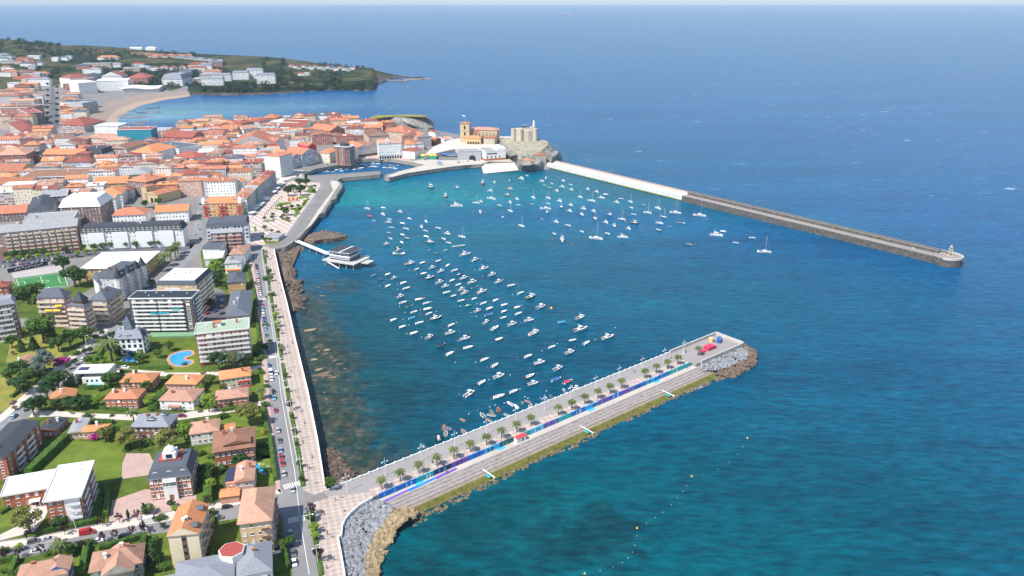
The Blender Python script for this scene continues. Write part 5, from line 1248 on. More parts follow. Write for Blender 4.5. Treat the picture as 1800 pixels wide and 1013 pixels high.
TDESC = dict(broad='round green broadleaf tree', dark='dark green dense tree', lime='bright lime green tree', olive='yellowish olive green tree', plum='small purple leaved tree', silver='silvery blue green cedar', conifer='dark pointed conifer', bush='low rounded green bush', bloom='magenta flowering shrub', cypress='slim dark cypress', flower='orange flowering bush')
TREE_MARKS = []
def tree(kind, px, py, h, zone=None, wide=1.0, z=G, pos=None, grp=None):
 p = pos if pos is not None else at(px, py, z); base = 2.0 if kind in ('bush','bloom','flower') else (4.6 if kind == 'plum' else 8.0)
 s = h/base; sd = TR.randrange(3); root = empty(TNAME[kind], p, TR.uniform(0,6.3)); root.scale = (s*wide, s*wide, s)
 cr, tr = tree_meshes(kind, sd); link('crown', cr, root); link('trunk', tr, root)
 tag(root, TDESC[kind], 'bush' if kind in ('bush','bloom','flower') else 'tree', grp, zone if zone is not None else near(px, py, TREE_MARKS)); return root
TR = random.Random(11)
def palm_meshes(seed):
 key = ('palm', seed)
 if key in TREES: return TREES[key]
 RR = random.Random(seed); b = MB(); t = MB(); hz = 6.0
 for k in range(8):
  z0, z1 = hz*k/8, hz*(k+1)/8; t.tube((.05*math.sin(k),.04*math.cos(k*2),z0),(.05*math.sin(k+1),.04*math.cos(k*2+2),z1),.30-.012*k,.26-.012*k,7)
 t.lathe([(.2,-.3),(.45,0),(.5,.35),(.2,.7)], 8, (0,0,hz-.2))
 for k in range(30):
  a = k*2.4+RR.uniform(-.2,.2); up = 1.15-1.5*(k/30); L = RR.uniform(2.3,2.9); pts = []
  for q in range(6):
   u = q/5; el = up-u*1.25; pts.append((L*u, math.sin(up)*L*u*.9-1.35*u*u*L*.55))
  d = Vector((math.cos(a), math.sin(a), 0)); sd = Vector((-d.y, d.x, 0))
  for (r0,y0),(r1,y1),u in zip(pts, pts[1:], range(5)):
   w0, w1 = .42*math.sin(math.pi*(.15+.8*u/5)), .42*math.sin(math.pi*(.15+.8*(u+1)/5))
   c0, c1 = Vector((0,0,hz+.3))+d*r0+Vector((0,0,y0)), Vector((0,0,hz+.3))+d*r1+Vector((0,0,y1))
   dn = Vector((0,0,-.22))
   b.face([c0, c1, c1+sd*w1+dn, c0+sd*w0+dn]); b.face([c1, c0, c0-sd*w0+dn, c1-sd*w1+dn])
 TREES[key] = (b.data('fronds', [M('leaf_palm')]), t.data('trunk', [M('bark')])); return TREES[key]
def palm(px, py, h, zone, grp, desc='palm tree with green fronds', z=G, pos=None):
 p = pos or at(px, py, z); root = empty('palm_tree', p, TR.uniform(0,6)); s = h/8.0; root.scale = (s*1.1,s*1.1,s)
 f, t = palm_meshes(TR.randrange(3)); link('fronds', f, root); link('trunk', t, root); tag(root, desc, 'palm tree', grp, zone); return root
HR = random.Random(21)
def hedge(pts, w, h, zone, m='leaf_green', desc='clipped green hedge', z=G):
 P = [at(x, y, z).xy for x, y in pts]; c = sum(P, Vector((0,0)))/len(P); b = MB()
 for a, e in zip(P, P[1:]):
  d = e-a; L = d.length
  if L < .1: continue
  d /= L; n = Vector((-d.y, d.x)); k = max(1, int(L/1.0))
  g = lambda s, u, zz: Vector((*(a+d*s+n*u-c), zz))
  rows = []
  for i in range(k+1):
   s = L*i/k; j = lambda: HR.uniform(-.13,.13)
   rows.append([g(s+j(),-w/2+j(),0), g(s+j(),-w/2+j(),h*.55), g(s+j(),-w/2+.1+j(),h+j()), g(s+j(),j()*.5,h+.12+j()), g(s+j(),w/2-.1+j(),h+j()), g(s+j(),w/2+j(),h*.55), g(s+j(),w/2+j(),0)])
  b.loft(rows, 0, False, True)
  for _ in range(int(L*14)):
   s, u, zz = HR.uniform(0,L), HR.choice([-w/2, w/2, HR.uniform(-w/2,w/2)]), HR.uniform(.2,h)
   if abs(u) < w/2-.01: zz = h+.08
   q = g(s,u,zz); nn = Vector((HR.uniform(-1,1),HR.uniform(-1,1),HR.uniform(.0,1))).normalized(); aa = nn.orthogonal().normalized()*.2; ee = nn.cross(aa)
   b.face([q-aa-ee*.6, q+aa-ee, q+aa*.8+ee, q-aa+ee*.7])
 o = b.obj('hedge', M(m), None, False, (c.x, c.y, z)); pp = proj((c.x,c.y,z)); tag(o, desc, 'hedge', 'garden hedges', zone if zone is not None else near(pp[0], pp[1], TREE_MARKS)); return o

# ---------------------------------------------------------------- cars
for n, c in dict(car_white=(.75,.75,.75), car_silver=(.42,.43,.45), car_grey=(.12,.125,.135), car_black=(.015,.016,.02), car_red=(.42,.012,.02), car_blue=(.02,.09,.30), car_lightblue=(.18,.36,.50), car_yellow=(.75,.50,.02), car_green=(.05,.20,.12), car_maroon=(.18,.01,.04)).items():
 mt = mat(n, c, .25, .03, 1, spec=.6); mt.node_tree.nodes['Principled BSDF'].inputs['Coat Weight'].default_value = .5
CARS = {}
def car_meshes(kind, m):
 key = (kind, m)
 if key in CARS: return CARS[key]
 L, Wd, H1, H2 = dict(hatch=(4.1,1.75,.95,1.48), saloon=(4.6,1.8,.92,1.42), suv=(4.6,1.86,1.1,1.68), van=(5.6,2.0,1.25,2.35))[kind]
 b = MB(); prof = [(-L/2,.35),(-L/2-.02,.62),(-L/2+.12,H1-.02),(-.1,H1+.02),(L*.18,H1-.02),(L/2-.25,H1-.2),(L/2,.6),(L/2-.02,.32)]
 if kind == 'van': prof[5] = (L/2-.2, H1-.12)
 hw = Wd/2; n = len(prof)
 A = [(x,-hw*(.94 if z > H1-.15 else 1),z) for x, z in prof]; C = [(x,-y,z) for x, y, z in A]
 b.face(A[::-1] if False else A, 0); b.face(C[::-1], 0)
 for i in range(n):
  j = (i+1) % n; b.face([A[j], A[i], C[i], C[j]], 0)
 if kind == 'van': lo, hi = [(-L/2+.06,L*.33)], [(-L/2+.12,L*.20)]
 elif kind == 'saloon': lo, hi = [(-L*.33,L*.24)], [(-L*.17,L*.07)]
 else: lo, hi = [(-L/2+.14,L*.25)], [(-L/2+.50,L*.09)]
 (a0,a1),(c0,c1) = lo[0], hi[0]; w0, w1 = hw*.93, hw*.78 if kind != 'van' else hw*.88
 lo = [(a0,-w0,H1),(a1,-w0,H1-.02),(a1,w0,H1-.02),(a0,w0,H1)]; hi = [(c0,-w1,H2-.05),(c1,-w1,H2-.05),(c1,w1,H2-.05),(c0,w1,H2-.05)]
 g = MB(); g.loft([lo, hi], 0, True, False)
 r = MB(); rr = [(x,y*1.02,z) for x,y,z in hi]; r.loft([rr, [(x*.97,y*.93,H2) for x,y,z in hi]], 0, True, True)
 if kind == 'van':
  q = MB(); f = [(-L/2+.03,-w0-.01,H1),(L*.14,-w0-.01,H1),(L*.10,-w1-.01,H2-.05),(-L/2+.10,-w1-.01,H2-.05)]; q.face(f); q.face([(x,-y,z) for x,y,z in f][::-1]); q.face([(-L/2+.03,w0,H1),(-L/2+.03,-w0,H1),(-L/2+.10,-w1,H2-.05),(-L/2+.10,w1,H2-.05)]); r.v, off = r.v, len(r.v); r.mesh(q.v, q.f)
 w = MB(); w.tube((0,-.1,0),(0,.1,0),.32,.32,10,0); w.tube((0,-.11,0),(0,.11,0),.18,.18,8,1)
 li = MB(); li.box(-.06,.03,-.2,.2,-.09,.09)
 out = [('body', b.data('body', [M(m)]), None), ('windows', g.data('windows', [M('glass_dark')]), None), ('roof', r.data('roof', [M(m)]), None)]
 key2 = ('wheel', kind)
 if key2 not in CARS: CARS[key2] = (w.data('wheel', [M('rubber'), M('light_metal')]), li.data('headlight', [M('white_trim')]))
 wm, lm = CARS[key2]
 for sx in (-.31,.31):
  for sy in (-1,1): out.append(('wheel', wm, (L*sx, sy*(hw-.09), .32)))
 for sy in (-1,1): out.append(('headlight', lm, (L/2-.02, sy*hw*.7, .62)))
 CARS[key] = out; return out
CARN = dict(car_white='white', car_silver='silver', car_grey='dark grey', car_black='black', car_red='bright red', car_blue='dark blue', car_lightblue='light blue', car_yellow='yellow', car_green='green', car_maroon='maroon')
KIND = dict(hatch='hatchback', saloon='saloon car', suv='tall estate car', van='panel van')
def car(kind, m, px, py, hd, zone, z=G+.035, full=True):
 p = at(px, py, z); root = empty('delivery_van' if kind == 'van' else 'parked_car', p, hd)
 for n, me, loc in car_meshes(kind, m):
  if not full and n in ('wheel','headlight'): continue
  link(n, me, root, loc)
 tag(root, CARN[m]+' '+KIND[kind], 'van' if kind == 'van' else 'car', 'cars parked along the streets', zone); return root

# ---------------------------------------------------------------- people
def person_mesh(seed):
 """a low standing or walking figure grown as one skin"""
 RR = random.Random(seed); st = RR.choice([.05,.16,.24])
 bm = bmesh.new(); V = {}
 J = dict(hip=(0,0,.92,.15), waist=(0,0,1.1,.14), chest=(0,.0,1.34,.17), neck=(0,0,1.5,.06), head=(0,.02,1.62,.10), top=(0,.02,1.74,.085),
    hl=(-.1,0,.88,.10), kl=(-.1,st*.9,.5,.075), al=(-.1,st*.5-.05,.08,.05), tl=(-.1,st*.5+.12,.04,.045), hr=(.1,0,.88,.10), kr=(.1,-st*.4,.5,.075), ar=(.1,-st*1.2,.09,.05), tr=(.1,-st*1.2+.16,.04,.045),
    sl=(-.2,0,1.42,.07), el=(-.25,-st*.5,1.15,.05), wl=(-.25,-st*.2+.05,.9,.04), sr=(.2,0,1.42,.07), er=(.25,st*.4,1.15,.05), wr=(.25,st*.8+.05,.92,.04))
 E = ['hip waist','waist chest','chest neck','neck head','head top','hip hl','hl kl','kl al','al tl','hip hr','hr kr','kr ar','ar tr','chest sl','sl el','el wl','chest sr','sr er','er wr']
 for k, (x,y,z,r) in J.items(): V[k] = bm.verts.new((x,y,z))
 for e in E:
  a, b = e.split(); bm.edges.new((V[a], V[b]))
 bm.verts.index_update(); me = bpy.data.meshes.new('person'); bm.to_mesh(me); idx = {k: v.index for k, v in V.items()}; bm.free()
 o = bpy.data.objects.new('person', me); COL.objects.link(o); mod = o.modifiers.new('skin', 'SKIN')
 for k, (x,y,z,r) in J.items(): me.skin_vertices[0].data[idx[k]].radius = (r, r)
 me.skin_vertices[0].data[idx['hip']].use_root = True
 dg = bpy.context.evaluated_depsgraph_get(); m2 = bpy.data.meshes.new_from_object(o.evaluated_get(dg)); bpy.data.objects.remove(o); return m2
mat('skin_tone', (.50,.30,.21), .7, .08, 3); mat('hair_dark', (.04,.025,.018), .7, .1, 3); mat('cloth_navy', (.03,.045,.09), .9, .1, 3)
for n, c in dict(cloth_white=(.70,.70,.68), cloth_red=(.50,.05,.05), cloth_blue=(.05,.13,.38), cloth_black=(.03,.03,.035), cloth_green=(.08,.22,.10), cloth_yellow=(.65,.45,.08), cloth_pink=(.60,.25,.32)).items(): mat(n, c, .9, .08, 3)
PEOPLE = {}
def person(px, py, shirt, zone, hd=None, z=G+.16):
 sd = TR.randrange(3); key = (sd, shirt)
 if key not in PEOPLE:
  base = PEOPLE.get(sd)
  if base is None: base = PEOPLE[sd] = person_mesh(sd+2)
  me = base.copy(); me.materials.clear()
  for m in (shirt, 'cloth_navy', 'skin_tone', 'hair_dark'): me.materials.append(M('cloth_'+m if m in ('white','red','blue','black','green','yellow','pink') else m))
  for p in me.polygons:
   c = p.center; mi = 0
   if c.z < .95: mi = 1 if c.z > .12 else 3
   if c.z > 1.48: mi = 2
   if c.z > 1.66 or (c.z > 1.56 and c.y < -.02): mi = 3
   if abs(c.x) > .19 and c.z < 1.22: mi = 2
   p.material_index = mi
  PEOPLE[key] = me
 p = at(px, py, z); o = link('person', PEOPLE[key], None, p, hd if hd is not None else TR.uniform(0,6.3)); o.scale = (1.1,1.1,1.1)
 tag(o, 'person in '+shirt+' top and dark trousers', 'person', 'people strolling on the seafront', zone); return o

# ---------------------------------------------------------------- lamps
def lamp_proto(kind):
 b = MB(); h = 9.0 if kind == 'twin' else 8.0
 b.tube((0,0,0),(0,0,h),.11,.07,7); b.tube((0,0,0),(0,0,.5),.2,.16,8); p = b.data('pole', [M('white_trim')])
 b = MB()
 if kind == 'twin': b.tube((-1.3,0,h-1.8),(1.3,0,h-1.8),.06,.06,5); b.tube((-1.1,0,h-1.8),(0,0,h-1.1),.03,.03,4); b.tube((1.1,0,h-1.8),(0,0,h-1.1),.03,.03,4)
 else: b.tube((0,0,h-.1),(1.5,0,h+.1),.06,.05,5)
 a = b.data('arm', [M('white_trim')]); b = MB(); b.lathe([(.05,.14),(.30,.04),(.34,-.1),(.1,-.16)], 8); hd = b.data('lamp_head', [M('white_trim')])
 return [('pole',p,None),('arm',a,None)]+[('lamp_head',hd,(x,0,z)) for x, z in (((-1.3,h-1.85),(1.3,h-1.85)) if kind == 'twin' else ((1.5,h+.05),))]
LAMPS = {}
def lamp(kind, pos, rz, zone, desc, grp):
 if kind not in LAMPS: LAMPS[kind] = lamp_proto(kind)
 root = empty('street_lamp', pos, rz)
 for n, me, loc in LAMPS[kind]: link(n, me, root, loc)
 tag(root, desc, 'street lamp', grp, zone); return root
# ---------------------------------------------------------------- buildings
CAM = Vector((0, 0, H))
WIN = {}
def win_mesh(frame='white_trim', pane='glass_dark', mull=True):
 k = (frame, pane, mull)
 if k not in WIN:
  b = MB(); t = .10
  b.box(-.5,.5,-.10,.03,.5-t,.5,0); b.box(-.5,.5,-.10,.03,-.5,-.5+t,0); b.box(-.5,-.5+t,-.10,.03,-.5+t,.5-t,0); b.box(.5-t,.5,-.10,.03,-.5+t,.5-t,0)
  if mull: b.box(-.03,.03,-.09,.03,-.5+t,.5-t,0)
  b.box(-.5+t,.5-t,-.05,.02,-.5+t,.5-t,1); b.box(-.58,.58,-.16,.02,-.56,-.5,0)
  WIN[k] = b.data('window', [M(frame), M(pane)])
 return WIN[k]
BALC = {}
def balc_mesh(m):
 if m not in BALC:
  b = MB(); b.box(-.5,.5,-1.15,.0,-.12,.0,1); b.box(-.5,.5,-1.2,-1.08,-.16,.95,0)
  BALC[m] = b.data('balcony', [M(m), M('white_wall')])
 return BALC[m]
FOOT = []      # footprints already taken (centre, radius)
def frame3(FL, FR, BR, h, g=G):
 p, q, r = at(*FL, g+h).xy, at(*FR, g+h).xy, at(*BR, g+h).xy
 u = q-p; w = u.length; u /= w; n = Vector((-u.y, u.x)); d = abs((r-q).dot(n))
 c = p+u*w/2+n*d/2; return c, math.atan2(u.y, u.x), w, d
def roof_parts(b, w, d, h, kind, rise, o=.5, axis=None, m=0, x0=0, y0=0, th=.22):
 """roof solid over a w x d plan centred on x0,y0; returns gable triangles for the wall"""
 X, Y = w/2+o, d/2+o; tri = []
 P = lambda x, y, z: (x+x0, y+y0, z)
 if kind in ('hip','gable','pyramid'):
  along_x = (w >= d) if axis is None else axis == 'x'
  e = [P(-X,-Y,h),P(X,-Y,h),P(X,Y,h),P(-X,Y,h)]; et = [(a,c,z+th) for a,c,z in e]
  for i in range(4): b.face([e[i], e[(i+1)%4], et[(i+1)%4], et[i]], m)
  b.face(e[::-1], m)
  if kind == 'pyramid':
   t = P(0,0,h+rise)
   for i in range(4): b.face([et[i], et[(i+1)%4], t], m)
  else:
   k = (min(X,Y)*.95 if kind == 'hip' else 0)
   if along_x:
    a, c = P(-X+k,0,h+rise), P(X-k,0,h+rise)
    b.face([et[0],et[1],c,a],m); b.face([et[2],et[3],a,c],m)
    if kind == 'hip': b.face([et[1],et[2],c],m); b.face([et[3],et[0],a],m)
    else:
     b.face([et[1],et[2],c],m+1); b.face([et[3],et[0],a],m+1)
   else:
    a, c = P(0,-Y+k,h+rise), P(0,Y-k,h+rise)
    b.face([et[1],et[2],c,a],m); b.face([et[3],et[0],a,c],m)
    if kind == 'hip': b.face([et[0],et[1],a],m); b.face([et[2],et[3],c],m)
    else:
     b.face([et[0],et[1],a],m+1); b.face([et[2],et[3],c],m+1)
 elif kind == 'flat':
  b.box(x0-X,x0+X,y0-Y,y0+Y,h,h+.35,m+1,m)
  q = .25
  for a in ((-X,X,-Y,-Y+q),(-X,X,Y-q,Y),(-X,-X+q,-Y+q,Y-q),(X-q,X,-Y+q,Y-q)): b.box(a[0]+x0,a[1]+x0,a[2]+y0,a[3]+y0,h+.35,h+.75,m+1)
 elif kind == 'mansard':
  k = rise*.55; e = [P(-X,-Y,h),P(X,-Y,h),P(X,Y,h),P(-X,Y,h)]; t = [P(-X+k,-Y+k,h+rise),P(X-k,-Y+k,h+rise),P(X-k,Y-k,h+rise),P(-X+k,Y-k,h+rise)]
  b.face(e[::-1],m)
  for i in range(4): b.face([e[i],e[(i+1)%4],t[(i+1)%4],t[i]],m)
  b.face(t,m)
def add_windows(root, w, d, c, ang, floors, h, cols, ww=1.3, wh=1.5, frame='white_trim', base=0.0, cap=90, faces='auto', skip=None, pane='glass_dark', cw=3.4):
 ms = [win_mesh(frame, pane), win_mesh(frame, 'canvas_white'), win_mesh(frame, 'grey_wall')]; n = 0; WR = random.Random(int(c.x*3)); fh = (h-base)/floors
 R2 = Matrix.Rotation(ang, 2)
 for fi, (nx, ny, L) in enumerate(((0,-1,w),(1,0,d),(0,1,w),(-1,0,d))):
  nw = R2 @ Vector((nx, ny)); fc = c+nw*(d/2 if nx == 0 else w/2)
  if nw.dot(-fc) <= 0: continue                     # the side turned away from the harbour
  k = cols if fi == 0 and cols else max(1, int(L/cw))
  rz = {0:0, 1:math.pi/2, 2:math.pi, 3:-math.pi/2}[fi]
  t = R2 @ Vector((-ny, nx))
  for j in range(floors-1, -1, -1):
   for i in range(k):
    if n >= cap: return
    if skip and skip(fi, j, i, k): continue
    s = -L/2+L*(i+.5)/k
    x, y = (nx*(w/2+.0), ny*(d/2+.0)); tx, ty = (-ny, nx)
    link('window', ms[WR.choice((0,0,0,0,1,2))], root, (x+tx*s, y+ty*s, base+fh*(j+.55)), rz, (min(ww, L/k*.7), 1, wh)); n += 1
def building(name, desc, FL, FR, BR, h, wall='white_wall', roof='hip', rm='roof_orange', floors=3, cols=None, rise=None, o=.5, axis=None, mark=None, cat='house', win=True, frame='white_trim', ww=1.3, wh=1.5, g=G, chim=1, depth=None, cap=90, base=0.0, group=None, zone=None, pane='glass_dark', cw=3.4, plinth=None, vents=0, skip=None):
 c, ang, w, d = frame3(FL, FR, BR, h, g)
 if depth: 
  u = Vector((math.cos(ang), math.sin(ang))); n = Vector((-u.y, u.x)); c = c-n*d/2+n*depth/2; d = depth
 FOOT.append((c, math.hypot(w, d)/2))
 root = empty(name, (c.x, c.y, g), ang)
 b = MB(); b.prism([(-w/2,-d/2),(w/2,-d/2),(w/2,d/2),(-w/2,d/2)], -1, h, 0, 0); 
 for i, f in enumerate(b.f):
  if M(wall).name.startswith('fac_'): b.fac[i] = (3.0, h/floors, 0)
 b.obj('walls', M(wall), root)
 rise = rise if rise is not None else min(w, d)*.22
 rb = MB(); roof_parts(rb, w, d, h, roof, rise, o, axis); ro = rb.obj('roof', [M(rm), M('white_trim') if roof == 'flat' else M(wall)], root)
 if plinth:
  b = MB(); e = .12; b.prism([(-w/2-e,-d/2-e),(w/2+e,-d/2-e),(w/2+e,d/2+e),(-w/2-e,d/2+e)], -1, base or 2.6, 0, 0); b.obj('ground_floor', M(plinth), root)
 ch = MB(); ch.box(-.5,.5,-.4,.4,-1.5,1.3,0); ch.box(-.62,.62,-.52,.52,1.3,1.5,0); RR = random.Random(int(c.x*7+c.y*3))
 for k in range(chim):
  x, y = RR.uniform(-.3,.3)*w, RR.uniform(-.25,.25)*d; z = h+(rise*.6 if roof in ('hip','gable','pyramid') else (rise if roof == 'mansard' else .4))
  ch.obj('chimney', M('white_wall') if RR.random() < .6 else M('brick_wall'), ro, False, (x, y, z+.6))
 for k in range(vents):
  v = MB(); v.lathe([(.3,0),(.3,.5),(.45,.55),(.05,.8)], 8); v.obj('roof_vent', M('light_metal'), ro, False, (RR.uniform(-.4,.4)*w, RR.uniform(-.35,.35)*d, h+(rise if roof == 'mansard' else .35)))
 if win: add_windows(root, w, d, c, ang, floors, h, cols, ww, wh, frame, base, cap, pane=pane, cw=cw, skip=skip)
 pp = proj((c.x, c.y, g))
 if mark: TREE_MARKS.append((mark, pp[0], pp[1]))
 tag(root, desc, cat, group, zone)
 return root, c, ang, w, d, ro
def balconies(root, w, d, h, floors, spans, m='white_wall', base=0.0, dy=0, dpt=1.0):
 """spans: (side, from, to) fractions along a face; one balcony on each storey"""
 me = balc_mesh(m); fh = (h-base)/floors
 for side, a, e in spans:
  L = w if side in 'fb' else d; s = -L/2+L*(a+e)/2; ln = L*(e-a)
  for j in range(floors):
   z = base+fh*j+.12
   pos, rz = {'f':((s,-d/2,z),0),'r':((w/2,s,z),math.pi/2),'l':((-w/2,-s,z),-math.pi/2)}[side]
   link('balcony', me, root, pos, rz, (ln, dpt, 1))
def awn(root, x, y, z, wd, m, rz=0):
 b = MB(); b.face([(-.5,0,.5),(-.5,-1.3,0),(.5,-1.3,0),(.5,0,.5)]); b.face([(.5,0,.42),(.5,-1.3,-.08),(-.5,-1.3,-.08),(-.5,0,.42)]); b.face([(-.5,-1.3,0),(-.5,-1.3,-.3),(.5,-1.3,-.3),(.5,-1.3,0)]); b.obj('awning', M(m), root, False, (x,y,z), rz).scale = (wd,1,1)
def dormer(ro, x, y, z, rz=0, wd=1.8, m='roof_slate', wm='white_wall'):
 b = MB(); b.box(-wd/2,wd/2,-1.3,1.4,-.6,1.1,0); b.box(-wd/2+.2,wd/2-.2,-1.36,-1.28,-.1,.95,1)
 e = wd/2+.2; b.face([(-e,-1.55,1.1),(e,-1.55,1.1),(0,-1.55,1.75)],0); b.face([(-e,-1.55,1.1),(0,-1.55,1.75),(0,1.6,1.75),(-e,1.6,1.1)],2); b.face([(0,-1.55,1.75),(e,-1.55,1.1),(e,1.6,1.1),(0,1.6,1.75)],2)
 b.obj('dormer', [M(wm), M('glass_dark'), M(m)], ro, False, (x,y,z), rz)

mat('red_roof', (.36,.07,.06), .8, .15, .6)
# --- the near quarter -------------------------------------------------------
r = building('apartment_block', 'four storey apartments with flat white roof and red brick walls', (79.5,882), (140,873), (155,815), 12, 'brick_wall', 'flat', 'roof_white', 4, 4, mark='the white roofed apartments', cat='apartments', chim=0, vents=3, o=.9)
balconies(r[0], r[3], r[4], 12, 4, (('f',.62,.98),('r',.1,.4),('r',.55,.9))); b = MB(); b.box(0,.46*r[3],-.06,0,.2,11.9); b.obj('white_bay', M('white_wall'), r[0], False, (.02*r[3],-r[4]/2,0))
r = building('apartment_wing', 'low brick wing with white flat roof beside the apartments', (3.6,873), (88,858), (97,828), 6.6, 'brick_wall', 'flat', 'roof_white', 2, 5, cat='apartments', chim=0, vents=3, o=.6)
b = MB(); b.box(-2,2,-2.6,0,2.8,3.1); b.box(-1.9,-1.7,-2.5,-2.3,0,2.8); b.box(1.7,1.9,-2.5,-2.3,0,2.8); b.box(-1.4,1.4,-.3,.05,0,2.6,1); b.obj('entrance_porch', [M('white_wall'), M('glass_dark')], r[0], False, (.15*r[3],-r[4]/2,0))
r = building('apartment_block', 'long brick apartments with dark roof and white balconies', (9.4,805), (68.6,742), (15.6,744), 11, 'brick_wall', 'gable', 'roof_dark', 4, 6, rise=1.6, axis='x', mark='the dark roofed brick apartments', cat='apartments', depth=13)
balconies(r[0], r[3], r[4], 11, 4, (('f',.22,.42),('f',.52,.74)))
building('brick_bungalow', 'low brick bungalow with dark slate roof', (67,757), (100,756), (121.7,735.5), 4, 'brick_wall', 'gable', 'roof_dark', 1, 4, rise=1.0, chim=2)
building('bungalow', 'long bungalow under a pale grey low roof', (120,762), (146,759), (170,734.5), 3.6, 'tan_wall', 'gable', 'roof_grey', 1, 3, rise=.9, axis='y')
building('bungalow', 'small bungalow with bright orange tiled roof beside magenta bloom', (145,760), (187,757), (193,746), 3.8, 'tan_wall', 'gable', 'roof_bright', 1, 4, rise=1.2, mark='the bright orange bungalow')
building('villa', 'brick villa with broad low orange gable, near the avenue', (87,703), (131,697), (157,682), 4.6, 'orange_wall', 'gable', 'roof_bright', 1, 4, rise=2.2, axis='y', mark='the gabled orange villa')
building('villa', 'brick villa with weathered salmon red roof and wooden stair', (184,702), (241,701), (254,684.5), 6, 'brick_wall', 'hip', 'roof_orange', 2, 6, rise=2.6, mark='the salmon roofed brick villa', chim=3)
building('villa', 'brick villa with orange roof behind two garden trees', (211,672.7), (266.5,672), (278,656), 5, 'brick_wall', 'hip', 'roof_bright', 2, 6, rise=2.2)
r = building('villa', 'orange roofed villa with magenta flowers along its terrace', (292,675), (345,676), (354.5,660), 5.5, 'brick_wall', 'hip', 'roof_bright', 2, 6, rise=2.2, mark='the villa with magenta flowers')
r = building('villa', 'white villa with large plain salmon tiled roof', (280,704), (339,705.5), (353,684), 5.2, 'white_wall', 'hip', 'roof_salmon', 2, 5, rise=2.6, mark='the plain salmon villa')
b = MB(); b.box(-3,3,-2.2,0,2.4,2.7); b.box(-2.8,-2.5,-2,-1.7,0,2.4); b.box(2.5,2.8,-2,-1.7,0,2.4); b.obj('porch', M('roof_salmon'), r[0], False, (-1,-r[4]/2,0))
r = building('villa', 'orange roofed villa with red balcony nearest the pool apartments', (387,668), (440.5,660), (440,645.5), 6, 'cream_wall', 'hip', 'roof_bright', 2, 6, rise=2.4, mark='the red balcony villa'); balconies(r[0], r[3], r[4], 6, 2, (('f',.55,.98),), 'awning_red')
building('villa', 'brick villa with salmon roof by the garden lane', (379,704), (435,697), (436,681), 6, 'brick_wall', 'hip', 'roof_salmon', 2, 6, rise=2.2, mark='the lane side brick villa')
r = building('slate_villa', 'villa with pale lilac slate roof and grey dormers', (232,750), (295,750), (309,730), 7, 'dark_brick', 'hip', 'roof_lilac', 2, 6, rise=4.2, mark='the lilac slate villa', chim=2, o=.9)
dormer(r[5], 0, -r[4]*.22, 8.6, 0, 4.2); dormer(r[5], r[3]*.25, r[4]*.1, 9.4, 0, 2.4); balconies(r[0], r[3], r[4], 7, 2, (('f',.62,.86),))
r = building('villa', 'white house with salmon roof and four dark shutters', (334,764), (384,757), (390.5,736), 6, 'white_wall', 'hip', 'roof_salmon', 2, 5, rise=2.6, mark='the white salmon house', chim=2)
b = MB(); roof_parts(b, 7, 6, 3.2, 'gable', 1.0, .3); b.box(-3.4,3.4,-2.9,2.9,0,3.2,1); b.obj('side_wing', [M('roof_bright'), M('white_wall')], r[0], False, (r[3]/2+3.4, r[4]*.15, 0))
r = building('villa', 'tall brick house with wide weathered brown roof', (376.5,795), (446,784.5), (442,752), 8.5, 'brick_wall', 'hip', 'roof_brown', 2, 7, rise=3.4, mark='the brown roofed brick house', chim=2, o=.9)
b = MB(); b.box(-5.5,5.5,-.4,3.5,-.4,1.2,0); b.box(-5.1,5.1,-.46,-.38,-.2,1.0,1); roof_parts(b, 11, 5, 1.2, 'gable', 1.7, .5, 'y', 2, 0, 1.6); b.obj('attic_loggia', [M('brick_wall'), M('glass_dark'), M('roof_brown'), M('wood_brown')], r[5], False, (.08*r[3], -r[4]*.36, 9.0)); balconies(r[0], r[3], r[4], 8.5, 2, (('f',.6,.99),), 'salmon_wall')
r = building('villa', 'salmon roofed house with solar panel beside the round pool', (413,848), (445,844), (436,815), 7, 'salmon_wall', 'gable', 'roof_salmon', 2, 4, rise=1.8, axis='y', mark='the solar panel house', chim=2)
b = MB(); b.box(-4.2,0,-4,7,-.2,5.2,0); b.face([(-4.6,-3,5.3),(.1,-3,6.4),(.1,7,6.4),(-4.6,7,5.3)],1); b.face([(-4.6,-3,5.2),(-4.6,7,5.2),(.1,7,6.3),(.1,-3,6.3)],0); b.obj('solar_wing', [M('salmon_wall'), M('solar_panel')], r[0], False, (-r[3]/2, 0, 0))
b = MB(); b.box(-3.6,3.6,-2.8,2.8,0,3.4,0); roof_parts(b, 7.2, 5.6, 3.4, 'gable', .8, .4, None, 1); b.obj('garage_wing', [M('salmon_wall'), M('roof_bright'), M('salmon_wall')], r[0], False, (-r[3]/2-2.2, -r[4]/2-1.6, 0))
# the mansion with the white lantern
r = building('mansion', 'brick mansion with blue slate mansard and white roof lantern', (260.5,842), (334,834), (332,799), 10.5, 'brick_wall', 'mansard', 'roof_slate', 3, 9, rise=3.6, mark='the slate mansard mansion', chim=2, cat='mansion', o=.7, ww=1.6, wh=2.2)
b = MB(); b.box(-4.4,4.4,-2.8,2.8,0,.5,1); b.box(-2.6,2.6,-2.6,2.6,.8,3.4,0); b.lathe([(2.4,3.4),(2.3,4.2),(1.6,5.0),(.5,5.6),(.1,6.3)], 14); b.box(-1.2,1.2,-2.68,-2.58,1.2,3.0,2); b.obj('roof_lantern', [M('white_wall'), M('red_roof'), M('glass_dark')], r[5], False, (-.5, 1.0, 14.1))
for x in (-.33, 0, .33): dormer(r[5], x*r[3], -r[4]/2+2.0, 11.4, 0, 2.6)
b = MB(); b.prism([(-r[3]/2-.4,-r[4]/2-.4),(r[3]/2+.4,-r[4]/2-.4),(r[3]/2+.4,r[4]/2+.4),(-r[3]/2-.4,r[4]/2+.4)], 10.0, 10.45); b.obj('cornice', M('white_trim'), r[0])
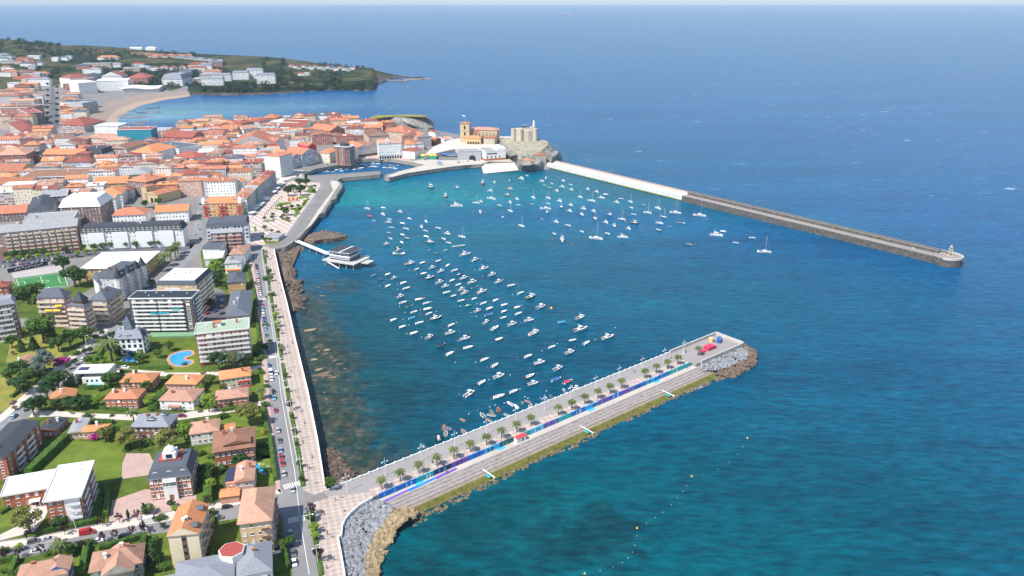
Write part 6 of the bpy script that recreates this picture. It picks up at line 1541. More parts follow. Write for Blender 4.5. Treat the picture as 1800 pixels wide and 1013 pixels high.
b = MB(); b.box(-r[3]*.16,r[3]*.16,-1.2,0,0,9.8); b.obj('white_centre_bay', M('white_wall'), r[0], False, (0,-r[4]/2-.0,0))
for i in range(5): link('window', win_mesh(), r[0], (-r[3]*.125+r[3]*.0625*i, -r[4]/2-1.22, 7.6), 0, (1.1,1,2.2))
b = MB(); b.box(-.8,.8,-.1,.05,0,2.6); b.obj('door', M('wood_brown'), r[0], False, (0,-r[4]/2-1.24,0))
# the tall block with the cream end walls, and the brown roofed block
r = building('apartment_block', 'tall block with bright orange roof and cream end wall', (295,943), (348.4,938), (348,890), 14, 'cream_wall', 'gable', 'roof_bright', 4, 1, rise=3.2, axis='y', mark='the orange roofed tall block', cat='apartments', chim=2, cap=30, skip=lambda fi,j,i,k: fi == 0)
balconies(r[0], r[3], r[4], 14, 4, (('r',.05,.3),('r',.4,.62),('r',.7,.95)), 'dark_brick')
for q in (-.3,.3): dormer(r[5], r[3]*.30, q*r[4], 14.6, math.pi/2, 3.0, 'roof_slate', 'brown_wall')
b = MB(); b.box(-.7,.7,-.3,.1,2,14,0)
for j in range(4): b.box(-.6,.6,-.36,-.28,2.6+j*3,4.0+j*3,1)
b.obj('stair_slot', [M('dark_brick'), M('glass_dark')], r[0], False, (0,-r[4]/2,0))
r = building('apartment_block', 'brown brick apartment block with large salmon hipped roof', (420.5,921), (475.5,914), (472,858), 14, 'tan_wall', 'hip', 'roof_salmon', 4, 4, rise=4.2, mark='the salmon hipped block', cat='apartments', chim=0, o=.8, axis='y'); balconies(r[0], r[3], r[4], 14, 4, (('r',.1,.45),('r',.55,.9),('f',.68,.98)), 'dark_brick')
for k in range(8):
 b = MB(); b.box(-.5,.5,-.6,.6,0,.15); s = -1 if k % 2 else 1; o_ = b.obj('skylight', M('white_trim'), r[5], False, (s*r[3]*.33, (-.38+.2*(k//2))*r[4], 15.4)); o_.rotation_euler = (0, s*.42, 0)
# the grey modern building at the bottom edge
r = building('modern_building', 'modern building with grey gravel hip roofs and red drum tower', (418,1014), (477,1003), (472,953), 8, 'white_wall', 'hip', 'gravel_roof', 2, 6, rise=3.4, mark='the red drum roof', cat='building', chim=1)
b = MB(); ringp = [(math.cos(t)*4.6, math.sin(t)*4.6) for t in np.linspace(0.3, 6.58, 8)[:-1]]; b.prism(ringp, 0, 11.2, 0, 0); b.prism([(x*.93,y*.93) for x,y in ringp], 11.2, 11.35, 1, 1); b.obj('drum_tower', [M('white_wall'), M('red_roof')], r[0], False, (-r[3]/2-2.0, r[4]*.2, 0))
b = MB(); b.prism([(-16,-8),(1,-8),(1,9),(-12,8)], 0, 8, 0, 0); roof_parts(b, 19, 17, 8, 'hip', 2.6, .4, None, 1, -7, 0); b.obj('west_wing', [M('white_wall'), M('gravel_roof'), M('white_wall')], r[0], False, (-r[3]/2-4, -3.0, 0))
b = MB(); b.box(-9,9,-6,6,0,6.5,0); b.box(-8.8,8.8,-5.8,5.8,6.5,6.6,1)
b.obj('terrace_wing', [M('white_wall'), M('gravel_roof')], r[0], False, (-r[3]/2-28, -4.5, 0))
for x, rr in ((-31,1.6),(-27.5,.9)):
 b = MB(); b.lathe([(.1,.3),(rr*.7,.5),(rr,1.0),(rr*.95,1.02),(.1,.42)], 14); b.tube((0,0,-.2),(0,0,.4),.15); b.obj('satellite_dish', M('white_paint'), r[0], False, (-r[3]/2+x, -3, 6.8))
r = building('villa', 'large villa with crossed salmon roofs at the bottom edge', (160,1005), (247,988), (249,958), 7.2, 'stone_wall', 'hip', 'roof_salmon', 2, 6, rise=4.0, mark='the crossed roof villa', chim=3, o=.9)
b = MB(); roof_parts(b, 9, 12, 7.25, 'gable', 3.6, .9, 'y'); b.box(-4.5,4.5,-6,6,3,7.2,1); b.obj('cross_gable', [M('roof_salmon'), M('stone_wall')], r[0], False, (1, -r[4]*.25, 0)); balconies(r[0], r[3], r[4], 7.2, 2, (('f',.3,.75),), 'wood_brown')
r = building('villa', 'villa with salmon roof and blue striped gable at the corner', (28,1026), (117,1008), (112,980), 6.5, 'cream_wall', 'hip', 'roof_salmon', 2, 6, rise=3.6, mark='the striped gable villa', chim=1)
b = MB(); roof_parts(b, 7, 6, 6.6, 'gable', 2.6, .6, 'y'); b.box(-3.5,3.5,-3,3,3,6.6,1); b.obj('striped_gable', [M('roof_salmon'), M('canvas_blue')], r[0], False, (r[3]*.3, 0, 0))
building('cottage', 'small tan cottage with pinkish red gable roof', (17,643), (44,644), (60,627), 4.4, 'tan_wall', 'gable', 'roof_salmon', 1, 3, rise=1.6, axis='y', mark='the tan cottage')
# white modern villa
c, ang, w, d = frame3((128.7,656), (189.5,654), (202,640), 6.6); FOOT.append((c, w/2)); root = empty('modern_villa', (c.x,c.y,G), ang); TREE_MARKS.append(('the white modern villa', 165, 668))
b = MB(); b.box(-w/2,w/2,-d/2,d/2,5.9,6.6,0,1); b.box(-w/2,w/2,-d/2,-d/2+.3,6.6,6.9); b.box(-w/2,w/2,d/2-.3,d/2,6.6,6.9); b.box(-w/2,-w/2+.3,-d/2+.3,d/2-.3,6.6,6.9); b.box(w/2-.3,w/2,-d/2+.3,d/2-.3,6.6,6.9); b.obj('roof_slab', [M('white_wall'), M('roof_white')], root)
b = MB(); b.box(-w/2,-w/2+.6,-d/2,d/2,0,5.9); b.box(w/2-.6,w/2,-d/2,d/2,0,5.9); b.box(-w/2+.6,w/2-.6,d/2-.6,d/2,0,5.9); b.box(-w*.3,w*.28,-d/2+.5,d*.1,0,3.4); b.obj('walls', M('white_wall'), root)
b = MB(); b.box(-w/2+.7,w/2-.7,d*.12,d*.2,0,5.8); b.obj('glass_front', M('glass_blue'), root)
for x in (-.16,-.02,.12): link('window', win_mesh('dark_metal'), root, (x*w, -d/2+.5, 1.5), 0, (1,1,1.1))
b = MB(); b.box(-2.6,2.6,-2,2,0,.15)
b.obj('solar_array', M('solar_panel'), root, False, (-w*.3, 0, 6.65)); tag(root, 'white modern flat roofed villa with blue glass front', 'house')
# the blue roofed mansion
r = building('mansion', 'white mansion with blue grey roof and pointed tower', (200.5,596), (250,594.5), (264,584), 10, 'white_wall', 'mansard', 'roof_lilac', 3, 5, rise=4.0, mark='the blue roofed mansion', cat='mansion', frame='hull_navy', chim=1, o=.7, ww=1.6, wh=1.9)
w, d = r[3], r[4]
b = MB(); b.box(-2.8,2.8,-2.8,2.8,0,14.6,0); b.obj('tower', M('white_wall'), r[0], False, (-w*.1, d*.28, 0)); b = MB(); roof_parts(b, 5.6, 5.6, 14.6, 'pyramid', 7.5, .7); b.obj('tower_roof', [M('roof_slate'), M('roof_slate')], r[0], False, (-w*.1, d*.28, 0))
for x in (-.28, .02): dormer(r[5], x*w, -d/2+1.4, 11.0, 0, 3.2 if x > 0 else 2.0)
b = MB(); roof_parts(b, 5, 5, 10.2, 'pyramid', 6.0, .3); b.obj('corner_turret', [M('roof_slate'), M('roof_slate')], r[0], False, (w*.36, -d*.1, 0))
b = MB(); b.box(-3,3,-2.4,0,0,3.6,0); b.box(-2.6,2.6,-2.46,-2.36,.5,3.0,1); b.obj('glazed_porch', [M('white_wall'), M('glass_blue')], r[0], False, (.1*w, -d/2, 0))
# apartment towers
r = building('apartment_tower', 'dark brown apartment tower with black roof and white balconies', (226,526), (336.6,525), (347.6,512), 23, 'brown_wall', 'flat', 'roof_black', 8, 7, mark='the black roofed tower', cat='apartments', chim=0, vents=6, cap=80, base=2.5, ww=2.2, o=.4)
balconies(r[0], r[3], r[4], 23, 8, (('f',.05,.44),('f',.46,.86),('r',.2,.9)), base=2.5)
for x, z in ((-.12,11.2),(-.04,11.2),(.06,11.4),(.24,13.9)): awn(r[0], x*r[3], -r[4]/2-.1, z+2.6, 5.0, 'awning_teal')
r = building('apartment_tower', 'apartment block with pale roof and slanted blue edge', (275,501), (345,501), (363.4,477), 21, 'tan_wall', 'mansard', 'roof_slate', 7, 6, rise=2.6, mark='the pale roofed tower', cat='apartments', chim=0, cap=60, o=.3)
b = MB(); b.box(-r[3]/2+1.5,r[3]/2-1.5,-r[4]/2+1.5,r[4]/2-1.5,23.6,23.75); b.obj('roof_deck', M('roof_white'), r[5])
for k in range(10): b = MB(); b.lathe([(.35,0),(.35,.7),(.1,.9)], 8); b.obj('roof_vent', M('dark_metal'), r[5], False, (TR.uniform(-.4,.4)*r[3], TR.uniform(-.35,.35)*r[4], 23.75))
balconies(r[0], r[3], r[4], 21, 7, (('r',.05,.48),('r',.54,.96),('f',.2,.6)))
r = building('apartment_block', 'six storey apartments with pale green roof and white balconies', (343,588), (436.6,578), (435,561), 19.5, 'brick_wall', 'flat', 'roof_green', 6, 6, mark='the green roofed apartments', cat='apartments', chim=2, vents=3, cap=70, base=2.4, ww=3.0, frame='white_trim', pane='wood_brown')
balconies(r[0], r[3], r[4], 19.5, 6, (('f',.02,.36),('f',.36,.68),('f',.68,.995)), base=2.4)
b = MB(); b.box(-2.2,2.2,-1.8,1.8,.3,2.6,0); roof_parts(b, 4.4, 3.6, 2.6, 'gable', .8, .3, None, 1); b.obj('roof_hut', [M('white_wall'), M('roof_orange'), M('white_wall')], r[5], False, (-.1*r[3], .1*r[4], 19.5))
building('slate_terrace', 'long terrace with blue grey slate roof by the pavement', (398,557.5), (437,554), (431,512), 8.5, 'tan_wall', 'hip', 'roof_slate', 3, 4, rise=3.2, axis='y', mark='the blue slate terrace', chim=3)
building('brick_house', 'orange brick house with blue slate hip roof', (400,497.6), (430,495), (429.5,480.5), 8, 'orange_wall', 'hip', 'roof_slate', 2, 3, rise=3, mark='the orange brick slate house')
r = building('villa', 'white house with grey roof and orange awning', (394.7,464), (423,462.5), (421,451), 8, 'white_wall', 'hip', 'roof_grey', 2, 3, rise=2.6, mark='the orange awning house'); awn(r[0], 0, -r[4]/2, 3.0, 11, 'hull_orange'); dormer(r[5], -1, -r[4]*.2, 9.4, 0, 3)
building('house', 'house with plain salmon red hip roof before the balcony flats', (402.7,448), (429,447.3), (426,433), 8, 'white_wall', 'hip', 'roof_salmon', 2, 3, rise=2.6, mark='the salmon hip house')
r = building('apartment_block', 'grey roofed flats with rows of pink balconies', (370,411), (425,408), (420.5,401), 18, 'brown_wall', 'gable', 'roof_grey', 6, 4, rise=1.8, mark='the pink balcony flats', cat='apartments', cap=40, ww=3); balconies(r[0], r[3], r[4], 18, 6, (('f',.02,.46),('f',.52,.98)), 'salmon_wall')
building('apartment_block', 'pale building with blue glazed side galleries', (362,399.5), (436,394.5), (431,383), 16, 'fac_bluewhite', 'mansard', 'roof_slate', 5, 8, rise=3, mark='the blue gallery building', cat='apartments', win=False)
building('house', 'house with dark blue slate gable beside the pink balconies', (356,437.5), (385,438.5), (384,423.5), 8, 'white_wall', 'gable', 'roof_slate', 2, 3, rise=3, axis='x')
building('house', 'stepped white block below the dark slate gable', (360,456), (390,454), (388,443), 6, 'white_wall', 'flat', 'roof_white', 2, 3, chim=0)
r = building('hotel', 'ornate red and ochre hotel with orange roof', (356,358.5), (424,357), (431,345), 13, 'fac_ochre', 'hip', 'roof_bright', 4, 9, rise=2.4, mark='the red ochre hotel', cat='hotel', win=True, cap=50, frame='red_wall'); balconies(r[0], r[3], r[4], 13, 4, (('f',.0,.14),('f',.40,.62),('f',.86,1.0)), 'red_wall')
for x in (-.47,.47): b = MB(); b.lathe([(2.2,0),(2.2,3),(1.8,4),(.8,5.2),(.1,6.4)], 12); b.obj('corner_dome', M('white_wall'), r[5], False, (x*r[3], -r[4]*.45, 12.6))
# long blocks on the left
r = building('apartment_block', 'long brick apartments with pink balconies and grey roof', (-40,414), (135,397.5), (131.6,384), 21, 'rose_brick', 'gable', 'roof_grey', 7, 22, rise=3.0, mark='the long brick apartments', cat='apartments', cap=90, ww=2.0, axis='x', chim=4)
balconies(r[0], r[3], r[4], 21, 7, [('f',a,a+.055) for a in np.arange(.26,.95,.074)], 'cream_wall')
r = building('apartment_block', 'long white apartments with dark mansard full of windows', (141,409.5), (321,403.5), (322,393), 15, 'white_wall', 'mansard', 'roof_dark', 5, 26, rise=5.0, mark='the long white apartments', cat='apartments', cap=100, depth=15, frame='white_trim', chim=3)
for a in np.linspace(-.46,.46,22): dormer(r[5], a*r[3], -r[4]/2+1.2, 16.4, 0, 2.2, 'roof_dark')
for a in (-.35,-.12,.12,.33): b = MB(); b.box(-r[3]*.075,r[3]*.075,-1.0,0,1,14.6); b.obj('white_bay', M('white_paint'), r[0], False, (a*r[3], -r[4]/2+.02, 0))
r = building('sports_hall', 'broad ochre hall under a shallow white metal roof', (141.5,473), (247,470.5), (286,442), 10, 'fac_ochre', 'hip', 'roof_white', 2, 18, rise=3.2, mark='the white roofed hall', cat='hall', win=False, chim=0, o=.8)
r = building('apartment_block', 'grey turreted apartments with glazed corner bays', (207,490.5), (249,468.5), (226,461), 16, 'fac_grey', 'mansard', 'roof_slate', 5, 8, rise=4.2, mark='the turreted apartments', cat='apartments', win=False, chim=2)
for a, s in ((-.5,1),(-.1,.8),(.25,.8),(.5,1)):
 b = MB(); ringp = [(math.cos(t)*2.6*s, math.sin(t)*2.6*s) for t in np.linspace(0, 6.283, 9)[:-1]]; b.prism(ringp, 1, 17, 0, 0); b.obj('glazed_turret', M('fac_gallery'), r[0], False, (a*r[3], -r[4]/2-.3, 0)); b = MB(); b.lathe([(3.0*s,17),(1.6*s,20),(.1,23.5)], 8); b.obj('turret_roof', M('roof_dark'), r[0], False, (a*r[3], -r[4]/2-.3, 0))
for a in (-.3,.1,.38): dormer(r[5], a*r[3], -r[4]/2+1.6, 17.2, 0, 2.6, 'roof_dark')
building('apartment_block', 'pale stepped annex left of the glazed turrets', (172,497), (206,490.5), (214,478), 13, 'fac_white', 'mansard', 'roof_slate', 4, 6, rise=3, cat='apartments', win=False)
for FLx, FRx, BRx, hh, tx, sp in (((64,524),(112,523.5),(122,514.5),19,'stepped apartments with pyramid slate roof and yellow awnings','hip'),((118,537),(147,538.5),(158,530.5),18,'stepped apartments with pointed slate cap and pink balconies','pyramid'),((156,528),(186.5,528.5),(208,510.5),16,'stone apartments with hipped slate roof by the avenue','hip')):
 r = building('apartment_block', tx, FLx, FRx, BRx, hh, 'salmon_wall' if hh > 16 else 'ochre_stone', sp, 'roof_slate', 6 if hh > 16 else 5, 4, rise=5 if sp == 'hip' else 2.6, mark={19:'the stepped slate apartments',18:'the pointed cap apartments',16:'the stone slate apartments'}[hh], cat='apartments', cap=40, ww=2.6)
 balconies(r[0], r[3], r[4], hh, 6 if hh > 16 else 5, (('f',.0,.48),('f',.52,1.0),('r',.1,.9)), 'cream_wall')
 if sp == 'pyramid': b = MB(); roof_parts(b, 6, 6, 20.5, 'pyramid', 5.5, .5); b.box(-3,3,-3,3,18,20.5,1); b.obj('roof_cap', [M('roof_dark'), M('dark_brick')], r[5], False, (1, 0, 0))
 if hh == 19:
  for x, z in ((-.1,11),(.2,11),(.3,14.2)): awn(r[0], x*r[3], -r[4]/2-1.1, z, 4.5, 'awning_yellow')
r = building('apartment_tower', 'brown tower with white curved balconies at the left edge', (-26,541), (25,533.5), (33,523), 23, 'dark_brick', 'mansard', 'roof_lilac', 7, 4, rise=3.2, mark='the brown tower', cat='apartments', cap=40, ww=2.6); balconies(r[0], r[3], r[4], 23, 7, (('f',.0,.86),), 'white_wall')
building('brick_house', 'small brick house with red hipped roof beside the pitch', (-14,507), (14,504), (26,494.5), 11, 'brick_wall', 'hip', 'roof_red', 3, 3, mark='the brick house by the pitch')
# ---------------------------------------------------------------- old town: the buildings one can point to
TOWN_MARKS = [('the red gable wall',548,262),('the dark brown tower house',597,282),('the blue scaffolded block',237,248),('the red ochre hotel',392,376),('the twin trees chapel',268,352),('the tall white waterfront house',478,312),('the arcaded white hall',690,272),('the church tower',818,250),
 ('the long white apartments',230,437),('the long brick apartments',70,448),('the yellow wall house',360,322),('the slate ringed block',90,330),('the brown mansard block',150,390),('the harbour park',500,360),('the far bay wall',520,216),('the sea cliff',690,226),('the orange bay fronts',110,290),('the brick towers at the far left',25,300),('the white stepped block',255,296),('the red striped roof',520,222),('the green gable house',500,284),('the bay hotel',160,222)]
def tb(name, desc, FL, FR, BR, h, wall, roof='gable', rm='roof_orange', **kw):
 kw.setdefault('win', False); kw.setdefault('floors', max(2, round(h/3.1))); kw.setdefault('group', 'old town buildings'); return building(name, desc, FL, FR, BR, h, wall, roof, rm, **kw)
# waterfront row by the park, each house standing back from the street on its right
for k, (a, e, h, wl, rf, rm, ds) in enumerate([((433,349.5),(441,341),15,'fac_gallery','gable','roof_orange','white gallery house nearest the hotel on the waterfront row'),((441,341),(448.5,333.5),15,'fac_white','gable','roof_salmon','white waterfront house with salmon roof beside the green house'),((448.5,333),(453,328.5),15.5,'awning_green','flat','roof_grey','narrow green fronted waterfront house'),
 ((453,328.5),(460,322),14.5,'fac_gallery','gable','roof_orange','glazed waterfront house above the cafe awnings'),((460,322),(467,316.5),15,'fac_bluewhite','hip','roof_orange','pale blue waterfront house with orange roof'),((467,317),(475,310),15,'fac_gallery','gable','roof_orange','glazed waterfront house with broad orange roof'),((475,310),(484,302),15.5,'fac_grey','gable','roof_red','grey waterfront house with red roof')]):
 p, q = at(*a, G+h).xy, at(*e, G+h).xy; u = (q-p).normalized(); n = Vector((-u.y, u.x)); r3 = q+n*13; bx = proj((r3.x, r3.y, G+h))
 r = tb('town_house', ds, a, e, bx, h, wl, rf, rm, axis='x', rise=2.4, group='waterfront houses')
 balconies(r[0], r[3], r[4], h, 5, (('f',.08,.92),), 'grey_wall', 3, dpt=.7)
r = tb('town_house', 'tall white eight storey waterfront house with orange roof', (463.5,273.5), (491,275.5), (499,268), 25, 'fac_white', 'hip', 'roof_orange', rise=2); balconies(r[0], r[3], r[4], 25, 7, (('r',.1,.9),), 'white_wall', 3)
tb('town_house', 'green gabled house with orange roof behind the tall white house', (489,272), (511,270), (508,263), 17, 'green_wall', 'gable', 'roof_bright', rise=2.5)
tb('town_house', 'white house in the waterfront row left of the orange roofs', (499,279), (513,278), (512,269), 14, 'fac_white', 'hip', 'roof_bright')
tb('town_house', 'first blue grey house of the bend in the waterfront row', (513,277), (530,273.5), (528,265), 14, 'fac_bluewhite', 'gable', 'roof_orange')
tb('town_house', 'second blue grey house with long galleries on the bend', (530,273), (558,266.5), (554,257), 15, 'fac_bluewhite', 'gable', 'roof_orange')
r = tb('town_house', 'cream corner house with bright orange hip roof by the harbour', (559,268.5), (579,269.5), (589,261), 13, 'fac_cream', 'hip', 'roof_bright', rise=2.2)
c, ang, w, d = frame3((583,259), (608,261), (612,254), 23); FOOT.append((c, 14)); t = empty('tower_house', (c.x,c.y,G), ang); b = MB(); ringp = [(x*11,y*9) for x,y in ((-1,-.6),(-.6,-1),(.6,-1),(1,-.6),(1,.6),(.6,1),(-.6,1),(-1,.6))]; b.prism(ringp, 0, 23, 0, 0)
for i in range(len(b.f)): b.fac[i] = (3.2, 3.0, 0)
b.obj('walls', M('fac_brown'), t); b = MB(); b.prism([(x*1.08,y*1.08) for x,y in ringp], 23, 23.8, 0, 0); b.prism([(x*.5,y*.5) for x,y in ringp], 23.8, 26.5, 1, 1); b.obj('roof', [M('grey_wall'), M('roof_dark')], t)
for x in (-5.2, 5.2): b = MB(); b.box(-1,1,-.6,.4,0,22.5); b.obj('brick_pier', M('brick_wall'), t, False, (x,-9,0))
tag(t, 'dark brown eight sided tower house on the harbour', 'house', 'old town buildings')
tb('town_house', 'small white house right of the dark brown tower', (611,267), (621,264.5), (619,258), 12, 'fac_grey', 'gable', 'roof_bright'); tb('town_house', 'cream narrow house at the corner of the main square', (620,264), (629,260), (627,252), 14, 'fac_cream', 'hip', 'roof_orange')
for k, (a, e, br, rm, ds) in enumerate((((629,259.5),(648,257.5),(646,249),'roof_orange','arcaded house with orange roof on the main square'),((648,257.5),(665,255),(663,247),'roof_brown','arcaded house with brown roof on the main square'))):
 r = tb('arcade_house', ds, a, e, br, 13, 'fac_grey', 'gable', rm)
 b = MB()
 for i in range(7): x = -r[3]/2+r[3]*(i+.5)/7; b.box(x-1.0,x+1.0,-.15,.2,0,3.2); b.lathe([(.98,-.1),(.98,.05)], 8, (x,0,3.2)) if False else None
 b.obj('arcade', M('glass_dark'), r[0], False, (0,-r[4]/2,0))
r = tb('town_hall', 'large white arcaded town hall with a clock gable', (665,253), (705,251.5), (711,244), 20, 'fac_white', 'hip', 'roof_salmon', rise=3.2)
b = MB()
for i in range(9): x = -r[3]/2+r[3]*(i+.5)/9; b.box(x-1.1,x+1.1,-.15,.2,0,4.0)
b.obj('arcade', M('glass_dark'), r[0], False, (0,-r[4]/2,0)); b = MB(); b.box(-2.4,2.4,-.4,1.2,19.5,24,0); b.prism([(-1.6,-.3),(1.6,-.3),(1.6,1.2),(-1.6,1.2)],24,25.6); b.obj('clock_gable', M('white_wall'), r[0], False, (-.1*r[3],-r[4]/2,0))
b = MB(); b.tube((0,-.1,0),(0,.05,0),1.1,1.1,16); b.obj('clock_face', M('grey_wall'), r[0], False, (-.1*r[3],-r[4]/2-.45,22))
tb('town_house', 'white house with orange roof above the red roofed harbour house', (713,254.5), (730,254), (734,247.5), 9, 'fac_white', 'hip', 'roof_bright'); tb('town_house', 'long white house with orange gable left of the church square', (729,253.5), (745,252.5), (752,247), 9, 'fac_white', 'gable', 'roof_orange')
tb('town_house', 'white harbour house with red hip roof beside the green tent', (705,264.5), (729,266.5), (739,261), 10, 'fac_white', 'hip', 'roof_red', rise=2.4)
tb('town_house', 'brick red gabled row above the church square', (706,240), (738,240), (745,234), 14, 'fac_brick', 'gable', 'roof_orange'); tb('town_house', 'white flats with orange roof right of the brick row', (733,242), (758,240), (757,234), 14, 'fac_grey', 'gable', 'roof_orange')
tb('town_house', 'small white house with orange roof near the church', (744,243), (760,240), (757,236), 9, 'fac_white', 'hip', 'roof_bright'); tb('town_house', 'brown timber house at the edge of the church square', (765,246), (775,244.5), (778,238), 8, 'wood_brown', 'gable', 'roof_orange'); tb('town_house', 'low white house with flat terrace near the church', (781,246), (796,245), (796,240), 5, 'fac_white', 'flat', 'roof_salmon'); tb('town_house', 'small white cottage on the far shore by the church', (765,233), (774,232), (775,228), 8, 'fac_white', 'gable', 'roof_red')
tb('town_house', 'house with bright red painted gable wall', (541,258), (556,256), (566,248), 14, 'red_wall', 'gable', 'roof_orange', axis='y', rise=3.5)
tb('town_house', 'house with ochre yellow gable wall among orange roofs', (347,312), (373,312), (377,304), 10, 'yellow_wall', 'gable', 'roof_orange', axis='y', rise=2.6)
r = tb('apartment_block', 'block wrapped in blue scaffolding net with red roof', (205,229), (265,228), (268,223), 26, 'scaffold_net', 'flat', 'roof_red', chim=2)
# bay side blocks, inland blocks
L_ = [('apartment_block','white stepped block with blue grey flat roof by the bay',(262,256),(314,262),(330,252),17,'fac_white','flat','roof_slate',{}),('apartment_block','large white block with bright orange hip roof',(228,268),(268,270),(285,257),18,'fac_white','hip','roof_bright',{}),('apartment_block','long red roofed brown row behind the white stepped block',(285,241),(337,243),(342,236),13,'fac_brick','gable','roof_red',{}),
 ('apartment_block','long salmon roof over galleries near the scaffolded block',(150,242),(207,246),(214,240),14,'fac_grey','hip','roof_salmon',{}),('apartment_block','row of orange bay fronts with brick walls',(75,272),(144,272),(146,266),16,'fac_brick','gable','roof_bright',{}),('apartment_block','brick tower blocks at the far left with brown roofs',(-10,274),(46,272),(50,264),20,'fac_brick','hip','roof_salmon',{}),
 ('apartment_block','beige gabled front with glass cross bars',(46,275),(76,276),(76,268),12,'fac_beige','gable','roof_dark',dict(axis='y')),('apartment_block','white block with dark flat roof behind the slate ring',(143,270),(180,271),(186,264),15,'fac_white','mansard','roof_dark',{}),('apartment_block','brown flats with sloping grey roof and long balconies',(195,261),(222,262),(232,252),18,'fac_bands','gable','roof_brown',{}),
 ('apartment_block','block with dark slate ring roof and inner court',(37,313),(140,310),(150,297),15,'fac_bands','flat','roof_brown',{}),('apartment_block','brown block with pale mansard beside the white row',(104,365),(176,363),(184,349),17,'fac_brown','mansard','roof_white',{}),('apartment_block','white stepped flats with flat roof in the middle of town',(70,348),(117,344),(130,332),14,'fac_bands','flat','roof_grey',{}),
 ('apartment_block','dark roofed block with two grey domes',(48,372),(92,368),(90,345),12,'fac_grey','hip','roof_dark',{}),('apartment_block','grey flat roofed offices behind the brick apartments',(40,392),(128,385),(128,372),14,'fac_grey','flat','roof_grey',{}),('apartment_block','brown balconied block with orange hip by the chapel',(222,318),(256,321),(262,309),16,'fac_brown','hip','roof_orange',{}),
 ('apartment_block','long ochre block with orange roof left of the chapel',(165,324),(222,322),(224,314),10,'fac_ochre','gable','roof_bright',{}),('apartment_block','cream block with grey roof and red balconies',(226,308),(262,306),(290,295),15,'fac_beige','hip','roof_grey',{}),('apartment_block','white block with long orange roof above the chapel',(176,343),(214,341),(230,330),12,'fac_white','hip','roof_bright',{}),
 ('apartment_block','white row with orange roof and black dormers',(197,380),(255,377),(256,367),10,'fac_white','hip','roof_orange',{}),('apartment_block','long orange roof with dark skylights right of the chapel',(272,374),(330,371),(330,362),10,'fac_white','gable','roof_bright',{}),('apartment_block','white block with orange terraces at the left edge',(-6,325),(55,323),(58,315),12,'fac_white','gable','roof_orange',{}),
 ('apartment_block','orange roofed brick row at the left edge',(-20,302),(36,302),(46,293),11,'fac_ochre','gable','roof_orange',{}),('apartment_block','orange roofed low row before the grey offices',(-20,378),(45,374),(48,364),8,'fac_brown','gable','roof_orange',{}),('apartment_block','white seaside flats with red striped roof',(490,222),(534,224),(536,217),12,'fac_white','gable','roof_red',{}),('apartment_block','white seaside block with tall stair towers',(475,214.5),(525,216),(540,211),17,'fac_white','flat','roof_white',{}),
 ('apartment_block','dark red roofed tower at the bay edge',(409,217),(427,218),(430,213),20,'fac_brown','hip','roof_red',{}),('apartment_block','white gable in front of the dark red tower',(413,226),(428,228),(431,222),15,'fac_white','gable','roof_salmon',dict(axis='y')),('apartment_block','grey red roofed tower near the seaside block',(441,213),(456,214),(460,209),19,'fac_grey','hip','roof_red',{}),('apartment_block','brown tower with orange terraces by the bay',(460,207.5),(485,208),(487,204),20,'fac_brick','hip','roof_orange',{}),
 ('apartment_block','white flats with salmon roof near the sea cliff',(566,212),(599,213),(601,208),13,'fac_white','hip','roof_red',{}),('apartment_block','brick gabled block with orange ridge near the bay',(545,226),(580,231),(585,224),14,'fac_brick','gable','roof_orange',{}),('apartment_block','long grey galleries under an orange roof in mid town',(405,256),(482,254),(488,242),13,'fac_grey','gable','roof_orange',{}),('apartment_block','white windowless gable end in mid town',(484,249),(500,246),(500,238),15,'fac_white','gable','roof_orange',dict(axis='y')),
 ('apartment_block','salmon and white flats below the sea cliff',(675,231),(712,234),(718,227),14,'fac_beige','hip','roof_orange',{}),('apartment_block','white flats with red balconies below the sea cliff',(648,240),(684,238),(684,230),14,'fac_pink','gable','roof_brown',{}),('apartment_block','white long roof terrace row in mid town',(305,274),(340,279),(346,270),12,'fac_white','hip','roof_red',{}),('apartment_block','white building with curved terraces in mid town',(347,269),(372,268),(375,262),12,'fac_bands','flat','roof_white',{})]
for nm, ds, a, e, br, h, wl, rf, rm, kw in L_: tb(nm, ds, a, e, br, h, wl, rf, rm, o=.6, **kw)
# chapel with two clipped trees
c, ang, w, d = frame3((255,342), (277,345), (280,330), 8); FOOT.append((c, 12)); t = empty('chapel', (c.x,c.y,G), ang)
b = MB(); b.box(-w/2,w/2,-d/2,d/2,0,9,0); b.box(-w*.75,-w*.35,-d/2,-d*.05,0,16,0); b.obj('walls', M('ochre_stone'), t); b = MB(); roof_parts(b, w, d, 9, 'gable', 3, .4, 'y'); roof_parts(b, w*.4, d*.45, 16, 'pyramid', 1.6, .4, None, 0, -w*.55, -d*.275); b.obj('roof', [M('roof_orange'), M('ochre_stone')], t)
b = MB(); b.box(-1.6,1.6,-.2,.2,0,4); b.tube((0,-.2,4),(0,.2,4),1.6,1.6,14); b.obj('doorway', M('glass_dark'), t, False, (0,-d/2,0)); tag(t, 'small ochre stone chapel with bell tower and dark arched door', 'chapel')
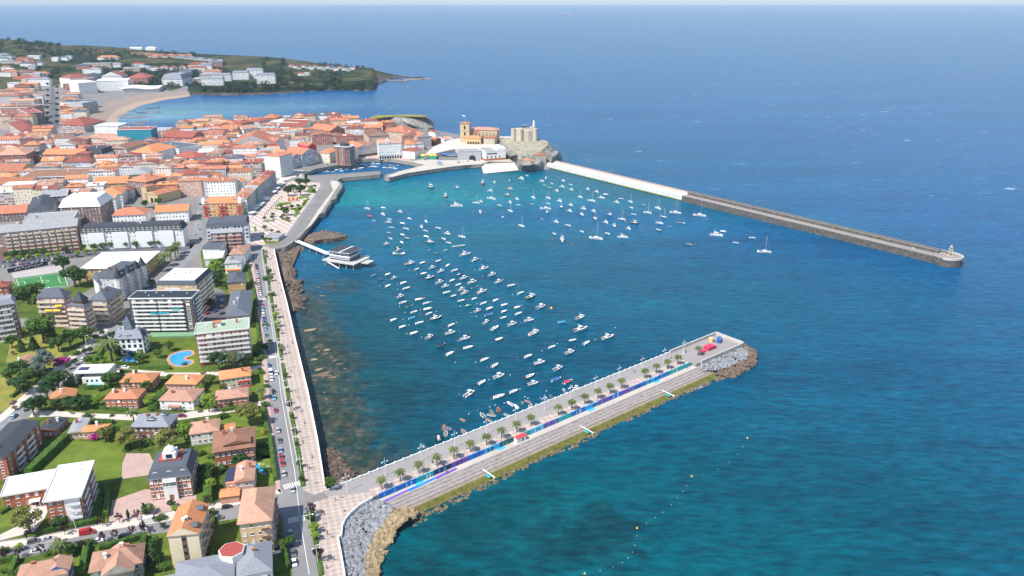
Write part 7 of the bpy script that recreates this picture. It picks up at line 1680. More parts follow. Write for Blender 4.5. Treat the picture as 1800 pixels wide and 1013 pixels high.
# beach hotel row, far-left blocks
FARL = [('apartment_block','white stepped hotel along the far beach',(168,143),(224,141.5),(224,138),22,'fac_white','flat','roof_white',{}),('apartment_block','white hotel wing left of the stepped hotel',(137,146.5),(169,144.5),(169,140),24,'fac_white','flat','roof_white',{}),('apartment_block','long brick flats with red roof behind the beach hotel',(222,138),(259,137.5),(259,133.5),15,'fac_brick','hip','roof_red',{}),('apartment_block','red roofed flats behind the white hotel',(178,134.5),(214,134),(214,131),12,'fac_white','gable','roof_red',{}),
 ('apartment_block','cream terraces behind the beach pavilion',(258,133),(300,133.5),(300,130),9,'fac_cream','flat','roof_grey',{}),('apartment_block','grey flats with lilac gables right of the beach pavilion',(284,139.5),(320,139.5),(321,135.5),17,'fac_gallery','mansard','roof_lilac',{}),('apartment_block','pale flats behind the lilac gables',(312,130),(338,130),(339,127),12,'fac_grey','mansard','roof_slate',{}),
 ('apartment_block','white block with arched crown near the beach road',(105,180),(152,180),(153,175.5),13,'fac_white','flat','roof_dark',{}),('apartment_block','brick and white flats facing the beach road',(120,188),(146,188.5),(148,183),13,'fac_bands','mansard','roof_grey',{}),('apartment_block','round brown block with banded balconies by the beach',(103,220),(148,221),(152,212),11,'fac_bands','hip','roof_red',{}),('apartment_block','cream house with orange roof by the beach road',(105,196),(117,196),(118,190),14,'fac_cream','hip','roof_bright',{}),
 ('apartment_block','long white school block with saw roof by the beach',(165,222),(207,222),(208,217),13,'fac_white','flat','roof_white',{}),('apartment_block','curved dark red block at the left of the avenue',(38,232),(73,229),(72,213),12,'fac_bands','hip','roof_red',{}),('apartment_block','tall brown brick flats left of the avenue',(0,190),(48,190),(50,184),22,'fac_brick','flat','roof_brown',{}),('apartment_block','dark red brick corner block left of the avenue',(48,200),(74,198),(74,188),20,'fac_brown','flat','roof_red',{}),
 ('apartment_block','orange school with long red roof at the far left',(16,140),(48,141),(50,137),9,'fac_pink','hip','roof_red',{}),('apartment_block','cream sports block at the far left',(48,141),(72,140),(72,135),11,'fac_cream','flat','roof_white',{}),('apartment_block','pink tower with red roof near the far avenue',(104,137),(123,138),(124,133),22,'fac_white','hip','roof_red',{}),('apartment_block','grey slate villa block above the far avenue',(139,135),(156,135),(158,131),12,'fac_grey','hip','roof_slate',{}),('apartment_block','pink terraced flats near the far avenue',(125,142),(138,142),(139,137),18,'fac_pink','flat','roof_salmon',{}),
 ('apartment_block','dark long flats at the far left edge',(-5,126),(28,125),(28,121),14,'fac_bands','flat','roof_dark',{}),('apartment_block','brown roofed row above the dark flats',(-5,118),(40,117),(40,111),9,'fac_pink','gable','roof_brown',{})]
for nm, ds, a, e, br, h, wl, rf, rm, kw in FARL: tb(nm, ds, a, e, br, h, wl, rf, rm, o=.5, group='far beach quarter', **kw)
c, ang, w, d = frame3((215,156.5), (279,155), (278,150.5), 8); t = empty('beach_pavilion', (c.x,c.y,G), ang); b = MB(); b.box(-w/2,w/2,-d/2,d/2,0,7); b.obj('glass_hall', M('fac_gallery'), t)
b = MB(); rr = []
for k in range(9): x = -w/2-2+(w+4)*k/8; z = 8.6+1.4*math.sin(k*.8); rr.append([(x,-d/2-3,z-1.2),(x,-d/2-3,z+.5),(x,0,z+1.2),(x,d/2+1,z+.4),(x,d/2+1,z-.6)])
b.loft(rr, 0, True, True); b.obj('wave_roof', M('white_wall'), t); tag(t, 'long pavilion with white wave shaped roof on the beach', 'pavilion')
# ---------------------------------------------------------------- the rest of the old town, house by house
T1 = [(-20,272),(60,240),(150,250),(205,250),(262,240),(340,226),(420,218),(520,219),(600,216),(640,218),(690,232),(705,236),(705,242),(664,246),(628,252),(606,258),(560,258),(520,268),(496,284),(480,296),(452,322),(428,346),(404,350),(398,380),(345,400),(330,385),(135,380),(-20,366)]
T2 = [(-10,170),(20,158),(78,152),(84,226),(40,236),(-10,262)]
T3 = [(108,226),(106,150),(135,146),(150,172),(160,205),(150,225)]
EXC = [[(328,445),(342,385),(349,345),(360,345),(357,385),(360,445)], [(250,376),(250,350),(300,350),(300,376)], [(86,225),(86,150),(100,150),(105,225)]]
ORR = random.Random(99); WALLS = [('fac_white','white',5),('fac_cream','cream',3),('fac_beige','beige',2),('fac_pink','pink',1),('fac_grey','grey',2),('fac_brick','brick',2),('fac_ochre','ochre',1),('fac_bands','banded brown',1),('fac_gallery','glazed white',1)]
ROOFS = [('roof_orange','orange',6),('roof_bright','bright orange',4),('roof_red','dark red',5),('roof_salmon','salmon',5),('roof_brown','brown',3),('roof_slate','slate',1),('roof_grey','grey',2),('roof_white','white',1)]
def wpick(L):
 t = ORR.uniform(0, sum(e[-1] for e in L))
 for e in L:
  t -= e[-1]
  if t <= 0: return e
 return L[-1]
DORM = {}
def simple_house(c, ang, w, d, h, wl, rm, roof, desc, grp, zone, axis=None, feat=None):
 root = empty('town_house', (c.x, c.y, G), ang); b = MB(); b.prism([(-w/2,-d/2),(w/2,-d/2),(w/2,d/2),(-w/2,d/2)], 0, h, 0, 0); fl = max(2, round(h/3))
 for i in range(len(b.f)): b.fac[i] = (3.0, h/fl, 0)
 b.obj('walls', M(wl), root); rb = MB(); rise = min(w,d)*ORR.uniform(.16,.24)
 roof_parts(rb, w, d, h, roof, rise, .45, axis); ro = rb.obj('roof', [M(rm), M(wl) if roof != 'flat' else M('white_trim')], root)
 if 'chimney' not in DORM:
  m = MB(); m.box(-.6,.6,-.5,.5,-1.5,1.5); m.box(-.75,.75,-.65,.65,1.5,1.75); DORM['chimney'] = m.data('chimney', [M('white_wall')])
  m = MB(); m.box(-1.2,1.2,-1.4,1.4,-.8,1.1,0); m.box(-.9,.9,-1.48,-1.38,-.2,.9,1); m.face([(-1.4,-1.6,1.12),(1.4,-1.6,1.12),(1.4,1.6,1.5),(-1.4,1.6,1.5)],2); DORM['dormer'] = m.data('dormer', [M('white_wall'), M('glass_dark'), M('roof_orange')])
  m = MB(); m.box(-2.6,2.6,-2.2,2.2,-1.2,.9,0); m.box(-2.2,2.2,-1.9,1.9,.9,.95,1); DORM['roof_terrace'] = m.data('roof_terrace', [M('white_wall'), M('concrete')])
  m = MB(); m.box(-.6,.6,-.8,.8,-.1,.25); DORM['skylight'] = m.data('skylight', [M('white_trim')])
 z = h+(rise*.55 if roof != 'flat' else .4)
 n = {'with chimneys':('chimney',2),'with dormers':('dormer',2),'with roof terrace':('roof_terrace',1),'with skylights':('skylight',3),'with one chimney':('chimney',1)}[feat]
 for k in range(n[1]): link(n[0], DORM[n[0]], ro, ((-.28+.56*(k+.5)/n[1]+ORR.uniform(-.08,.08))*w, ORR.uniform(-.3,-.05)*d, z))
 pp = proj((c.x,c.y,G)); tag(root, desc, 'house', grp, zone or near(pp[0], pp[1], TOWN_MARKS))
count = 0
def fill(poly, ang, wr, dr, hr, street, grp, gap=.3):
 global count
 u = Vector((math.cos(ang), math.sin(ang))); n = Vector((-u.y, u.x)); P = [at(x, y).xy for x, y in poly]
 vs = [p.dot(n) for p in P]; us = [p.dot(u) for p in P]; v = min(vs); row = 0
 while v < max(vs):
  d = ORR.uniform(*dr); x = min(us)+ORR.uniform(0,10); run = 0
  while x < max(us):
   w = ORR.uniform(*wr); c = u*(x+w/2)+n*(v+d/2); x += w+gap; run += w
   if run > ORR.uniform(60,110): x += 6; run = 0
   ok = True
   for a, e in ((0,0),(-.45,-.45),(.45,-.45),(.45,.45),(-.45,.45)):
    q = c+u*a*w+n*e*d; px = proj((q.x,q.y,G))
    if not inpoly(px[0], px[1], poly) or any(inpoly(px[0], px[1], E) for E in EXC): ok = False; break
   if not ok or any((c-f).length < r*.86+min(w,d)*.42 for f, r in FOOT): continue
   if ORR.random() < .08: continue
   h = ORR.uniform(*hr); wl = wpick(WALLS); rm = wpick(ROOFS); roof = ORR.choice(['gable','gable','hip','gable','hip']) if rm[0] not in ('roof_grey','roof_white') else 'flat'
   ax = ORR.choice(['x','x','y']); ft = ORR.choice(['with chimneys','with dormers','with roof terrace','with skylights','with one chimney'])
   desc = rm[1]+' roofed '+wl[1]+' house '+ft; j = ORR.uniform(-.05,.05)
   simple_house(c, ang+j, w, d*1.03, h, wl[0], rm[0], roof, desc, grp, None, ax if roof == 'gable' else None, ft); count += 1
  v += d+(street if row % 2 else .4); row += 1
fill(T1, math.radians(9), (15,30), (12,17), (8,19), 9.0, 'old town houses')
TOWN_MARKS.clear(); TOWN_MARKS += [('the far avenue',95,190),('the round banded block',125,218),('the curved red block',55,225),('the tall brown flats',25,200),('the white beach hotel',180,160),('the dark left edge flats',10,160)]
fill(T2, math.radians(9), (24,44), (14,18), (11,22), 15.0, 'far avenue houses'); fill(T3, math.radians(9), (18,32), (13,17), (9,15), 18.0, 'far avenue houses')
print('HOUSES', count)
# ---------------------------------------------------------------- houses on the headland
HM = [('below the wooded top',40,100),('by the hill road',110,105),('above the beach hotel',250,125),('on the headland meadow',620,120),('above the cliffs',420,135)]
def hill_house(name, desc, px, py, w, d, h, wl, rf, rm, zone=None, grp='headland houses', ang=.1):
 p = hill_at(px, py); root = empty(name, p, ang); fl = max(2, round(h/3)); b = MB(); b.prism([(-w/2,-d/2),(w/2,-d/2),(w/2,d/2),(-w/2,d/2)], -6, h, 0, 0)
 for i in range(len(b.f)): b.fac[i] = (3.4, h/fl, 0)
 b.obj('walls', M(wl), root); rb = MB(); roof_parts(rb, w, d, h, rf, min(w,d)*.25, .5, 'x' if rf == 'gable' else None); rb.obj('roof', [M(rm), M(wl) if rf != 'flat' else M('white_trim')], root); tag(root, desc, 'house', grp, zone); return root
for k, (x, y, w, h) in enumerate([(392,143,46,16),(425,140,40,18),(450,138,42,22),(470,146,44,20),(376,150,52,16),(353,145,36,9),(366,138,38,11)]):
 hill_house('apartment_block', ['white banded apartments of the headland resort','white headland apartments with slate gables','tall white headland apartments, highest of the resort','separate white apartments right of the headland resort','lowest white apartments of the headland resort','low brown roofed flats left of the headland resort','grey roofed flats above the headland resort'][k], x, y, w*1.0, 16, h, 'fac_gallery' if k < 5 else 'fac_bands', 'mansard' if k < 5 else 'hip', 'roof_lilac' if k < 5 else 'roof_grey')
for k in range(9): hill_house('terraced_house', 'red roofed terraced house in the long headland row', 266+k*8.4, 101+(k%2)*.8-k*.1, 17, 13, 6, 'fac_pink', 'gable', 'roof_orange' if k % 3 else 'roof_red', '')
for k in range(10): hill_house('terraced_house', 'grey roofed terraced house in the slanting headland row', 312+k*8.4, 102+k*.9, 15, 12, 6, 'fac_grey', 'gable', 'roof_lilac' if k % 2 else 'roof_slate', '')
for k in range(6): hill_house('terraced_house', 'brown roofed terraced house above the red headland row', 236+k*7.5, 96+k*.4, 15, 12, 6, 'fac_pink', 'gable', 'roof_brown', '')
for k in range(5): hill_house('terraced_house', 'red roofed detached house above the beach flats', 258+k*16, 123+(k%2), 19, 13, 9, 'fac_white', 'hip', 'roof_red', '')
hill_house('school', 'broad villa with orange roof in the headland woods', 192, 104.5, 62, 22, 7, 'fac_white', 'hip', 'roof_bright'); hill_house('farmhouse', 'white farmhouse with red roof above the cliffs', 530, 133, 16, 11, 6, 'fac_white', 'gable', 'roof_red'); hill_house('farmhouse', 'white annexe beside the red roofed farmhouse', 540, 132.5, 14, 10, 6, 'fac_white', 'flat', 'roof_white')
hill_house('white_hangar', 'white domed hall on the headland crest', 266, 86, 34, 20, 7, 'white_wall', 'hip', 'roof_white'); hill_house('farmhouse', 'long white farm shed on the headland crest', 240, 87, 40, 12, 5, 'white_wall', 'gable', 'roof_white')
for k in range(16): x = 512+k*7.2; hill_house('terraced_house', 'small pale house of the headland village', x, 117.5+(k%3)*1.6+k*.32, 13, 10, 5.5, 'fac_white' if k % 2 else 'fac_grey', 'gable', ['roof_red','roof_slate','roof_lilac'][(k*7)%3 if k > 2 else 0], '')
LR = random.Random(8)
for k in range(26):
 x, y = LR.uniform(2,118), LR.uniform(101,134)
 if 70 < x < 118 and y > 120: continue
 wl, rm = LR.choice([('fac_white','roof_slate'),('fac_white','roof_lilac'),('fac_grey','roof_lilac'),('fac_pink','roof_red'),('fac_white','roof_white'),('fac_cream','roof_brown')])
 hill_house('terraced_house', {'roof_slate':'slate roofed','roof_lilac':'lilac roofed','roof_red':'red roofed','roof_white':'flat white','roof_brown':'brown roofed'}[rm]+' house on the far left hillside', x, y, LR.uniform(18,36), 14, LR.uniform(6,11), wl, 'hip' if rm != 'roof_white' else 'flat', rm, near(x, y, [('the red roofed school',32,138),('the dark long flats',12,123),('the hill road',100,112),('the wooded hilltop',50,95)]))
for k in range(30):
 x, y = LR.choice([(LR.uniform(120,215),LR.uniform(118,136)),(LR.uniform(225,345),LR.uniform(114,134)),(LR.uniform(10,85),LR.uniform(132,150)),(LR.uniform(345,385),LR.uniform(118,132))])
 wl, rm = LR.choice([('fac_white','roof_red'),('fac_pink','roof_orange'),('fac_white','roof_lilac'),('fac_cream','roof_red'),('fac_brick','roof_slate'),('fac_bands','roof_grey')])
 hill_house('hill_flats', {'roof_red':'red roofed','roof_orange':'orange roofed','roof_lilac':'lilac roofed','roof_slate':'slate roofed','roof_grey':'grey roofed'}[rm]+' flats on the slope', x, y, LR.uniform(26,50), 15, LR.uniform(9,17), wl, 'hip' if rm != 'roof_grey' else 'flat', rm, near(x, y, [('the white beach hotel',180,155),('the headland resort',420,142),('the red headland row',300,105),('the curved red block',55,215),('the woodland villa',192,104)]))
# ---------------------------------------------------------------- church, castle, museum
GC = G+6
c = at(818.5, 250, GC).xy; t = empty('church', (c.x, c.y, GC), math.radians(-6))
b = MB(); b.prism([(-6.5,-6.5),(6.5,-6.5),(6.5,6.5),(-6.5,6.5)], -3, 27, 0, 0)
for z in (8, 17): b.prism([(-6.9,-6.9),(6.9,-6.9),(6.9,6.9),(-6.9,6.9)], z, z+.7)
b.obj('bell_tower', M('ochre_stone'), t); b = MB(); roof_parts(b, 13, 13, 27, 'pyramid', 2.2, .8); b.obj('tower_roof', [M('roof_salmon'), M('roof_salmon')], t)
for z in (19, 10.5):
 for rz in (0, math.pi/2): b = MB(); b.box(-1.1,1.1,-.2,.3,0,4); b.tube((0,-.2,4),(0,.3,4),1.1,1.1,10); b.obj('belfry_opening', M('glass_dark'), t, False, (0,-6.55,z) if rz == 0 else (6.55,0,z), rz)
b = MB(); b.prism([(6.5,2),(44,2),(48,8),(44,22),(6.5,22)], -3, 17, 0, 0); b.obj('nave', M('ochre_stone'), t); b = MB(); roof_parts(b, 38, 20, 17, 'hip', 3, .6, 'x', 0, 26, 12); b.obj('nave_roof', [M('roof_salmon'), M('roof_salmon')], t)
for k in range(7): x = 13+k*5.2; b = MB(); b.prism([(x-.7,-5),(x+.7,-5),(x+.7,2),(x-.7,2)], -3, 9); b.face([(x-.5,-4.6,9),(x+.5,-4.6,9),(x+.5,2,15.5),(x-.5,2,15.5)]); b.prism([(x-.9,-6),(x+.9,-6),(x+.9,-4.2),(x-.9,-4.2)], -3, 12); b.obj('flying_buttress', M('stone_wall'), t)
b = MB(); b.prism([(3,-17),(24,-17),(24,-7),(3,-7)], -3, 8, 0, 0); b.obj('porch_house', M('tan_wall'), t); b = MB(); roof_parts(b, 21, 10, 8, 'hip', 3.4, .7, None, 0, 13.5, -12); b.obj('porch_roof', [M('roof_bright'), M('roof_bright')], t)
for k in range(5): b = MB(); b.box(-1.2,1.2,-.2,.3,0,2.4); b.tube((0,-.2,2.4),(0,.3,2.4),1.2,1.2,10); b.obj('arch', M('glass_dark'), t, False, (6.5+k*3.6,-17.05,.3))
b = MB(); b.prism([(28,-16),(44,-16),(47,-12),(44,-8),(28,-8)], -3, 9.5, 0, 0); b.obj('side_chapel', M('pale_stone'), t); b = MB(); roof_parts(b, 17, 8.6, 9.5, 'hip', 2.4, .6, None, 0, 37, -12); b.obj('chapel_roof', [M('roof_orange'), M('roof_orange')], t)
b = MB(); b.box(-1.6,1.6,-.2,.2,0,9); b.obj('red_banner', M('awning_red'), t, False, (17,1.7,8)); b = MB(); b.tube((0,0,29),(0,0,38),.15,.08); b.obj('flagpole', M('light_metal'), t)
b = MB(); b.face([(-.1,0,36),(-4,0,36.4),(-4,0,37.8),(-.1,0,37.6)]); b.obj('flag', M('canvas_white'), t); tag(t, 'large stone church with square tower and orange roofs', 'church')
p = at(806, 206, 0); 
c = at(921, 250, GC).xy; t = empty('castle', (c.x, c.y, GC), 0)
for nm, P, z0, z1, m in (('keep', [(-15,-9),(-5,-13),(6,-14),(15,-10),(16,4),(8,14),(-10,14),(-15,4)], -6, 18, 'pale_stone'), ('inner_tower', [(-4,-4),(12,-6),(14,4),(2,9)], 18, 21.5, 'stone_wall')):
 b = MB(); b.prism(P, z0, z1, 0, 0); b.obj(nm, M(m), t)
for x, y in ((-15,-9),(15.5,-9.5),(-5,-13)): b = MB(); b.lathe([(3.4,-6),(3.2,19.5)], 14, (x,y,0)); b.lathe([(3.5,19.5),(3.5,20.6),(3.0,20.6)], 14, (x,y,0)); b.obj('round_tower', M('pale_stone'), t)
b = MB(); b.box(-3,7,-5,3,21.5,24); b.obj('glass_pavilion', M('glass_blue'), t); b = MB(); b.lathe([(1.8,18),(1.5,26),(2.2,26.2),(2.2,26.6),(1.3,26.6)], 12, (14,2,0)); b.lathe([(1.2,26.6),(1.2,28.8),(.9,29.6),(.1,30.6)], 12, (14,2,0)); b.obj('lighthouse', M('white_wall'), t); tag(t, 'pale stone castle with white lighthouse on its roof', 'castle')
b = MB(); P = [at(921,262,G+2).xy, at(948,258,G+2).xy, at(947,253,G+2).xy, at(921,256,G+2).xy]; b.prism([tuple(q) for q in P], -2, G+9); o_ = b.obj('castle_terrace_wall', M('stone_wall')); tag(o_, 'stone terrace wall below the castle', 'wall')
def boxpx(name, desc, cat, FL, FR, BR, h, wall, g=G, roofm=None, parts=None, rf='flat', fl=None):
 c, ang, w, d = frame3(FL, FR, BR, h, g); root = empty(name, (c.x,c.y,g), ang); b = MB(); b.prism([(-w/2,-d/2),(w/2,-d/2),(w/2,d/2),(-w/2,d/2)], -2, h, 0, 0); b.obj('walls', M(wall), root); rb = MB(); roof_parts(rb, w, d, h, rf, 2.0, .3); rb.obj('roof', [M(roofm), M(wall)], root); tag(root, desc, cat); return root, w, d
r, w, d = boxpx('museum', 'white angular museum with dark red base', 'museum', (853,267), (889,264.5), (901,257), 12, 'white_wall', roofm='roof_grey')
b = MB(); b.prism([(-w/2-.2,-d/2-.2),(w/2+.2,-d/2-.2),(w/2+.2,0),(-w/2-.2,0)], -1, 2.6); b.obj('red_base', M('brick_wall'), r); b = MB(); b.box(-w*.42,w*.08,-.12,.1,8.2,9.6); b.obj('window_band', M('glass_dark'), r, False, (0,-d/2,0)); b = MB(); b.prism([(w*.1,-d/2+.5),(w/2,-d/2+.5),(w/2,d/2),(w*.1,d/2)], 12, 15.5); b.obj('upper_block', M('white_wall'), r)
for x in (-.4,-.2,0,.2): link('window', win_mesh('dark_metal'), r, (x*w,-d/2,4.8), 0, (1.4,1,2.4))
r, w, d = boxpx('quay_wall_building', 'long grey wall building with dark round arch', 'building', (806,267), (846,266), (850,262), 11, 'grey_wall', roofm='roof_grey'); b = MB(); b.box(-4.2,4.2,-.2,.3,0,2); b.tube((0,-.2,2),(0,.3,2),4.2,4.2,18); b.obj('arch', M('glass_dark'), r, False, (.1*w,-d/2,0))
r, w, d = boxpx('open_shed', 'open lookout shed with orange tiled roof on a stone wall', 'shelter', (942,273.5), (960,273), (963,270), 10, 'stone_wall', 5, 'roof_orange', rf='hip')
r, w, d = boxpx('orange_hut', 'small hut with orange roof on the lower crag', 'hut', (922,283), (934,283), (935,280), 3, 'pale_stone', G+6, 'roof_bright', rf='hip')
c = at(754, 279).xy; t = empty('market_tent', (c.x,c.y,G), .05); b = MB(); b.box(-10,10,-5,5,0,4.5); b.obj('green_walls', M('awning_green'), t)
for k in range(4): b = MB(); roof_parts(b, 5.2, 10.4, 4.5, 'pyramid', 2.4, .2, None, 0, -7.8+k*5.2, 0, .1); b.obj('tent_top', [M('awning_yellow'), M('awning_yellow')], t)
tag(t, 'green market tent with yellow pointed tops', 'tent')
pts = [(762,270),(772,273.5),(783,276),(795,276.3),(803,274.5)]; c = at(782,276).xy; t = empty('blue_canopy', (c.x,c.y,G), 0)
b = MB(); A = [at(x,y).xy-c for x,y in pts]
rr = []
for k, q in enumerate(A): e = (A[min(k+1,4)]-A[max(k-1,0)]).normalized(); n = Vector((-e.y,e.x)); rr.append([(*(q-n*2.6),3.6),(*(q-n*1.4),4.4),(*(q+n*1.4),4.4),(*(q+n*2.6),3.6)])
b.loft(rr, 0, True, True); b.obj('canopy', M('awning_blue'), t); b = MB()
for q in A: b.tube((q.x,q.y-1.8,0),(q.x,q.y-1.8,3.6),.12)
b.obj('posts', M('dark_metal'), t); tag(t, 'long curved blue canopy on the church quay', 'canopy')
for x, y, m, n in ((704.5,271.5,'awning_blue','blue'),(772.5,289.5,'awning_blue','bright blue')):
 p = at(x,y); b = MB(); roof_parts(b, 6, 5, 2.4, 'pyramid', 1.6, 0, th=.3)
 for sx in (-2.8,2.8):
  for sy in (-2.3,2.3): b.tube((sx,sy,0),(sx,sy,2.4),.08)
 tag(b.obj('awning_tent', [M(m), M(m)], None, False, p, .1), n+' awning tent on the harbour quay', 'tent')
# statue of iron on the slipway
p = at(911, 290, 5); b = MB()
for x in (-4,-1.2,1.6,4.4): b.tube((x,0,0),(x,0,6),.25)
b.tube((-4,0,1.2),(4.4,0,1.2),.25); b.tube((-1.2,0,4),(1.6,0,4),.2); tag(b.obj('iron_sculpture', M('dark_metal'), None, False, p, .2), 'dark iron frame sculpture beside the slipway', 'sculpture')
# ---------------------------------------------------------------- stilt restaurant
c, ang, w, d = frame3((566,457), (622,466), (640,451), -1.2, 6.0); t = empty('stilt_restaurant', (c.x,c.y,0), ang)
b = MB(); b.box(-w/2,w/2,-d/2,d/2,4.2,4.9,0); b.obj('platform', M('concrete'), t)
for i in range(5):
 for j in range(3): b = MB(); b.tube((-w*.44+w*.22*i,-d*.42+d*.42*j,-4),(-w*.44+w*.22*i,-d*.42+d*.42*j,4.2),.35,.35,8); b.obj('stilt', M('concrete'), t)
b = MB(); b.box(-w*.36,w*.26,-d*.28,d*.38,4.9,8.2,0); b.box(-w*.37,w*.27,-d*.30,d*.40,8.2,8.6,1); b.box(-w*.30,w*.2,-d*.2,d*.34,8.6,11.6,0); b.obj('glass_hall', [M('glass_blue'), M('white_trim')], t)
for z in (6.2,7.4,9.6,10.8): b = MB(); b.box(-w*.365,w*.265,-d*.295,-d*.285,z,z+.3) if z < 8.5 else b.box(-w*.305,w*.205,-d*.215,-d*.205,z,z+.3); b.obj('white_band', M('white_trim'), t)
b = MB(); b.box(-w*.38,-.2,-d*.34,d*.46,11.6,12.0,1,0); b.box(.3,w*.3,-d*.34,d*.46,11.9,12.3,1,0); b.box(-.5,.6,-d*.36,d*.47,11.5,12.6,1); b.obj('roof', [M('roof_dark'), M('white_trim')], t)
b = MB()
for s in (-1,1): b.box(-w/2,w/2,s*d*.49-.04,s*d*.49+.04,5.8,5.9)
b.box(w*.49,w*.5,-d/2,d/2,5.8,5.9)
for i in range(14): x = -w/2+.3+(w-.6)*i/13; b.box(x-.04,x+.04,-d*.49-.04,-d*.49+.04,4.9,5.8)
b.obj('railing', M('white_trim'), t)
b = MB(); b.box(w*.5,w*.72,-d*.1,d*.32,3.6,4.1); b.obj('side_deck', M('concrete'), t); b = MB(); b.loft([[(-w*.3,-d*.52-1.2,4.6),(-w*.3,-d*.52,4.6),(-w*.3,-d*.52,4.2),(-w*.3,-d*.52-1.2,4.2)],[(w*.05,-d*.52-1.2,.4),(w*.05,-d*.52,.4),(w*.05,-d*.52,0),(w*.05,-d*.52-1.2,0)]], 0, True, True); b.obj('stair', M('white_trim'), t)
tag(t, 'restaurant on concrete stilts with dark roofs and glass walls', 'restaurant')
a, e = at(521,424,5.2), at(577,447,5.0); t = empty('walkway_bridge', (a+e)/2, 0); dd = (e-a).xy.normalized(); n = Vector((-dd.y,dd.x)); L = (e-a).length
b = MB(); b.obox((0,0), tuple(dd), L/2, 1.3, -.35, 0); b.obj('deck', M('white_trim'), t)
for s in (-1,1): b = MB(); b.obox(tuple(n*s*1.25), tuple(dd), L/2, .06, 0, 1.0); b.obj('railing', M('white_paint'), t)
for k in range(4): q = dd*(L*(-.3+.22*k)); b = MB(); b.tube((q.x,q.y,-9),(q.x,q.y,-.35),.3); b.obj('pier_post', M('concrete'), t)
tag(t, 'white footbridge from the quay to the stilt restaurant', 'footbridge')
# ---------------------------------------------------------------- gardens, trees, pools
TREE_MARKS += [('the football pitch',70,492),('the car park yard',370,540)]
for k, x, y, h, w in [('broad',78,602,18,1.15),('broad',125,612,12,1.1),('broad',148,603,11,1.1),('broad',104,618,10,1.1),('silver',80,652,13,1.1),('silver',66,664,9,1.2),('conifer',39,618,9,1),('conifer',61,616,9,1.2),('broad',22,612,9,1),('broad',20,672,9,1),('broad',35,667,12,1.1),('broad',50,677,10,1),('dark',40,692,10,1.1),('dark',30,688,9,1),
 ('dark',84,702,10,1.1),('dark',95,692,12,1),('dark',104,684,11,1),('dark',112,676,9,1),('dark',60,730,10,1.1),('dark',74,724,9,1),('dark',102,722,7,1.1),('dark',125,722,8,1.1),('dark',140,721,8,1.1),('dark',155,719,8,1.1),('lime',174,716,8,1),('broad',195,680,9,1.1),('broad',230,684,7,1),('broad',258,690,7,1),('lime',262,716,6,1.1),('olive',187,776,8,1.1),('olive',226,789,11,1.1),('olive',296,797,13,1),('lime',325,774,10,.9),('lime',368,724,11,.8),('olive',440,748,12,1.2),('dark',424,822,7,1.4),
 ('dark',385,652,13,.9),('silver',398,650,13,.9),('olive',410,650,12,.9),('silver',420,650,12,.9),('dark',436,648,9,1.2),('broad',298,618,7,1),('broad',278,630,6,1),('olive',53,936,12,1.05),('dark',106,928,5.5,1.3),('conifer',275,992,11,1),('conifer',254,903,5,1),('cypress',226,912,4.5,1.6),('broad',262,903,4.5,1.3),('dark',113,480,14,1.1),('dark',133,505,17,1.1),('broad',142,503,13,1),('broad',50,534,14,1.1),('broad',66,526,13,1.1),('broad',38,528,11,1),('olive',258,502,6.5,1.1),('dark',268,506,7,1),
 ('lime',380,480,11,1),('dark',381,503,12,1.3),('dark',366,500,10,1.1),('broad',390,470,8,1),('dark',372,545,8,1),('broad',205,626,7,1),('dark',245,640,6,1.2),('broad',398,508,5,1.2),('broad',344,515,6,1),('broad',256,366,9,1),('broad',279,362,9,1),('broad',272,372,5,1),('olive',392,690,6,1),('lime',352,692,6,1),('dark',345,688,6,1),('broad',404,718,5.5,1),('broad',372,676,6,1),('dark',322,706,5,1),('broad',350,838,6,1),('broad',362,850,6.5,1),('lime',372,862,6,1),('broad',368,838,7,1),('olive',440,830,4,1.2),('broad',500,965,5,1),('broad',511,962,5,1),('plum',365,890,4,1),('dark',198,598,6,1),('dark',186,604,5,1),('olive',176,608,5,1),('dark',302,575,5,1),('broad',70,542,10,1.2),('broad',88,600,9,1),('broad',160,592,6,1)]:
 tree(k, x, y, h, wide=w, grp='garden trees')
for x, y in [(8,984),(34,981),(73,976),(48,951),(115,941),(181,926),(183,953),(203,950),(233,944),(255,939),(242,915),(211,920),(369,914),(254,934),(146,968)]: tree('plum', x, y, 4.6, 'along the side street', grp='purple street trees')
for x, y in [(12,456),(27.5,454),(43.5,452),(62,451),(78,450),(115.5,446),(147.5,443),(165,441.5),(181,440),(195.5,438),(223,437),(240,437),(267,436),(281,435)]: tree('broad', x, y, 7, 'in the row before the long blocks', grp='street trees')
for x, y in [(16,463),(35.5,460),(51.5,458),(69,458),(86,456),(103,454),(136,453),(152,449),(168,448)]: tree('lime', x, y, 6, 'in the second row before the long blocks', grp='street trees')
for x, y in [(180,590),(170,598),(150,622),(132,640),(120,648),(100,668),(160,620),(214,575)]: tree('dark', x, y+2, 4.5, 'beside the avenue', grp='street trees')
for k in range(14): tree('dark', 84.5+(k%2)*17, 152+k*5.2, 9, 'along the far avenue', grp='far avenue trees')
for x, y, h in [(283,478,13),(291,469,13),(301,459,13),(309,453,12),(313,447,12)]: palm(x, y, h, 'beside the white roofed hall', 'avenue palms', 'tall date palm')
palm(198,636,16,'before the blue roofed mansion','garden palms','tall slim palm'); palm(116,680,10,'beside the white modern villa','garden palms'); palm(236,744,9,'beside the lilac slate villa','garden palms'); palm(461,702,8,'by the lane side brick villa','garden palms'); palm(110,982,9,'behind the striped gable villa','garden palms')
tree('bloom',109,640,5,'left of the avenue',1.3); tree('bloom',170,772,4,'beside the bright orange bungalow',1.0); tree('bloom',325,682,2.2,'on the villa terrace',2.2); tree('bush',187,884,2.6,'beside the mansion court'); tree('bush',184,872,2.6,'beside the mansion court')
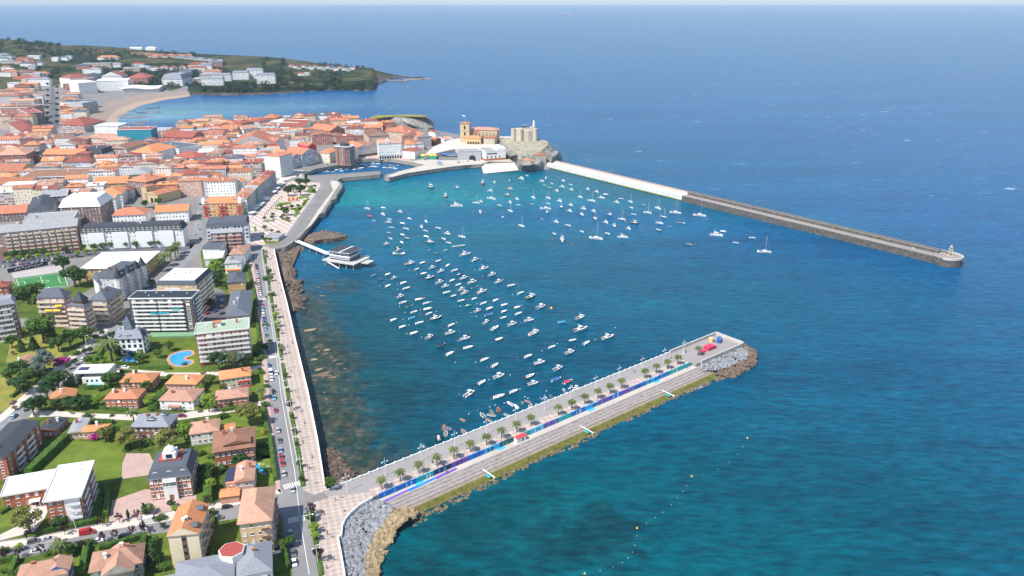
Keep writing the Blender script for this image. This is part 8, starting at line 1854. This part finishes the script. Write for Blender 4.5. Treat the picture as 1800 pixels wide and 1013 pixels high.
for x, y, z in [(300,708,'before the plain salmon villa'),(108,922,'by the white roofed apartments'),(285,702,'behind the plain salmon villa'),(392,572,'near the green roofed apartments'),(448,634,'by the green roofed apartments'),(463,762,'by the brown roofed brick house'),(150,1000,'beside the crossed roof villa'),(84,1000,'before the striped gable villa')]: tree('flower', x, y, 1.8, z, 1.4)
GR = random.Random(4)
for x0, x1, y0, y1, n in ((165,330,640,740,30),(340,470,600,770,34),(440,480,470,640,20),(340,480,780,860,26),(180,350,730,800,20),(20,180,700,740,12),(260,500,890,1005,16),(0,160,955,1010,14),(20,180,580,680,22),(355,395,440,500,8),(200,270,600,640,10)):
 for _ in range(n):
  x, y = GR.uniform(x0,x1), GR.uniform(y0,y1); p = at(x,y).xy
  if any((p-f).length < r*.82 for f, r in FOOT): continue
  tree(GR.choice(['bush','bush','bush','dark','lime','bush','olive']), x, y, GR.uniform(1.4,3.6), wide=1.2, grp='garden shrubs')
for p, w, h in [([(51,836),(122,769)],3.6,3.4),([(66,939),(120,928),(172,918)],2.4,2.0),([(191,863),(187,910)],2.0,2.4),([(92,974),(137,966)],2,2.2),([(153,966),(145,1012)],2.2,2.6),([(176,968),(212,958),(250,946)],2,2.2),([(255,946),(250,978)],2,2.6),([(274,950),(268,1000)],2,2.4),([(30,985),(20,1012)],2,2.4),([(0,990),(24,985)],2,2),([(366,828),(366,884)],3.4,3.6),([(462,720),(472,764)],2,2),([(449,545),(460,632)],1.8,1.8),([(474,768),(485,846)],1.8,2.2),([(300,664),(345,664)],1.6,1.6),([(246,648),(300,650)],1.8,2.2),([(212,655),(240,657)],1.6,2),
 ([(165,640),(185,610)],2,2.2),([(168,640),(240,642)],1.6,1.8),([(118,682),(130,664)],2,2.6),([(150,684),(186,684)],2,2),([(390,724),(420,719)],1.6,1.8),([(266,722),(290,690)],3.4,2.4),([(375,900),(372,985)],1.6,2),([(483,905),(499,972)],1.6,2),([(499,972),(506,1000),(478,1008)],2,2.2),([(436,470),(452,540)],1.6,1.6),([(165,716),(225,724)],1.8,1.6),([(20,700),(50,678)],1.6,1.6),([(372,965),(375,990)],2,2.4),([(120,765),(135,745)],1.8,2.2),([(150,742),(200,745)],1.8,2)]: hedge(p, w, h, None)
hedge([(0,905),(24,890),(34,882)], 2, 1.6, 'before the left brick apartments')
# promenade planting
PLNT = [(468,446,'broad',3),(470,457,'plum',4.4),(474,484,'broad',5.5),(476.5,495,'broad',5),(480,521,'broad',3),(484,547,'plum',4.6),(486,560,'lime',5),(488.5,575,'lime',5),(491,588,'plum',4.6),(495,612,'broad',3),(497.5,624,'plum',4.4),(503,665,'broad',3.4),(506,690,'broad',3),(511,722,'plum',6),(513.5,737,'broad',3),(518,762,'broad',3.2),(522,785,'broad',2.6),(527,822,'broad',3.6),(531,848,'dark',3.2),(549,908,'plum',6),(546,918,'broad',5),(553,938,'lime',5),(555,950,'lime',4),(560,990,'plum',6.5),(558,972,'broad',3),(581,861,'broad',6)]
TREE_MARKS[:] = [('the first promenade crossing',480,527),('the middle promenade crossing',495,630),('the upper promenade lamps',472,470),('the sloping road corner',527,830),('the pier root',572,880),('the checked promenade end',560,980),('the long promenade bend',512,730)]
for x, y, k, h in PLNT: tree(k, x, y, h, grp='promenade trees')
for a, b2 in (((463,440),(467.5,466)),((469,470),(474.5,512)),((475.5,516),(481,550)),((482,556),(489.5,600)),((491,606),(496,634)),((497,640),(503,680)),((504.5,686),(510,716)),((511.5,726),(519,766)),((520,772),(527,812)),((528,820),(533,856)),((547,896),(556,958)),((557,964),(565,1013))): hedge([a, b2], 1.5, .8, None, desc='low green planting strip on the promenade')
for x, y in [(466,452),(471,480),(477,520),(483.5,552),(489,584),(494.5,615),(500,650),(506.5,690),(512.5,728),(520.5,776),(529.5,832),(547,932),(558.5,992)]: lamp('twin', at(x,y,G+.15), .33, near(x,y,TREE_MARKS), 'tall white twin armed lamp', 'promenade lamps')
for x, y in [(134,934),(252,938),(405,884),(153,612)]: lamp('single', at(x,y,G+.15), .3, 'along the side street' if y > 700 else 'along the avenue', 'white single street lamp', 'street lamps')
def low_wall(pts, h, w, m, desc):
 P = [at(x, y).xy for x, y in pts]; b = MB()
 for a, e in zip(P, P[1:]): d = e-a; L = d.length; d /= L; b.obox((a+e)/2, (d.x, d.y), L/2+.1, w/2, G-.2, G+h)
 tag(b.obj('sea_wall_parapet', M(m)), desc, 'wall')
low_wall([(481.6,439),(492.5,489),(504.5,534),(519.5,600),(541,689),(558,774),(569.6,848),(572.4,861.5)], .95, .6, 'white_wall', 'long white parapet wall along the promenade edge')
low_wall([(606,1040),(605.8,1012),(599.5,975),(594,946.5),(600,944.2),(601.6,927),(606.6,915),(615.6,904),(630.6,891),(646.6,881.4),(654,877.6)], 1.0, .6, 'white_wall', 'curved white parapet wall above the grey rubble')
low_wall([(483,438),(500,435.5),(509.5,430.5),(516.5,424)], 1.0, .6, 'concrete', 'short curved wall at the end of the promenade')
# pier furniture
for x, y in [(671.5,860),(704,846),(737,832),(768,819),(798,806),(827,794),(855.5,783),(881.5,771),(908.5,760),(933,748),(981,730),(1005,720.7),(1028,710.7),(1050.6,701),(1072,692),(1092,683),(1133,665),(1153,656.6),(1172.8,648.6),(1191.5,641),(1227,625)]:
 palm(x, y, 6.6, 'on the pink terrace of the pier', 'pier palms', 'young palm', pos=at(x,y,G+.16))
for x in (612,680,744,803,859.5,911,962,1008,1053,1095,1136,1175,1210): p = PP(pier_s(x, 866-(x-612)*.402)[0], 5.6, G); lamp('twin', p, .7, 'on the pier road', 'white twin armed pier lamp', 'pier lamps')
for x, y in ((860,836),(1030,757),(1170,692)):
 s, d = pier_s(x, y, 1); t = empty('bathing_gangway', PP(s, 29, .8), math.atan2(PN.y, PN.x)); b = MB(); b.box(-4.5,4.5,-.25,.25,1.0,1.25); b.tube((-4,0,-1),(-4,0,1.2),.15); b.tube((3.6,0,-3),(3.6,0,1.2),.15); b.obj('beam', M('white_paint'), t); b = MB(); b.box(-1,2,-1.6,-.3,.4,.55); b.obj('platform', M('paint_teal'), t); tag(t, 'white bathing gangway reaching over the weedy steps', 'gangway', 'bathing gangways', 'of the pier')
s, d = pier_s(913, 774, 3); t = empty('kiosk', PP(s, 17.6, 3.05), math.atan2(PD.y, PD.x)); b = MB(); t.scale = (.8,.8,.8); b.box(-3.6,3.6,-1.4,1.4,0,2.9); b.obj('walls', M('white_wall'), t); b = MB(); roof_parts(b, 7.2, 2.8, 2.9, 'gable', .7, .35); b.obj('roof', [M('awning_red'), M('white_wall')], t); b = MB(); b.box(-.5,.5,-1.46,-1.36,0,2.1); b.obj('door', M('glass_blue'), t, False, (1,0,0)); tag(t, 'white kiosk with red roof on the lower pier walk', 'kiosk')
s, d = pier_s(1247, 613); t = empty('festival_stand', PP(s-1, 11, G+.03), .7); t.scale = (.8,.8,.8); b = MB(); b.box(-3.6,3.6,-2.4,2.4,0,2.6,0); roof_parts(b, 7.2, 4.8, 2.6, 'pyramid', 1.6, .3, None, 0); b.obj('red_tent', [M('canvas_red'), M('canvas_red')], t); b = MB(); b.box(-9,-6,-2,2,0,1.2); b.box(5,7.4,-2,1.4,0,1.3); b.obj('red_tables', M('canvas_red'), t); tag(t, 'bright red tent and tables at the tip of the pier', 'tent')
b = MB(); b.lathe([(1.5,0),(1.5,2.4),(1.7,2.5),(.2,3.2)], 12); tag(b.obj('round_hut', M('tan_wall'), None, False, PP(pier_s(1258,604)[0],5,G), 0), 'small round hut with pale cap at the pier tip', 'hut'); b = MB(); b.box(-2.6,2.6,-1.2,1.2,0,2.4); b.box(-2.4,2.4,-1.25,-1.2,.2,2.2); tag(b.obj('blue_container', M('canvas_blue'), None, False, PP(PL-4,8,G+.03), 1.2), 'dark blue container at the pier tip', 'container')
# pools
def pool(pts, o, s, dz, desc, deck, water, grow=1.22):
 P = [at(o[0]+x/s, o[1]+y/s).xy for x, y in pts]; c = sum(P, Vector((0,0)))/len(P); t = empty('swimming_pool', (c.x,c.y,G), 0); rel = [(p-c) for p in P]
 n = len(rel); outp = []
 for i in range(n):
  e = (rel[(i+1)%n]-rel[i-1]).normalized(); nn = Vector((e.y,-e.x)); area = sum(rel[k].x*rel[(k+1)%n].y-rel[(k+1)%n].x*rel[k].y for k in range(n)); nn = nn if area > 0 else -nn; outp.append(tuple(rel[i]+nn*grow))
 b = MB(); b.prism(outp, 0, dz, 0, 0); b.obj('rim', M(deck), t); b = MB(); b.prism([tuple(p) for p in rel], 0, dz+.03, 0, 0); b.obj('water', M(water), t); tag(t, desc, 'swimming pool')
pool([(370,590),(395,545),(450,518),(520,502),(580,496),(620,505),(622,535),(575,553),(540,570),(525,592),(560,602),(610,605),(622,625),(590,650),(530,664),(460,662),(400,640)], (240,540), 6.41, .12, 'kidney shaped blue pool with orange rim', 'terracotta_paving', 'pool_tile', 1.6)
pool([(1400,560),(1540,568),(1546,620),(1370,610)], (0,540), 6.41, .12, 'rectangular blue pool before the blue roofed mansion', 'pale_paving', 'pool_tile', 1.0)
pool([(1000,860),(1165,855),(1160,900),(975,895)], (0,540), 6.41, .12, 'pale blue pool beside the white modern villa', 'pale_paving', 'pool_pale', .8)
pool([(1290,832),(1340,812),(1430,820),(1490,850),(1510,885),(1480,905),(1420,912),(1385,890),(1355,862)], (240,690), 6.41, .12, 'small rounded blue pool with white rim by the road', 'pale_paving', 'pool_tile', 1.0)
# ---------------------------------------------------------------- cars
CR = random.Random(17); CC = ['car_white','car_white','car_silver','car_grey','car_black','car_blue','car_white','car_silver','car_red','car_lightblue']; CK = ['hatch','saloon','hatch','suv']
def rd(x, y, dx, dy): q = (at(x+dx,y+dy)-at(x,y)).xy; return math.atan2(q.y, q.x)
LBL = [('by the slate roofed houses',495),('by the green roofed apartments',575),('opposite the kidney pool',625),('by the orange roofed villas',690),('by the brown roofed house',780),('near the junction',845)]
def lz(y): return min(LBL, key=lambda e: abs(e[1]-y))[0]+' on the seafront road'
for a, e, n in (((450.5,466),(458.5,521),14),((460.5,535),(467,582),8),((469.5,603),(473.5,622),3)):
 for k in range(n): t = (k+.5)/n; x, y = lerp(a[0],e[0],t), lerp(a[1],e[1],t); car(CR.choice(CK), CR.choice(CC), x, y, rd(x,y,1.5,10), lz(y))
for x, y, m, k in [(448.5,454,'car_blue','hatch'),(468.5,591,'car_green','hatch'),(473.5,644,'car_blue','hatch'),(476,657,'car_white','van'),(477.5,668,'car_white','hatch'),(480.5,690,'car_black','hatch'),(482,701,'car_lightblue','saloon'),(484.5,723.5,'car_red','hatch'),(488.8,758.6,'car_silver','hatch'),(491.5,776,'car_grey','saloon'),(493,793.7,'car_lightblue','hatch'),(494.5,805.5,'car_red','hatch'),(496.5,816.5,'car_red','hatch'),(499,835,'car_silver','hatch')]: car(k, m, x, y, rd(x,y,1.5,10), lz(y))
car('hatch','car_white',485.5,658,rd(485,658,1.5,10),'driving by the orange roofed villas'); car('saloon','car_silver',514.5,862.5,rd(514,862,2,10),'driving over the upper zebra crossing')
for x, y, m in [(511,940,'car_silver'),(512.5,954,'car_blue'),(516,974,'car_grey'),(517.5,991,'car_white')]: car('saloon', m, x, y, rd(x,y,2,10), 'parked by the red drum roof')
for x, y, m, k in [(60,954,'car_grey','suv'),(86,949.5,'car_silver','saloon'),(65,971,'car_white','saloon'),(98,965.5,'car_lightblue','saloon'),(122.6,961,'car_black','suv'),(154,938.5,'car_red','van'),(172.4,952.5,'car_white','hatch'),(218.7,944,'car_black','saloon'),(265,916.5,'car_white','van'),(399,893,'car_black','hatch'),(355.6,911.5,'car_yellow','hatch'),(358,917,'car_blue','van'),(382.7,912.5,'car_grey','suv')]: car(k, m, x, y, rd(x,y,10,-1.9), 'on the side street')
for x, y, m, k in [(146.6,633,'car_white','suv'),(25,733,'car_lightblue','suv'),(23.4,709,'car_maroon','hatch'),(250,528,'car_silver','hatch'),(228,553,'car_white','hatch'),(105,662,'car_grey','hatch')]: car(k, m, x, y, rd(x,y,8,-8), 'on the avenue')
car('saloon','car_grey',206.7,646,rd(206,646,10,1),'behind the white modern villa'); car('saloon','car_white',220.7,647,rd(206,646,10,1),'behind the white modern villa'); car('suv','car_maroon',319,733,rd(319,733,10,0),'on the garden lane')
for k, (x, y) in enumerate([(362,538),(370,533),(386,520),(392,530),(390,540),(380,548),(366,552),(356,560),(392,552),(372,520)]): car(CK[k%4], CC[(k*3)%10], x, y, rd(x,y,10,-4), 'in the dark yard behind the apartments')
for r_ in range(2):
 for k in range(16): x = 6+k*8.6; y = 470-k*1.28-r_*9; car(CK[(k+r_)%4], CC[(k*7+r_*3)%10], x, y, rd(x,y,2,-6), 'in the '+('front' if r_ == 0 else 'back')+' parking row before the long blocks', full=False)
for k, (x, y) in enumerate([(354,352),(352,360),(354,368),(349,376),(352,386),(345,396),(350,404),(342,414),(352,420),(340,428)]): car(CK[k%4], CC[(k*3+1)%10], x, y, rd(x,y,-1,10), 'in the street beside the red hotel', full=False)
for k, (x, y) in enumerate([(600,284),(612,282),(589,286),(575,289),(640,277),(806,286),(823,284),(835,283),(842,283)]): car(CK[k%4], CC[(k*3+2)%10], x, y, rd(x,y,10,-2), 'on the harbour quay', full=False)
# ---------------------------------------------------------------- people
SH = ['white','red','blue','black','green','yellow','pink']; HZ = [('on the upper promenade',470,500),('on the middle promenade',505,600),('on the lower promenade',540,780),('at the pier root',590,890),('on the promenade end',575,970)]
for k, (x, y) in enumerate([(484,462),(487,470),(480,452),(490,500),(494,512),(486,520),(505,610),(508,620),(514,605),(498,560),(502,575),(519,690),(523,700),(512,655),(528,760),(533,780),(541,823),(544,824),(549,806),(536,745),(530,725),(555,850),(576,940),(582,945),(570,905),(590,880),(605,900),(575,1000),(588,985),(600,876)]):
 person(x, y, SH[k%7], min(HZ, key=lambda e: abs(e[2]-y))[0])
for k, (x, y) in enumerate([(700,838),(760,815),(820,790),(1000,711),(1020,698),(1045,688),(1115,655),(1180,630),(1205,620)]): person(x, y, SH[(k*3)%7], 'on the pier road', z=G+.03)
for k, (x, y) in enumerate([(786,833),(784,830),(1250,640),(1122,678),(1208,648),(846,800)]): person(x, y, SH[(k*2+1)%7], 'on the lower pier walk', z=3.07)
# ---------------------------------------------------------------- the harbour park
for pts, l in (([(560,415),(600,418),(560,440),(470,450),(430,470),(400,460),(450,420)],'oval lawn in the middle of the park'),([(760,270),(860,280),(850,320),(770,310)],'lawn at the sea end of the park'),([(380,480),(460,480),(500,500),(440,505)],'left lawn of the park'),([(640,360),(760,345),(780,360),(680,382)],'lawn behind the orange playground'),([(600,570),(660,490),(760,370),(785,380),(690,500),(640,580)],'long planted bed beside the quay road'),([(560,480),(690,470),(680,500),(580,505)],'lawn by the purple flower bed'),([(240,790),(270,780),(310,860),(430,850),(460,800),(450,740),(470,750),(475,810),(440,870),(300,885)],'green ring round the car park entrance'),([(160,690),(190,680),(200,740),(175,745)],'small bed at the near end of the park'),([(250,630),(390,610),(400,625),(270,640)],'narrow bed at the near end of the park'),([(460,600),(500,590),(580,620),(570,640)],'second narrow bed of the park')):
 sheet('park_lawn', [(420+x/6.33, 290+y/6.33) for x, y in pts], .16, 'lawn', l, 'lawn')
PZ = 'in the harbour park'
for x, y, k, h in [(550,350,'dark',9),(610,310,'dark',8),(685,345,'dark',9.5),(715,300,'broad',6),(670,245,'dark',8),(755,245,'dark',8),(750,185,'conifer',7),(660,180,'conifer',6),(800,300,'lime',5),(835,310,'broad',4),(530,565,'broad',7),(495,540,'dark',5),(560,300,'conifer',6),(470,490,'broad',4),(590,495,'broad',4),(660,490,'broad',4),(640,550,'lime',4),(285,620,'broad',3.6),(370,610,'broad',3.6),(380,580,'broad',3.6),(475,610,'broad',3.4),(500,590,'broad',3.4),(550,625,'broad',3.6),(290,730,'broad',4),(300,860,'broad',3.6),(350,860,'broad',3.4),(440,780,'broad',3.4),(730,430,'lime',3.2),(765,385,'lime',3.2),(850,255,'dark',3),(720,455,'broad',3),(370,760,'broad',3)]: tree(k, 420+x/6.33, 290+y/6.33, h*1.3, PZ, grp='park trees')
for k in range(11): tree('cypress', 495-k*2.9, 349+k*3.1, 3.4, 'in the slanting row of the park', wide=1.2, grp='park cypresses')
for x, y in ((500,478),(540,475),(575,468),(600,465)): tree('bloom', 420+x/6.33, 290+y/6.33, 1.6, 'in the purple bed of the park', wide=1.5)
p = at(515,353,G+.1); t = empty('playground', p, .3); b = MB()
for x, y in ((-4,-2),(0,1.5),(4,-1)): b.tube((x,y,0),(x,y,2.6),1.2,1.0,8); b.lathe([(1.7,2.6),(1.1,3.6),(.1,5)], 8, (x,y,0))
b.obj('orange_towers', M('hull_orange'), t); b = MB(); b.loft([[(-3,-1,2.4),(-3,-.2,2.4),(-3,-.2,2.2),(-3,-1,2.2)],[(3,-4,.4),(3,-3.2,.4),(3,-3.2,.2),(3,-4,.2)]]); b.obj('slide', M('hull_yellow'), t); tag(t, 'orange playground towers with slide in the harbour park', 'playground')
p = at(531,318,G+.1); t = empty('bandstand', p, 0); b = MB(); b.lathe([(7,0),(7,.8),(.1,.8)], 8); b.obj('base', M('grey_wall'), t); b = MB(); b.lathe([(6.6,4.4),(3.5,5.6),(.1,7)], 8); b.obj('roof', M('roof_grey'), t)
for k in range(8): b = MB(); b.tube((6*math.cos(k*.785),6*math.sin(k*.785),.8),(6*math.cos(k*.785),6*math.sin(k*.785),4.5),.15); b.obj('column', M('light_metal'), t)
tag(t, 'grey eight sided bandstand at the far end of the park', 'bandstand')
r, w, d = boxpx('garage_entrance', 'low grey roof of the car park entrance', 'canopy', (466,418), (489,419), (487,411), 2.6, 'grey_wall', roofm='roof_grey')
for k, (x, y) in enumerate([(499,319),(493,328),(487,335),(482,341),(467,353),(460,362),(455,366),(449,371),(444,378),(507,309)]):
 b = MB(); roof_parts(b, 8, 5, 2.6, 'pyramid', 1.0, 0, None, 0, th=.3)
 for sx in (-3.8,3.8):
  for sy in (-2.3,2.3): b.tube((sx,sy,0),(sx,sy,2.6),.07)
 tag(b.obj('cafe_awning', [M('awning_white'), M('awning_white')], None, False, at(x,y), 1.4), 'white cafe awning before the waterfront houses', 'awning', 'cafe awnings', '')
b = MB(); b.box(-14,14,-.2,.2,0,3.2,0)
for k in range(9): q = -9+k*2.2; b.tube((q,-.24,1.0+.5*(k%3)),(q+1.6,-.24,2.2-.4*(k%2)),.16,.16,5,1)
tag(b.obj('court_banner', [M('canvas_navy'), M('white_paint')], None, False, at(50,473), rd(50,473,10,-2)), 'long dark banner with white script behind the court', 'banner')
# ---------------------------------------------------------------- woods on the headland
def woods():
 RR = random.Random(31); b = MB(); Rg = [((-10,105,70,101),170),((104,215,88,112),150),((150,345,116,139),260),((335,350,128,150),30),((462,500,104,146),130),((345,400,112,128),60),((205,345,90,99),50),((400,640,149,160),130),((60,105,118,142),60),((340,470,152,163),70),((500,600,128,146),60),((230,330,142,152),40),((540,640,112,117),30)]
 for (x0,x1,y0,y1), n in Rg:
  for _ in range(n):
   x, y = RR.uniform(x0,x1), RR.uniform(y0,y1)
   if nz(x*.03, y*.08, 4) < -.22: continue
   p = hill_at(x, y); s = RR.uniform(3.2,6.5)
   leaf_quads(b, RR, p+Vector((0,0,s*.7)), Vector((s*1.3,s*1.3,s)), 46, s*.30)
 o = b.obj('woods', M('leaf_wood')); struct(o, 'dark woods covering the slopes of the headland', 'woods', 'stuff')
leaf_mat('leaf_wood', (.007,.020,.007), (.024,.048,.014), .02); woods()
bpy.context.view_layer.update()
finish_labels()
